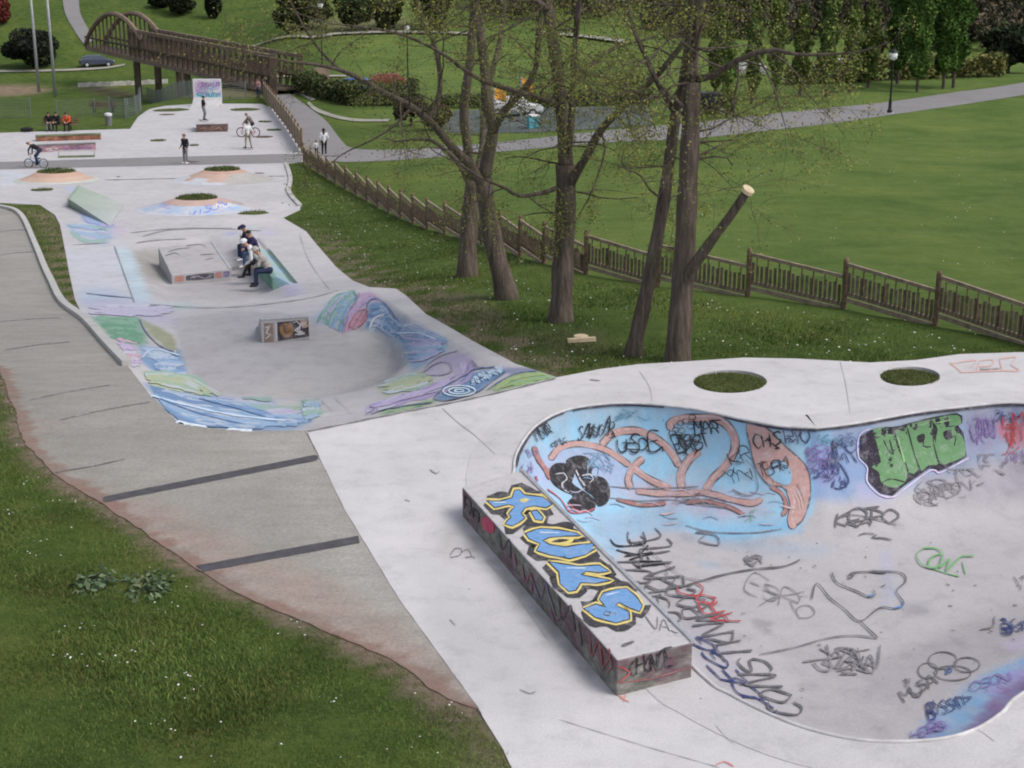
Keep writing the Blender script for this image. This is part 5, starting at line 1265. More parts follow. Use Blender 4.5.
tag(strip('hill_path', [(230, 46), (300, 39), (340, 36), (400, 34.5), (470, 36)], [(230, 44), (300, 37), (340, 34), (400, 32.5), (470, 34)], M['palep'], base, .25), kind='structure')
tag(strip('hill_path', [(540, 36), (580, 39), (625, 45)], [(540, 33.5), (580, 36.5), (625, 42)], M['palep'], base, .3), kind='structure')
tag(strip('hill_path', [(-30, 73), (40, 72.5), (100, 70), (125, 66)], [(-30, 71), (40, 70.5), (100, 68), (125, 64.5)], M['palep'], base, .12), kind='structure')
tag(strip('dirt_track', [(307, 104), (318, 113), (350, 121.5), (388, 122)], [(309, 102), (321, 110.5), (352, 119), (390, 119.5)], M['palep'], base, .06), kind='structure')
tag(strip('dirt_track', [(299, 95), (312, 101)], [(304, 94), (316, 100)], M['palep'], base, .06), kind='structure')
M['play'] = plain('dark_play_surface', (.085, .10, .10), .95, .35, .5)
strip('play_area', [(436, 132), (550, 132), (655, 125)], [(424, 111), (540, 108), (645, 106)], M['play'], base, .03)
# low stone wall in the valley
a, c = G(78, 87), G(168, 83); sw = empty('stone_wall', a, label='low pale stone wall in the valley under the bridge', cat='wall'); w_ = Vector(c - a)
b = MB()
M['stone'] = plain('pale_stone', (.42, .41, .38), .95, .4, 1.4)
for i in range(26):
    p = w_ * (i / 26); q = w_ * ((i + .94) / 26); gz_ = float(base(a[0] + p.x, a[1] + p.y)) - a[2]; b.bar(Vector((p.x, p.y, gz_ + .2)), Vector((q.x, q.y, gz_ + .2)), .5, .55 + random.uniform(-.08, .12))
b.build('wall_body', M['stone'], sw)

# ------------------------------------------------------------------ masts, lamps, bench, bin
def mast(px, py, h, label):
    g_ = G(px, py); root = empty('floodlight_mast', g_, label=label, cat='mast')
    b = MB(); b.tube([(0, 0, -.2), (0, 0, h * .5), (0, 0, h)], [.2, .16, .11], 10); b.build('pole', M['galv'], root, True)
    b = MB(); b.bar((-.9, 0, h - .3), (.9, 0, h - .3), .12); b.build('crossbar', M['galv'], root)
    for x in (-.7, 0, .7):
        b = MB(); b.box((x, -.2, h - .55), (.45, .3, .4), 0, .8); b.build('floodlight', M['galv'], root)
mast(39, 92, 15, 'left of the two tall grey masts in front of the dark round bush'); mast(55.5, 97, 15, 'right of the two tall grey masts, beside the timber bridge')
M['globe'] = plain('milky_glass', (.75, .76, .78), .3, .05, 3)
def lamp(px, py, h, label, lantern=True):
    g_ = G(px, py); root = empty('street_lamp', g_, label=label, cat='lamp')
    b = MB(); b.lathe((0, 0, -.05), [(.17, 0), (.17, .25), (.11, .32), (.10, .9), (.07, 1.0), (.055, h * .8), (.09, h * .81), (.05, h * .84), (.05, h)], 12); b.build('post', M['blackpaint'], root)
    b = MB(); b.lathe((0, 0, -.04), [(.3, 0), (.3, .06)], 14); b.build('footing', M['palec'], root)
    if lantern:
        b = MB(); b.lathe((0, 0, h), [(.10, 0), (.24, .12), (.27, .42), (.2, .5)], 12); b.build('lantern_glass', M['globe'], root, True)
        b = MB(); b.lathe((0, 0, h + .5), [(.3, 0), (.16, .16), (.04, .24), (.02, .34)], 12); b.build('lantern_cap', M['blackpaint'], root)
lamp(889.5, 113, 3.4, 'black lamp post with pale globe lantern beside the footpath'); lamp(323, 84, 7.2, 'thin dark lamp post in front of the hedge', True); lamp(408, 82, 5.0, 'thin dark lamp post behind the dark shrub', True)
def bench(px, py, rz, label, w_=1.9):
    g_ = G(px, py); root = empty('park_bench', g_, rz, label, 'bench')
    b = MB()
    for j in range(3): b.bar((-w_ / 2, -.18 + j * .17, .45), (w_ / 2, -.18 + j * .17, .45), .14, .05, up=(0, 0, 1))
    b.build('seat', M['wood'], root); b = MB()
    for j in range(3): b.bar((-w_ / 2, .26 + j * .03, .58 + j * .15), (w_ / 2, .26 + j * .03, .58 + j * .15), .04, .12)
    b.build('backrest', M['wood'], root)
    for x in (-.75, .75):
        b = MB(); b.bar((x, -.2, 0), (x, -.2, .44), .07); b.bar((x, -.22, .40), (x, .25, .40), .06); b.bar((x, .2, 0), (x, .33, .95), .07); b.build('leg', M['blackpaint'], root)
    return root
bench(104, 112.5, math.pi, 'dark slatted park bench behind the wire fence', 2.2)
sb = bench(60, 131, 0, 'dark bench under the seated group on the far left grass', 2.6)
g_ = G(109, 125.5); bn = empty('litter_bin', g_, label='small dark litter bin with white lid on the grass', cat='bin')
b = MB(); b.lathe((0, 0, 0), [(.22, 0), (.26, .7), (.24, .72)], 14); b.build('bin_body', M['dkgrey'], bn); b = MB(); b.lathe((0, 0, .72), [(.28, 0), (.28, .16), (.12, .22)], 14); b.build('lid', M['whitew'], bn)
g_ = G(27, 132); bgp = empty('backpack', g_, .4, 'dark bag lying on the grass edge at the far left', 'bag')
b = MB(); b.ball((0, 0, .18), .3, 12, (1.6, .8, .62)); b.build('bag_body', M['rubber'], bgp, True); b = MB(); b.tube([(-.2, -.2, .15), (-.1, -.32, .3), (.15, -.3, .3), (.25, -.2, .12)], .025, 6); b.build('strap', M['blackpaint'], bgp)
# ------------------------------------------------------------------ parked cars and small far things
M['tyre'] = M['rubber']; M['glass'] = plain('dark_glass', (.03, .035, .04), .15, .1, 2); M['chrome'] = M['steel']; M['lampw'] = plain('headlamp', (.6, .6, .62), .2, .05)
def car(px, py, rz, c, label, van=False):
    g_ = G(px, py); root = empty('parked_car', g_, rz, label, 'van' if van else 'car'); pm = plain('car_paint', c, .35, .04, 2)
    L, W = 4.3, 1.75; hR = 1.95 if van else 1.45
    prof = [(-2.15, .35), (-2.12, .8), (-1.9, .95), (-1.5 if not van else -1.8, hR - .12), (-1.2 if not van else -1.5, hR), (.5 if not van else .9, hR), (.75 if not van else 1.1, hR - .08), (1.25 if not van else 1.6, .95), (2.0, .82), (2.15, .6), (2.15, .35)]
    b = MB(); vs = []
    for y in (-1, 1):
        for x, z in prof: vs.append((x, y * W / 2 * (.86 if z > 1.0 else 1), z))
    q_ = len(prof); b.add(vs, [[i, (i + 1) % q_, q_ + (i + 1) % q_, q_ + i] for i in range(q_)] + [list(range(q_))[::-1], [q_ + i for i in range(q_)]]); o = b.build('body', pm, root); bevel(o, .05)
    xr, xf = prof[3][0], prof[6][0]
    for y in (-1, 1):
        b = MB(); yy = y * (W / 2 * .93)
        b.add([(xr + .1, yy, 1.0), (xf + .3, yy, 1.0), (xf - .02, y * W / 2 * .88, hR - .14), (xr + .25, y * W / 2 * .88, hR - .14)], [[0, 1, 2, 3] if y < 0 else [3, 2, 1, 0]]); b.build('side_window', M['glass'], root)
    b = MB(); b.add([(prof[7][0] + .02, -.7, .98), (prof[7][0] + .02, .7, .98), (prof[6][0] + .05, .62, hR - .1), (prof[6][0] + .05, -.62, hR - .1)], [[0, 1, 2, 3]]); b.build('windscreen', M['glass'], root)
    for x in (-1.35, 1.35):
        for y in (-.82, .82):
            b = MB(); b.tube([(x, y - .1, .32), (x, y + .1, .32)], .32, 16); t_ = b.build('wheel', M['rubber'], root); b = MB(); b.tube([(x, y - .11, .32), (x, y + .11, .32)], .19, 12); b.build('rim', M['steel'], t_)
    for y in (-.6, .6):
        b = MB(); b.box((2.13, y, .68), (.08, .35, .16)); b.build('headlight', M['lampw'], root); b = MB(); b.box((-2.12, y, .75), (.06, .25, .2)); b.build('tail_light', M['redp'], root)
M['redp'] = plain('red_paint', (.35, .03, .025), .4, .1)
car(360, 94.5, .1, (.05, .12, .45), 'blue parked car behind the low green hedge'); car(391, 89, .15, (.25, .06, .05), 'red car parked behind the hedge'); car(514, 116, .1, (.62, .62, .65), 'white parked car seen between the tree trunks')
car(703, 113.5, 2.9, (.02, .02, .022), 'black parked car at the edge of the footpath'); car(742, 77, 3.0, (.6, .6, .6), 'white parked car far off behind the slender trees'); car(832, 77, 3.1, (.5, .5, .52), 'silver parked car far off behind the slender trees'); car(97, 66.5, .4, (.06, .075, .11), 'dark blue car under the bridge arch')
def banner(px, py, h, label, tilt):
    g_ = G(px, py); root = empty('banner', g_, 0, label, 'banner'); b = MB(); b.tube([(0, 0, -.1), (0, 0, h)], .05, 6); b.build('pole', M['galv'], root)
    vs = [(x * .85 + .06, .08 * math.sin(x * 5), h - .1 - z * .8 - tilt * x) for z in np.linspace(0, 1, 5) for x in np.linspace(0, 1, 6)]; mesh_obj('cloth', vs, [[j * 6 + i, j * 6 + i + 1, (j + 1) * 6 + i + 1, (j + 1) * 6 + i] for j in range(4) for i in range(5)], M['orange'], root)
M['orange'] = plain('orange_cloth', (.80, .38, .07), .8, .15, 2)
banner(494, 122, 2.6, 'lower orange banner seen beside the forked tree', .3); banner(521, 121, 3.3, 'upper orange banner seen beside the forked tree', .4)
g_ = G(533, 128); tb = empty('recycling_bin', g_, .3, 'small turquoise bin far off behind the trees', 'bin'); M['turq'] = plain('turquoise_plastic', (.12, .42, .52), .5, .1)
b = MB(); b.box((0, 0, .42), (.7, .6, .85), 0, 1.12); b.build('bin_body', M['turq'], tb); b = MB(); b.box((0, 0, .9), (.85, .75, .1), 0, .8); b.build('lid', M['whitew'], tb)
# ------------------------------------------------------------------ vegetation
M['bark'] = plain('bark', (.085, .066, .056), .95, .45, 3.0, 0, .9)
n = N('furrowed_bark')
fb_ = n.noise(9, 6, .7, vec=n.scaled(1, 1, .16)); n.color(n.mix(n.ramp(n.noise(1.2, 5), [(.5, 0), (.75, .6)]), n.ramp(fb_, [(.3, (.042, .033, .027)), (.5, (.105, .082, .068)), (.7, (.19, .152, .128))]), (.085, .085, .05)))
n.bump(fb_, 1.0, .05); M['furrow'] = n.m
M['cut'] = plain('cut_wood', (.62, .50, .34), .8, .2, 9)

def leaves(P, size, colr_, name, parent=None, var=.45, mat='leaf', flat=0.0, shade=None):
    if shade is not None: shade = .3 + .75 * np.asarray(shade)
    n_ = len(P); P = np.asarray(P)
    a = rng.normal(size=(n_, 3)); a[:, 2] *= 1 - flat; a /= np.linalg.norm(a, axis=1)[:, None]
    b_ = rng.normal(size=(n_, 3)); b_ -= (b_ * a).sum(1)[:, None] * a; b_ /= np.linalg.norm(b_, axis=1)[:, None]
    s_ = size * rng.uniform(.5, 1.35, n_)[:, None]
    V = np.stack([P - a * s_, P + b_ * s_ * .55, P + a * s_, P - b_ * s_ * .55], 1).reshape(-1, 3)
    F_ = np.arange(4 * n_).reshape(-1, 4)
    k = rng.uniform(1 - var, 1 + var, (n_, 1)); hue = rng.uniform(-.2, .4, (n_, 1))
    c = np.array(colr_)[None] * k * (1 + hue * np.array([[1, .3, .1]]))
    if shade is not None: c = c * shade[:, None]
    return mesh_obj(name, V, F_, M[mat], parent, colors=np.repeat(np.clip(c, .003, 1), 4, 0))

def blob(c, r, n_, lumps=9, hollow=.55):
    """uneven cloud of points made from many lumps"""
    c = np.asarray(c, float); r = np.asarray(r, float); out = []; sh = []
    for i in range(lumps):
        d = rng.normal(size=3); d /= np.linalg.norm(d); q = c + d * r * rng.uniform(.25, .72); rr = r * rng.uniform(.34, .6); m_ = n_ // lumps
        e = rng.normal(size=(m_, 3)); e /= np.linalg.norm(e, axis=1)[:, None]; rad = rng.uniform(hollow, 1, m_)[:, None] ** .6
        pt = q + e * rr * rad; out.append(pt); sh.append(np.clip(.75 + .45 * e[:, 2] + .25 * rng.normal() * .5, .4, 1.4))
    return np.vstack(out), np.concatenate(sh)

def trunk_of(pts, rad, name, parent, mat='furrow', n_=12, bumpy=.06):
    b = MB(); P = catmull(pts, .25); R = np.interp(np.linspace(0, 1, len(P)), np.linspace(0, 1, len(rad)), rad)
    R = R * (1 + bumpy * np.sin(np.arange(len(P)) * 1.7))
    b.tube([tuple(p) for p in P], R, n_); return b

# --- the row of large spring trees
def grow(b, p, d, L, r, depth, tips, lean=0.0):
    p = Vector(p); d = Vector(d).normalized(); pts = [p.copy()]; rs = [r]; n_ = 4
    for i in range(n_):
        d = (d + Vector((random.gauss(0, .17), random.gauss(0, .17), random.gauss(0, .14) + lean))).normalized()
        p = p + d * (L / n_); pts.append(p.copy()); rs.append(r * (1 - .6 * (i + 1) / n_))
    b.tube(pts, rs, 5 if depth > 1 else 4 if depth else 3, cap=False)
    if depth == 0: tips += pts[1:]; return
    for k in range(random.choice((3, 4, 4, 5)) if depth > 1 else random.choice((3, 4, 5))):
        i = random.randint(1, n_); nd_ = (d * .55 + Vector((random.gauss(0, .6), random.gauss(0, .6), random.gauss(.05, .45)))).normalized()
        grow(b, pts[i], nd_, L * random.uniform(.5, .75), max(.005, rs[i] * .5), depth - 1, tips, lean)

def tree(basepx, limbs, label, leafcol, dens=1.0, seed=1, tw=1.0, droop=-.02, stump_cut=None):
    random.seed(seed); g_ = G(*basepx); root = empty('deciduous_tree', g_, label=label, cat='tree'); o_ = Vector(g_)
    b = MB(); tips = []; s0 = (g_[1] * cp - (g_[2] - CAMZ) * sp) / F
    first = True
    for pts, w0, w1, dy in limbs:
        stub = w1 == 9 and w0 == 14
        n_ = len(pts); P = [Vector(AD(q[0], q[1], g_[1] + dy * i / max(1, n_ - 1))) - o_ for i, q in enumerate(pts)]
        if first: P[0].z -= .15; 
        P2 = [Vector(p) for p in catmull([np.array(p) for p in P], .22)]; m_ = len(P2); R = [(w0 + (w1 - w0) * (i / (m_ - 1))) * s0 / 2 * .86 for i in range(m_)]
        if first:
            for i in range(m_):
                zz = P2[i].z
                if zz < .7: R[i] *= 1 + .2 * (1 - zz / .7) ** 2
        R = [r_ * (1 + .05 * math.sin(i * 1.3 + seed)) for i, r_ in enumerate(R)]
        b.tube(P2, R, 14 if w0 > 14 else 8); first = False
        # side twigs
        for i in range(2, m_):
            h_ = P2[i].z
            if h_ < 2.3: 
                if random.random() > .05: continue
            pr = .30 * tw * (1.3 if R[i] < .1 else .8)
            if not stub and random.random() < pr:
                t_ = (P2[min(i + 1, m_ - 1)] - P2[i - 1]).normalized(); q = Vector((random.gauss(0, 1), random.gauss(0, .8), random.gauss(.15, .5))); q -= t_ * q.dot(t_) * .7
                grow(b, P2[i], q, random.uniform(.9, 2.2) * (1 if h_ > 3 else .5), min(.026, R[i] * .45), 2 if h_ > 2.8 else 1, tips, droop)
        if not stub and w0 < 20: grow(b, P2[-1], P2[-1] - P2[-3], 2.0 if w1 > 3 else 1.2, R[-1], 3 if w1 > 3 else 2, tips, droop if w1 > 4 else .03)
    b.build('trunk', M['furrow'], root, True)
    T = np.array([tuple(t) for t in tips]); k_ = int(len(T) * 6 * dens)
    if k_:
        idx = rng.integers(0, len(T), k_); P = T[idx] + rng.normal(0, .11, (k_, 3)); leaves(P, .027, leafcol, 'crown', root, .32)
    print('TREE', label[:30], len(tips), k_)
    return root
YG = (.175, .200, .055); OG = (.145, .160, .050)
tree((467, 276), [([(467, 275), (468, 250), (469, 225), (471, 200), (474, 180)], 23, 17, 0), ([(474, 182), (468, 150), (464, 110), (470, 60), (474, 0), (478, -70), (474, -150)], 12, 6, -1), ([(472, 190), (460, 165), (445, 150), (430, 140), (410, 140)], 8, 3, 1.5), ([(473, 185), (482, 150), (485, 100), (500, 40), (510, -40)], 9, 4, 2)],
     'short thick dark trunk nearest the timber fence', OG, .8, 11, .8)
tree((508, 299), [([(508, 298), (501, 272), (495, 250), (489, 220), (485, 195), (484, 178)], 25, 20, 0), ([(485, 190), (470, 165), (452, 147), (430, 121), (410, 106), (383, 92), (362, 80), (340, 70), (312, 64), (290, 62)], 12, 2.5, -2), ([(484, 180), (488, 155), (493, 130), (487, 100), (484, 60), (478, 20), (470, -30), (462, -110)], 15, 6, 1),
     ([(493, 132), (505, 110), (520, 94), (535, 70), (540, 20), (552, -60)], 9, 4, -1), ([(412, 107), (395, 125), (372, 140), (350, 150)], 4, 1.5, -.6), ([(430, 122), (440, 90), (436, 50), (420, 10), (410, -50)], 7, 3, 1.5), ([(340, 70), (320, 50), (300, 20), (285, -10)], 4, 2, -1)],
     'leaning tree with a long limb reaching to the left', OG, .9, 12)
tree((560, 321), [([(560, 320), (562, 290), (563, 260), (565, 225), (566, 190), (566, 165)], 26, 23, 0), ([(566, 168), (563, 120), (556, 60), (547, 0), (540, -80), (532, -170)], 17, 7, 1), ([(567, 190), (577, 172), (587, 155), (601, 130), (625, 105), (660, 72), (690, 32), (715, -20)], 11, 4, -2), ([(562, 186), (545, 192), (520, 196), (505, 188), (490, 182)], 6, 3, -1.5),
     ([(567, 168), (572, 110), (574, 60), (578, 10), (585, -60)], 10, 5, -1), ([(556, 105), (537, 97), (505, 88), (479, 79), (458, 65), (440, 52), (406, 36), (370, 28), (345, 25)], 7, 1.5, -2), ([(568, 100), (580, 75), (595, 60), (615, 48), (650, 38)], 6, 2.5, 1), ([(548, 10), (520, -10), (480, -20)], 7, 3, 0), ([(601, 131), (605, 150), (598, 175), (588, 200)], 3, 1.5, -.5)],
     'upright tree with a thick straight trunk forking in the middle', YG, 1.0, 13)
tree((632, 355), [([(632, 354), (638, 330), (645, 300), (654, 255), (663, 205), (670, 155), (676, 112)], 19, 12, 0), ([(676, 114), (660, 88), (648, 62), (638, 40), (630, 15), (622, -40)], 7, 3, 1), ([(676, 112), (684, 70), (690, 20), (694, -60)], 10, 5, -1), ([(664, 200), (650, 190), (640, 175), (628, 170)], 3, 1.5, -1), ([(650, 95), (632, 92), (615, 96), (600, 100)], 4, 1.5, -1)],
     'thin leaning trunk left of the largest tree', YG, 1.0, 14)
tE = tree((677, 361), [([(677, 360), (680, 325), (682, 290), (685, 250), (687, 205), (689, 160), (691, 120), (692, 82)], 29, 19, 0), ([(692, 84), (694, 50), (700, 5), (710, -60), (718, -140)], 13, 7, .5), ([(695, 80), (712, 76), (725, 68), (738, 60), (755, 53), (775, 50), (800, 55), (830, 54)], 8, 2.5, -1.5), ([(693, 60), (700, 30), (708, 5), (716, -40)], 4, 2, -.6),
     ([(684, 292), (690, 272), (702, 254), (715, 236), (731, 215), (748, 190)], 14, 9, -1.2), ([(770, 52), (785, 62), (800, 78), (806, 92)], 3, 1.2, -.6), ([(740, 60), (762, 66), (785, 80)], 3, 1, -.3), ([(688, 165), (700, 155), (715, 148), (728, 140)], 4, 1.5, .6), ([(688, 110), (670, 95), (655, 78), (640, 45), (633, 30)], 5, 2, -1), ([(694, 48), (720, 48), (745, 45)], 2.5, 1.2, .6)],
     'largest tree with reddish bark and a sawn off side limb', YG, 1.1, 15)
# pale saw cut on the side limb
s0 = G(677, 361); e_ = Vector(AD(748, 190, s0[1] - 1.2)) - Vector(s0); f_ = Vector(AD(731, 215, s0[1] - .96)) - Vector(s0); dd_ = (e_ - f_).normalized()
b = MB(); b.tube([e_ - dd_ * .05, e_ + dd_ * .03], .125, 16); b.build('saw_cut', M['cut'], tE)

# --- stump on the grass
g_ = G(581, 341); st = empty('tree_stump', g_, label='low sawn tree stump with pale top on the grass between trunks', cat='stump')
b = MB(); b.lathe((0, 0, -.05), [(.24, 0), (.19, .06), (.18, .15)], 14); b.build('bark', M['brownp'], st); b = MB(); b.lathe((0, 0, .10), [(.165, 0), (.16, .025)], 14); b.build('cut_top', M['cut'], st)
b = MB(); b.bar((-.3, -.2, .06), (.32, -.12, .08), .09); b.build('cut_branch', M['cut'], st)

# --- hedges, shrubs, far trees
def hedge(pts, h, d, n_, colr_, size, name, label, cat='hedge', zf=base):
    P = np.array(catmull([np.array(G(*p, zf)[:2]) for p in pts], .6)); i = rng.integers(0, len(P), n_); q = P[i] + rng.uniform(-.35, .35, (n_, 2)); z = rng.uniform(0, 1, n_) ** .7
    off = rng.uniform(-d / 2, d / 2, n_); hv = h * (1 + .12 * np.sin(P[i][:, 0] * 1.3) + .08 * np.sin(P[i][:, 1] * 2.9))
    pt = np.column_stack([q[:, 0], q[:, 1] + off, zf(q[:, 0], q[:, 1]) + z * hv])
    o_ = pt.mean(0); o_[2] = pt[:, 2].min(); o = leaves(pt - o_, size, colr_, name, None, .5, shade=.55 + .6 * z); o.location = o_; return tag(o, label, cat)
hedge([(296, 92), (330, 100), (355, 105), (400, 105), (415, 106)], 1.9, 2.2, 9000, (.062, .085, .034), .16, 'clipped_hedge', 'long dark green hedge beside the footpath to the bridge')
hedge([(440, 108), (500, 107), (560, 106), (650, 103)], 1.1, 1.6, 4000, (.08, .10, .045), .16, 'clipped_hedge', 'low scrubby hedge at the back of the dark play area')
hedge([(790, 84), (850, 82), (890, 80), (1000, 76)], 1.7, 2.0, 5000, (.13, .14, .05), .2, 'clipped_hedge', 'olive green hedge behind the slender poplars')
def shrub(px, py, wpx, hpx, n_, colr_, size, name, label, cat='shrub', lumps=10, group=None, trunk=True):
    g_ = G(px, py); s_ = (g_[1] * cp - (g_[2] - CAMZ) * sp) / F; r = np.array([wpx * s_ / 2, wpx * s_ / 2, hpx * s_ / 2]); root = empty(name, g_, label=label, cat=cat, group=group)
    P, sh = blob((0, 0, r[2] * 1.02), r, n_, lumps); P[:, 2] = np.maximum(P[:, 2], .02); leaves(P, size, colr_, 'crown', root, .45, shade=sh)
    if trunk: b = MB(); b.tube([(0, 0, -.2), (.05, 0, r[2]), (.1, .05, r[2] * 1.5)], [.14, .09, .03], 7); b.build('trunk', M['bark'], root)
    return root
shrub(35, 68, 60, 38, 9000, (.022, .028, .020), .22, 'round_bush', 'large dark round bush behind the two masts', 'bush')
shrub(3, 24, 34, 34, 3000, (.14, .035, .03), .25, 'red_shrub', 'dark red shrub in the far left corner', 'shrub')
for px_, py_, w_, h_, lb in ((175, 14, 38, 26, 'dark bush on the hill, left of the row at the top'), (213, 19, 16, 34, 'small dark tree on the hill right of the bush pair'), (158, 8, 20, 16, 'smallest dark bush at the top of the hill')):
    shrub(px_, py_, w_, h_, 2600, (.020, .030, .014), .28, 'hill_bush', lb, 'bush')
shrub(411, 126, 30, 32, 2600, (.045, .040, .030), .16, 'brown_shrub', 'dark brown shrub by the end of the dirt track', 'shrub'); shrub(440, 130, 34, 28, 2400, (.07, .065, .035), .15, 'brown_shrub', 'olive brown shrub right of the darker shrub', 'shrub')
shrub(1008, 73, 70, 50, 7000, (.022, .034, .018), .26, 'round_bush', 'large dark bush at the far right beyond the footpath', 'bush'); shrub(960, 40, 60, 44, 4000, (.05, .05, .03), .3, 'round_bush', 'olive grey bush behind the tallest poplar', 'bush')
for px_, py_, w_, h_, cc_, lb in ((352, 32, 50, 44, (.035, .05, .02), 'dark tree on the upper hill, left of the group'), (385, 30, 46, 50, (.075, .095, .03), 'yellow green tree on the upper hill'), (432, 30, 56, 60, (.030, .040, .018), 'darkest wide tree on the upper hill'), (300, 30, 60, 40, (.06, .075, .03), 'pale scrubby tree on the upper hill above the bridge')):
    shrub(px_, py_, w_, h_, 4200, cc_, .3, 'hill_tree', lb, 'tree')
def columnar(px, py, top, wpx, n_, colr_, label, bare=.13):
    n_ = int(n_ * 2.4); colr_ = tuple(c * 1.15 for c in colr_)
    g_ = G(px, py); s_ = (g_[1] * cp - (g_[2] - CAMZ) * sp) / F; H_c = (py - top) * s_ * 1.01; R = wpx * s_ / 2; root = empty('columnar_tree', g_, label=label, cat='tree')
    z = rng.uniform(0, 1, n_); w_ = np.clip(np.sin(np.pi * np.clip(z * .86 + .10, 0, 1)), 0, 1) ** .7 * (1 + .22 * np.sin(z * 23 + px)); a = rng.uniform(0, 2 * np.pi, n_); r = R * w_ * rng.uniform(.3, 1, n_) ** .5 * (1 + .25 * np.sin(a * 3 + z * 17))
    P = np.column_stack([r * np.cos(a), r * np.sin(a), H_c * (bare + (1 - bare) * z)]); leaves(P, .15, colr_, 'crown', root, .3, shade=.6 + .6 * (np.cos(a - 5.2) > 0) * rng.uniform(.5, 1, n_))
    b = MB(); b.tube([(0, 0, -.2), (0, 0, H_c * .4), (.05, 0, H_c * .9)], [.13, .09, .03], 7); b.build('trunk', M['bark'], root)
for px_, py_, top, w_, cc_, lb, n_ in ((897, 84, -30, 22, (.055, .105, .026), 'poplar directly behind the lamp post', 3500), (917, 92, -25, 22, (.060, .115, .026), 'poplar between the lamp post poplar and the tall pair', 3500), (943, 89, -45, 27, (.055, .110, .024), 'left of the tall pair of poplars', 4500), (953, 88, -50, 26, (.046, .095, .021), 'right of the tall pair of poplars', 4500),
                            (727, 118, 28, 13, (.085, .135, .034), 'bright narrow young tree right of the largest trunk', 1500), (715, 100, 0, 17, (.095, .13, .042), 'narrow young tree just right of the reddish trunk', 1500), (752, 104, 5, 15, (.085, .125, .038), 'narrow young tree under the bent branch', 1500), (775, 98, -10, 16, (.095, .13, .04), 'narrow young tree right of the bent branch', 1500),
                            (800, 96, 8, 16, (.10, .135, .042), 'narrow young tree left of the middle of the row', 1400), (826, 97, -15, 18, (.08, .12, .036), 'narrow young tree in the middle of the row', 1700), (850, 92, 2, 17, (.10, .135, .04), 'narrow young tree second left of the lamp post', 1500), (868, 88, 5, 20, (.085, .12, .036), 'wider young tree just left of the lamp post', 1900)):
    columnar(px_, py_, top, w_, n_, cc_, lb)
# wooded slope far off on the right: one mass
k_ = 900; pts = []; shs = []; szs = []
for i in range(k_):
    px_ = rng.uniform(470, 1090); py_ = rng.uniform(-30, (58 if px_ > 880 else 44) if px_ > 640 else 22); g_ = G(px_, max(py_, -12)); sc_ = rng.uniform(1.2, 2.6)
    c_ = np.array([g_[0], g_[1] + rng.uniform(-2, 8), g_[2] + rng.uniform(.3, 3.5)]); P, sh = blob(c_, np.array([sc_, sc_, sc_ * 1.1]), 90, 4, .4); pts.append(P); shs.append(sh * rng.choice([.45, .7, 1.0, 1.25]))
fw = leaves(np.vstack(pts), .34, (.070, .066, .044), 'far_wood', None, .5, shade=np.concatenate(shs)); tag(fw, 'dark wooded slope beyond the slender trees', 'wood', kind='stuff')

# --- grass blades and daisies near the camera
def scatter(poly_px, n_, zf=base):
    W = np.array([G(*p, zf)[:2] for p in poly_px]); lo, hi = W.min(0), W.max(0); out = []
    while sum(map(len, out)) < n_:
        q = rng.uniform(lo, hi, (n_ * 2, 2)); out.append(q[inside(W, q[:, 0], q[:, 1])])
    return np.vstack(out)[:n_]
def off_concrete(q, m_=.04):
    k = (sdist(path_poly, q[:, 0], q[:, 1]) < -m_) & (sdist(deck_poly, q[:, 0], q[:, 1]) < -m_) & (sdist(plaza_poly, q[:, 0], q[:, 1]) < -m_); return q[k]
left_px = [(-30, 340), (0, 372), (25, 445), (105, 505), (189, 564), (319, 629), (398, 664), (448, 699), (503, 749), (530, 800), (-30, 800)]
q = scatter(left_px, 170000); q = off_concrete(q, -.01)
dp = np.abs(sdist(path_poly, q[:, 0], q[:, 1])); q = q[rng.uniform(0, 1, len(q)) < sm(.0, .36, dp - .2 * np.sin(q[:, 0] * 4) * np.sin(q[:, 1] * 3.1))]
den = .5 + .5 * np.sin(q[:, 0] * 1.9 + q[:, 1] * .7) * np.sin(q[:, 1] * 2.3 - q[:, 0]); q = q[rng.uniform(0, 1, len(q)) < .35 + .65 * den]
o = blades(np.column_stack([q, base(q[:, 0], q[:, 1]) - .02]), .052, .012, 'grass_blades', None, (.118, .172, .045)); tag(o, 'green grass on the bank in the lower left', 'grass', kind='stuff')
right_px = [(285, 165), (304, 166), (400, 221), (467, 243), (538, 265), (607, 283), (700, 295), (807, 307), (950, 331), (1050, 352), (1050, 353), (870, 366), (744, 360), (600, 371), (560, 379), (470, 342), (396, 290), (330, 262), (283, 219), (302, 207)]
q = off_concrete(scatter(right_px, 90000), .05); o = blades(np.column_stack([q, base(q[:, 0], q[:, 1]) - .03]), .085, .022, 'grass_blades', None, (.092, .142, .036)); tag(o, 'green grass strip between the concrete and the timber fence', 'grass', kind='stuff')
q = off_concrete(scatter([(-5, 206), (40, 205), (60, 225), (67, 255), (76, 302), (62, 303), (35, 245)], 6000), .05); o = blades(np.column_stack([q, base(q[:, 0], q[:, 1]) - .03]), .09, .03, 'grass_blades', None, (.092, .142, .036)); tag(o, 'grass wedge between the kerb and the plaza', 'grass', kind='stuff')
M['petal'] = plain('white_petal', (.62, .62, .58), .7, .2); 
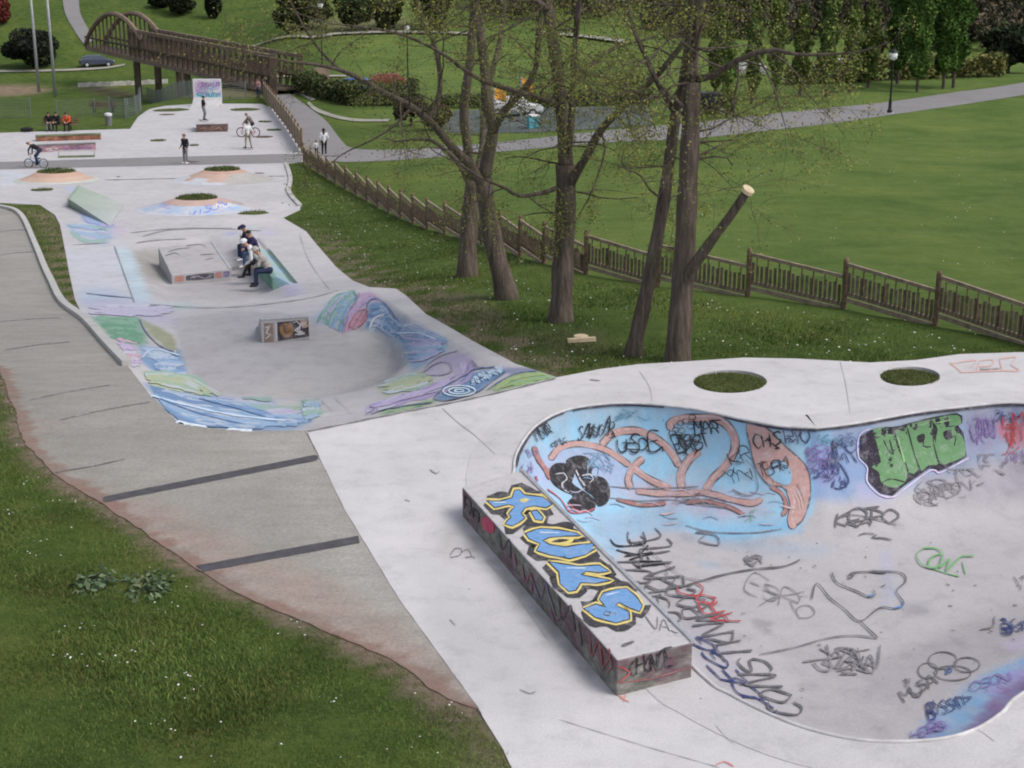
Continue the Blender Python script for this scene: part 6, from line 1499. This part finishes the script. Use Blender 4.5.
def daisies(P, r, name_label, h):
    n_ = len(P); a = np.arange(6) * np.pi / 3; rr = r * rng.uniform(.6, 1.2, n_); t = rng.normal(0, .25, (n_, 2))
    V = np.stack([np.column_stack([P[:, 0] + rr * math.cos(k), P[:, 1] + rr * math.sin(k), P[:, 2] + h + rr * (math.cos(k) * t[:, 0] + math.sin(k) * t[:, 1])]) for k in a], 1).reshape(-1, 3)
    o = mesh_obj('daisies', V, np.arange(6 * n_).reshape(-1, 6), M['petal']); return tag(o, name_label, 'flowers', kind='stuff')
def clustered(poly, ncl, per, sig):
    c = scatter(poly, ncl); q = np.repeat(c, per, 0) + rng.normal(0, sig, (ncl * per, 2)); q = off_concrete(q, .1); return q[rng.uniform(0, 1, len(q)) < .7]
q = clustered(left_px, 24, 8, .14); q = np.vstack([q, off_concrete(scatter(left_px, 40), .15)]); daisies(np.column_stack([q, base(q[:, 0], q[:, 1])]), .011, 'white daisies on the bank in the lower left', .062)
q = clustered(right_px, 60, 12, .6); q = np.vstack([q, off_concrete(scatter(right_px, 240), .2)]); daisies(np.column_stack([q, base(q[:, 0], q[:, 1])]), .019, 'white daisies on the strip below the timber fence', .085)
lawn_px = [(420, 170), (560, 165), (700, 150), (1024, 108), (1024, 325), (880, 305), (700, 280), (560, 258)]
q = clustered(lawn_px, 26, 9, 1.2); daisies(np.column_stack([q, base(q[:, 0], q[:, 1])]), .022, 'white daisies scattered over the large mown lawn', .03)
# broad leaved weeds
for px_, py_, w_, lb in ((96, 587, .34, 'broad leaved grey green weed, left of the two on the bank'), (148, 589, .46, 'broad leaved grey green weed, right of the two on the bank')):
    g_ = G(px_, py_); P, sh = blob((0, 0, .05), (w_, w_ * 1.5, .06), 260, 14, .2); P[:, 2] = np.maximum(P[:, 2], .02); o = leaves(P, .048, (.10, .145, .08), 'broadleaf_weed', None, .4, shade=sh, flat=.5); o.location = tuple(g_); tag(o, lb, 'weed')
# ------------------------------------------------------------------ people
def cloth(name, c, var=.25): return plain(name, c, .9, var, 9)
SKIN = plain('skin', (.46, .27, .19), .6, .08); HAIRD = plain('dark_hair', (.02, .015, .012), .7, .3, 30); HAIRB = plain('brown_hair', (.09, .055, .035), .7, .3, 30); SHOE = plain('dark_shoe', (.03, .03, .035), .7, .3); SHOEW = plain('white_shoe', (.6, .6, .62), .7, .1); EYE = plain('eye_dark', (.01, .01, .01), .3, .1)
CL = {'black': cloth('black_cloth', (.017, .017, .020)), 'grey': cloth('grey_cloth', (.17, .17, .175)), 'navy': cloth('navy_cloth', (.022, .024, .07)), 'jeans': cloth('denim', (.055, .08, .155)), 'djeans': cloth('dark_denim', (.03, .04, .085)), 'white': cloth('white_cloth', (.62, .62, .64), .1), 'khaki': cloth('khaki_cloth', (.24, .215, .155)),
      'orange': cloth('orange_cloth_top', (.55, .10, .04)), 'purple': cloth('purple_navy_cloth', (.035, .025, .075)), 'beige': cloth('beige_cloth', (.36, .33, .31)), 'pink': cloth('pink_cloth', (.45, .25, .28)), 'greyb': cloth('grey_brown_cloth', (.14, .12, .11))}

def capsules(J):
    """list of (a, b, ra, rb, tag) that make one body"""
    V = {k: Vector(v) for k, v in J.items()}; C = []
    add = lambda a, b, ra, rb, t: C.append((Vector(a), Vector(b), ra, rb, t))
    sR, sL = V['shR'], V['shL']; ch = V['chest']; pe = V['pelvis']; nk = V['neck']; hd = V['head']
    add(pe + Vector((-.07, 0, 0)), pe + Vector((.07, 0, 0)), .125, .125, 'leg'); add(pe, (pe + ch) / 2, .135, .135, 'top'); add((pe + ch) / 2, ch, .135, .15, 'top'); add((sR + ch) / 2 - (nk - ch) * .1, (sL + ch) / 2 - (nk - ch) * .1, .13, .13, 'top'); add(sR, sL, .085, .085, 'top')
    add(nk - (nk - ch) * .3, hd - (hd - nk) * .3, .06, .055, 'skin')
    f_ = V['face'].normalized(); u_ = (hd - nk).normalized(); f_ = (f_ - u_ * f_.dot(u_) * .6).normalized(); r_ = f_.cross(u_).normalized()
    add(hd + u_ * .03 - f_ * .015, hd + u_ * .035 + f_ * .012, .097, .094, 'skin'); add(hd + f_ * .03 - u_ * .05, hd + f_ * .045 - u_ * .085, .068, .045, 'skin')
    add(hd + f_ * .10 + u_ * .01, hd + f_ * .12 - u_ * .025, .012, .017, 'skin')
    for s_ in (-1, 1): add(hd + r_ * s_ * .095 + u_ * .01, hd + r_ * s_ * .098 - u_ * .03, .018, .014, 'skin')
    for S in 'RL':
        sh, el, wr = V['sh' + S], V['el' + S], V['wr' + S]; hp, kn, an = V['hip' + S], V['kn' + S], V['an' + S]
        add(sh, el, .068, .052, 'top'); add(el, wr - (wr - el) * .06, .052, .038, 'top'); add(wr - (wr - el) * .1, wr, .03, .029, 'skin')
        d = (wr - el).normalized(); q = d.cross(Vector((0, 0, 1)));
        if q.length < .2: q = d.cross(Vector((1, 0, 0)))
        q.normalize(); w_ = d.cross(q).normalized()
        pm = wr + d * .085; add(wr + d * .02 + q * .018, pm + q * .025, .02, .019, 'skin'); add(wr + d * .02 - q * .018, pm - q * .025, .02, .019, 'skin')
        for k, l in ((-1.5, .062), (-.5, .075), (.5, .08), (1.5, .07)):
            a = pm + q * k * .0185; b = a + d * l * .55 + w_ * .012; add(a, b, .0105, .010, 'skin'); add(b, b + d * l * .35 + w_ * .028, .010, .009, 'skin')
        a = wr + d * .03 + q * .03; b = a + q * .035 + d * .035; add(a, b, .014, .012, 'skin'); add(b, b + d * .03, .012, .0105, 'skin')
        add(hp, kn, .098, .068, 'leg'); add(kn, an + (kn - an) * .08, .068, .05, 'leg'); 
        t = V['toe' + S]; add(an, an - Vector((0, 0, .035)), .046, .045, 'shoe'); h_ = (t - an); h_.z = 0; h_.normalize()
        gz_ = an.z - .045; add(Vector((an.x, an.y, gz_)) - h_ * .03, Vector((t.x, t.y, gz_ - .005)), .045, .04, 'shoe')
    return C, f_, u_, r_, hd

def person(loc, rz, J, top, leg, shoe, hair, label, scale=1.0, hood=None, cap=None, long_hair=False):
    C, f_, u_, r_, hd = capsules(J)
    b = MB()
    for a, c, ra, rb, t in C:
        d = c - a
        if d.length < 1e-4: d = Vector((0, 0, 1e-3)); c = a + d
        dn = d.normalized(); x = dn.cross(Vector((.31, .77, .56))).normalized(); y = dn.cross(x); n_ = 10; prof = []
        for i in range(1, 4): t_ = math.pi / 2 * i / 3; prof.append((a - dn * ra * math.cos(t_), ra * math.sin(t_)))
        for i in range(0, 3): t_ = math.pi / 2 * i / 3; prof.append((c + dn * rb * math.sin(t_), rb * math.cos(t_)))
        vs = [p + (x * math.cos(2 * math.pi * k / n_) + y * math.sin(2 * math.pi * k / n_)) * r for p, r in prof for k in range(n_)]
        m_ = len(prof); vs += [a - dn * ra, c + dn * rb]
        fs = [[i * n_ + k, i * n_ + (k + 1) % n_, (i + 1) * n_ + (k + 1) % n_, (i + 1) * n_ + k] for i in range(m_ - 1) for k in range(n_)]
        fs += [[m_ * n_, (k + 1) % n_, k] for k in range(n_)] + [[m_ * n_ + 1, (m_ - 1) * n_ + k, (m_ - 1) * n_ + (k + 1) % n_] for k in range(n_)]
        b.add(vs, fs)
    tmp = mesh_obj('tmp', b.v, b.f); md = tmp.modifiers.new('r', 'REMESH'); md.mode = 'VOXEL'; md.voxel_size = .0125; md.use_smooth_shade = True
    s2 = tmp.modifiers.new('s', 'SMOOTH'); s2.factor = .5; s2.iterations = 2
    dg = bpy.context.evaluated_depsgraph_get(); me = bpy.data.meshes.new_from_object(tmp.evaluated_get(dg)); bpy.data.objects.remove(tmp)
    v = np.zeros(len(me.vertices) * 3); me.vertices.foreach_get('co', v); v = v.reshape(-1, 3)
    best = np.full(len(v), 9.); tg = np.zeros(len(v), int); TG = {'top': 0, 'leg': 1, 'shoe': 2, 'skin': 3}
    for a, c, ra, rb, t in C:
        a_ = np.array(a); ab = np.array(c) - a_; tt = np.clip(((v - a_) @ ab) / max(ab @ ab, 1e-9), 0, 1); dd = np.linalg.norm(v - a_ - tt[:, None] * ab, axis=1) - (ra + (rb - ra) * tt)
        k = dd < best; best[k] = dd[k]; tg[k] = TG[t]
    e1 = [np.array(hd + f_ * .092 + u_ * .02 + r_ * s_ * .036) for s_ in (-1, 1)]
    for e in e1: tg[np.linalg.norm(v - e, axis=1) < .016] = 4
    tg[np.linalg.norm(v - np.array(hd + f_ * .105 - u_ * .062), axis=1) < .014] = 5
    pv = np.array([p.vertices[0] for p in me.polygons]); me.materials.clear()
    for m_ in (top, leg, shoe, SKIN, EYE, plain('lip', (.30, .12, .10), .6, .1)): me.materials.append(m_)
    me.polygons.foreach_set('material_index', tg[pv].astype(np.int32)); me.polygons.foreach_set('use_smooth', np.ones(len(me.polygons), bool))
    me.name = 'person'; o = bpy.data.objects.new('person', me); link(o); o.location = tuple(loc); o.rotation_euler = (0, 0, rz); o.scale = (scale,) * 3; tag(o, label, 'person')
    # hair, cap or hood as its own piece
    q = MB(); n_ = 16; vs = []; fs = []; m_ = 8; R_ = .112 if not hood else .135; low = 1.75 if not long_hair else 2.0
    for i in range(m_ + 1):
        for k in range(n_):
            a = 2 * math.pi * k / n_; front = max(0, math.cos(a)); lim = low * (1 - .42 * front); t_ = lim * i / m_
            p = hd + u_ * .035 + (u_ * math.cos(t_) + (f_ * math.cos(a) + r_ * math.sin(a)) * math.sin(t_)) * (R_ * (1 + .03 * math.sin(a * 5 + i)))
            vs.append(p)
    fs = [[i * n_ + k, (i + 1) * n_ + k, (i + 1) * n_ + (k + 1) % n_, i * n_ + (k + 1) % n_] for i in range(m_) for k in range(n_)]; q.add(vs, fs)
    if cap: q.tube([hd + u_ * .09 + f_ * .07, hd + u_ * .075 + f_ * .19], [.075, .05], 8)
    if long_hair: q.tube([hd + u_ * .02 - f_ * .06, hd - u_ * .12 - f_ * .085, hd - u_ * .26 - f_ * .10], [.075, .07, .035], 10)
    h_ = q.build('hood' if hood else 'cap' if cap else 'hair', hood or cap or hair, o, True)
    return o

def stand(**k):
    J = dict(pelvis=(0, 0, .93), chest=(0, .01, 1.27), neck=(0, .01, 1.47), head=(0, .035, 1.62), face=(0, 1, -.05), shR=(.185, 0, 1.41), shL=(-.185, 0, 1.41), elR=(.25, -.03, 1.14), elL=(-.25, -.03, 1.14), wrR=(.25, .08, .92), wrL=(-.25, .08, .92),
             hipR=(.09, 0, .9), hipL=(-.09, 0, .9), knR=(.11, .03, .49), knL=(-.11, .03, .49), anR=(.12, 0, .09), anL=(-.12, 0, .09), toeR=(.14, .16, .05), toeL=(-.14, .16, .05)); J.update(k); return J
def sit(lean=.15, **k):
    s_ = lean
    J = dict(pelvis=(0, 0, .55), chest=(0, .02 + s_, .87), neck=(0, .05 + s_ * 1.5, 1.05), head=(0, .10 + s_ * 1.75, 1.18), face=(0, 1, -.35), shR=(.185, .03 + s_ * 1.35, 1.0), shL=(-.185, .03 + s_ * 1.35, 1.0), elR=(.25, .16 + s_, .74), elL=(-.25, .16 + s_, .74), wrR=(.12, .36 + s_ * .6, .66), wrL=(-.12, .36 + s_ * .6, .66),
             hipR=(.1, .02, .53), hipL=(-.1, .02, .53), knR=(.14, .43, .52), knL=(-.14, .43, .52), anR=(.14, .44, .10), anL=(-.14, .46, .10), toeR=(.17, .60, .05), toeL=(-.17, .62, .05)); J.update(k); return J
def board(loc, rz, label, col_=(.08, .05, .03)):
    root = empty('skateboard', loc, rz, label, 'skateboard'); b = MB(); vs = []
    for i in range(13):
        t = -.4 + .8 * i / 12; w_ = .1 * (1 - max(0, abs(t) - .3) ** 2 * 55); z = .105 + max(0, abs(t) - .27) ** 1.3 * .6
        vs += [(-w_, t, z), (w_, t, z), (w_, t, z + .014), (-w_, t, z + .014)]
    b.add(vs, [[i * 4 + j, i * 4 + (j + 1) % 4, (i + 1) * 4 + (j + 1) % 4, (i + 1) * 4 + j] for i in range(12) for j in range(4)] + [[3, 2, 1, 0], [48, 49, 50, 51]]); b.build('deck', plain('board', col_, .8, .2), root)
    for y in (-.24, .24):
        b = MB(); b.bar((-.08, y, .07), (.08, y, .07), .03); b.bar((0, y, .07), (0, y, .1), .05); t_ = b.build('truck', M['steel'], root)
        for x in (-.085, .085): b = MB(); b.tube([(x - .02, y, .03), (x + .02, y, .03)], .03, 10); b.build('wheel', M['whitew'], t_)
    return root
def bike(loc, rz, label, c, wr=.33, wb=1.02, bmx=False):
    root = empty('bicycle', loc, rz, label, 'bicycle'); fm = plain('bike_frame', c, .4, .1)
    for y in (-wb / 2, wb / 2):
        b = MB(); b.tube([(0, y + wr * math.cos(a), wr + wr * math.sin(a)) for a in np.linspace(0, 2 * math.pi, 28)[:-1]], .022, 6, closed=True); w_ = b.build('wheel', M['rubber'], root, True)
        b = MB(); b.tube([(0, y + (wr - .035) * math.cos(a), wr + (wr - .035) * math.sin(a)) for a in np.linspace(0, 2 * math.pi, 28)[:-1]], .012, 5, closed=True); b.build('rim', M['redp'] if not bmx else M['steel'], w_)
        b = MB()
        for k in range(14): a = math.pi * 2 * k / 14; b.bar((0, y, wr), (0, y + (wr - .03) * math.cos(a), wr + (wr - .03) * math.sin(a)), .005)
        b.build('spokes', M['steel'], w_)
    st_ = (0, -wb * .2, wr + (.42 if not bmx else .22)); bb = (0, -wb * .06, wr - .04); hd_ = (0, wb * .34, wr + (.42 if not bmx else .32)); hb = (0, wb * .37, wr + .25)
    b = MB()
    for a, q in ((st_, bb), (st_, hd_), (bb, hb), (hd_, hb), (bb, (0, -wb / 2, wr)), (st_, (0, -wb / 2, wr))): b.tube([a, q], .02, 8)
    b.build('frame', fm, root)
    b = MB(); b.tube([hb, (0, wb / 2, wr)], .018, 8); b.build('fork', fm, root)
    b = MB(); top = hd_[2] + (.16 if not bmx else .26); b.tube([hd_, (0, hd_[1] - .01, top)], .015, 6); b.tube([(-.3, hd_[1] - .06, top + .02), (-.1, hd_[1], top), (.1, hd_[1], top), (.3, hd_[1] - .06, top + .02)], .014, 6); b.build('handlebar', M['blackpaint'], root)
    b = MB(); b.ball((0, st_[1] - .02, st_[2] + .08), .12, 10, (.55, 1.1, .3)); b.tube([st_, (0, st_[1] - .01, st_[2] + .07)], .014, 6); b.build('saddle', M['rubber'], root, True)
    b = MB(); b.tube([(-.02, bb[1], bb[2]), (.02, bb[1], bb[2])], .09, 14); b.bar((.06, bb[1], bb[2]), (.06, bb[1] + .15, bb[2] - .06), .02); b.bar((-.06, bb[1], bb[2]), (-.06, bb[1] - .15, bb[2] + .06), .02)
    b.bar((.06, bb[1] + .15, bb[2] - .06), (.15, bb[1] + .15, bb[2] - .06), .04); b.bar((-.06, bb[1] - .15, bb[2] + .06), (-.15, bb[1] - .15, bb[2] + .06), .04); b.build('crank', M['blackpaint'], root)
    return root
# the four sitting on the sloped ledge, facing left
face_l = math.atan2(-rt.y, -rt.x) - math.pi / 2
def on_ledge(f_, b_=.05): p = e0 + dr * (Ln * f_) + rt * b_; p.z = e0.z + zs * f_ * .8 - .02; return p
person(on_ledge(.63), face_l + .25, sit(.10, wrR=(.05, .34, .74), wrL=(-.04, .36, .76)), CL['navy'], CL['djeans'], SHOEW, HAIRD, 'person in navy jacket and cap, farthest of the four sitting on the sloped ledge', 1.0, cap=CL['navy'])
person(on_ledge(.47), face_l, sit(.08, face=(-.3, 1, -.4)), CL['purple'], CL['jeans'], SHOEW, HAIRD, 'person in purple navy jacket with black hair sitting on the sloped ledge', 1.0)
person(on_ledge(.27, .0), face_l - .05, sit(.26, anL=(-.14, .66, .10), toeL=(-.16, .82, .06), knL=(-.14, .45, .50), wrR=(.10, .52, .42), wrL=(-.12, .56, .46), elR=(.26, .34, .66), elL=(-.26, .36, .66), face=(0, 1, -.7)), CL['white'], CL['black'], SHOE, HAIRD, 'person in white hooded top leaning forward on the sloped ledge', 1.0, hood=CL['white'])
person(on_ledge(.09, .02), face_l - .15, sit(.17), CL['beige'], CL['djeans'], SHOE, HAIRB, 'person in beige top and dark jeans, nearest of the four on the sloped ledge', 1.0, hood=CL['beige'])
# standing by the grey band
g_ = G(186, 163.5, Hp); person(g_, 2.6, stand(wrR=(.22, .16, .98), wrL=(-.24, .12, .95)), CL['black'], CL['grey'], SHOEW, HAIRB, 'person in black jacket and grey trousers standing on the grey band', 1.03); board(Vector(G(194, 163.4, Hp)) + Vector((0, 0, 0)), 1.3, 'skateboard lying beside the person in the black jacket')
# on the box
a_, c_ = GP(196.5, 132.2), GP(227.5, 131.6); wv = (c_ - a_); wv.z = 0; Lb = wv.length; wv.normalize(); bv = Vector((-wv.y, wv.x, 0))
p = a_ + wv * (Lb * .25) + bv * 1.0 + Vector((0, 0, .63))
board(p, 1.5, 'skateboard under the person on the skate box', (.04, .035, .03))
person(p + Vector((0, 0, .12)), -1.2, stand(elR=(.42, 0, 1.30), wrR=(.60, .08, 1.22), elL=(-.40, 0, 1.28), wrL=(-.52, .12, 1.38), knR=(.18, .10, .50), knL=(-.16, .08, .49), anR=(.20, .0, .09), anL=(-.2, 0, .09), toeR=(.22, .16, .05), toeL=(-.2, .17, .05)), CL['black'], CL['grey'], SHOE, HAIRD, 'person in black top balancing with arms out on the skate box', .98)
# cyclist and skater in the upper plaza
g_ = Vector(G(248.5, 137, Hp)); bike(g_, 1.45, 'bicycle with red rims in the upper plaza', (.25, .02, .03), .33, 1.02)
person(g_ + Vector((.12, 0, 0)), 1.45, stand(pelvis=(0, -.22, .95), chest=(0, -.02, 1.24), neck=(0, .10, 1.40), head=(0, .18, 1.53), shR=(.185, .06, 1.36), shL=(-.185, .06, 1.36), elR=(.26, .24, 1.15), elL=(-.26, .24, 1.15), wrR=(.26, .38, .98), wrL=(-.26, .38, .98), hipR=(.1, -.2, .9), hipL=(-.1, -.2, .9), knR=(.14, .14, .66), knL=(-.14, .02, .56), anR=(.13, .08, .32), anL=(-.2, -.05, .09), toeR=(.14, .22, .26), toeL=(-.22, .12, .05)), CL['greyb'], CL['black'], SHOE, HAIRB, 'person in grey top sitting on the bicycle in the upper plaza', 1.0)
g_ = Vector(G(248.5, 149.5, Hp)); board(g_, 1.4, 'skateboard under the skater in the white shirt')
person(g_ + Vector((0, 0, .12)), .4, stand(elR=(.3, -.05, 1.15), wrR=(.36, .1, .98), wrL=(-.30, .16, 1.0), knR=(.16, .10, .49), knL=(-.14, .06, .48), anR=(.2, -.02, .09), anL=(-.18, 0, .09), toeR=(.24, .14, .05), toeL=(-.2, .16, .05)), CL['white'], CL['khaki'], SHOE, HAIRD, 'skater in white shirt and khaki trousers in the upper plaza', .98, cap=CL['black'])
# rider at the far left
g_ = Vector(G(36.5, 167.5, Hp)); bike(g_, 1.5, 'small light blue bicycle ridden on the grey band at the far left', (.25, .45, .62), .26, .92, True)
person(g_ + Vector((0, 0, .0)), 1.5, stand(pelvis=(0, -.30, 1.06), chest=(0, .02, 1.25), neck=(0, .20, 1.36), head=(0, .34, 1.43), face=(0, 1, -.1), shR=(.185, .14, 1.32), shL=(-.185, .14, 1.32), elR=(.30, .28, 1.10), elL=(-.30, .28, 1.10), wrR=(.28, .30, .87), wrL=(-.28, .30, .87), hipR=(.1, -.28, 1.0), hipL=(-.1, -.28, 1.0), knR=(.13, .08, .70), knL=(-.13, -.06, .62), anR=(.12, .02, .32), anL=(-.12, -.18, .36), toeR=(.12, .18, .26), toeL=(-.12, -.02, .31)), CL['black'], CL['djeans'], SHOE, HAIRD, 'person in black top standing up on the pedals of the light blue bicycle', 1.0)
# walkers on the footpath
g_ = Vector(G(324.5, 156)); person(g_, .2, stand(elR=(.27, .02, 1.15), wrR=(.2, .2, 1.02), anR=(.1, .12, .09), toeR=(.1, .28, .05), knR=(.1, .12, .5)), CL['white'], CL['black'], SHOEW, HAIRD, 'person in white jacket and black trousers walking on the footpath', 1.0, long_hair=True)
g_ = Vector(G(316.5, 156)); person(g_, .4, stand(knR=(.13, .03, .47)), CL['white'], CL['black'], SHOE, HAIRD, 'small child in white top beside the person in the white jacket', .56)
g_ = Vector(G(266.5, 96)); person(g_, 2.9, stand(), CL['black'], CL['black'], SHOE, HAIRD, 'person dressed all in black at the near end of the bridge', 1.0)
g_ = Vector(G(258.5, 97.5)); person(g_, 2.5, stand(), CL['pink'], CL['djeans'], SHOE, HAIRB, 'person in pale pink top at the near end of the bridge', .95)
# far left bench
sbl = Vector(sb.location)
person(sbl + Vector((-.75, .08, 0)), math.pi + .2, sit(.12), CL['black'], CL['grey'], SHOE, HAIRD, 'person in black sitting at the left end of the dark bench', 1.05); person(sbl + Vector((-.15, .08, 0)), math.pi - .2, sit(.06), CL['black'], CL['black'], SHOE, HAIRD, 'person in black sitting in the middle of the dark bench', 1.05)
person(sbl + Vector((.62, .08, 0)), math.pi, sit(.2), CL['orange'], CL['black'], SHOE, HAIRD, 'person in orange top sitting at the right end of the dark bench', 1.05)
# ------------------------------------------------------------------ light and camera
w = bpy.data.worlds.new('World'); scn.world = w; w.use_nodes = True
wt = w.node_tree; bg = wt.nodes['Background']
sky = wt.nodes.new('ShaderNodeTexSky'); sky.sky_type = 'NISHITA'; sky.sun_disc = False
SUN_EL, SUN_AZ = math.radians(52), math.radians(115)
sky.sun_elevation = SUN_EL; sky.sun_rotation = SUN_AZ; sky.air_density = 1.0; sky.dust_density = 3.0; sky.ozone_density = 1.0
hs = wt.nodes.new('ShaderNodeHueSaturation'); hs.inputs['Saturation'].default_value = 0.45
wt.links.new(sky.outputs[0], hs.inputs['Color']); wt.links.new(hs.outputs[0], bg.inputs[0]); bg.inputs[1].default_value = 0.185
sd = bpy.data.lights.new('sun', 'SUN'); sd.energy = 1.65; sd.angle = math.radians(25); sd.color = (1.0, 0.94, 0.86)
so = bpy.data.objects.new('sun', sd); col.objects.link(so)
dirv = Vector((math.sin(SUN_AZ) * math.cos(SUN_EL), math.cos(SUN_AZ) * math.cos(SUN_EL), math.sin(SUN_EL)))
so.rotation_euler = dirv.to_track_quat('Z', 'Y').to_euler(); so.location = (20, 0, 40)
cd = bpy.data.cameras.new('camera'); cd.sensor_width = 36; cd.lens = 36 * F / 1024; cd.clip_start = 0.3; cd.clip_end = 1500
co = bpy.data.objects.new('camera', cd); col.objects.link(co)
co.location = (0, 0, CAMZ); co.rotation_euler = (math.pi / 2 - PITCH, 0, 0)
scn.camera = co
scn.view_settings.view_transform = 'Standard'; scn.view_settings.look = 'None'; scn.view_settings.exposure = 0

scn.cycles.filter_width = 2.0
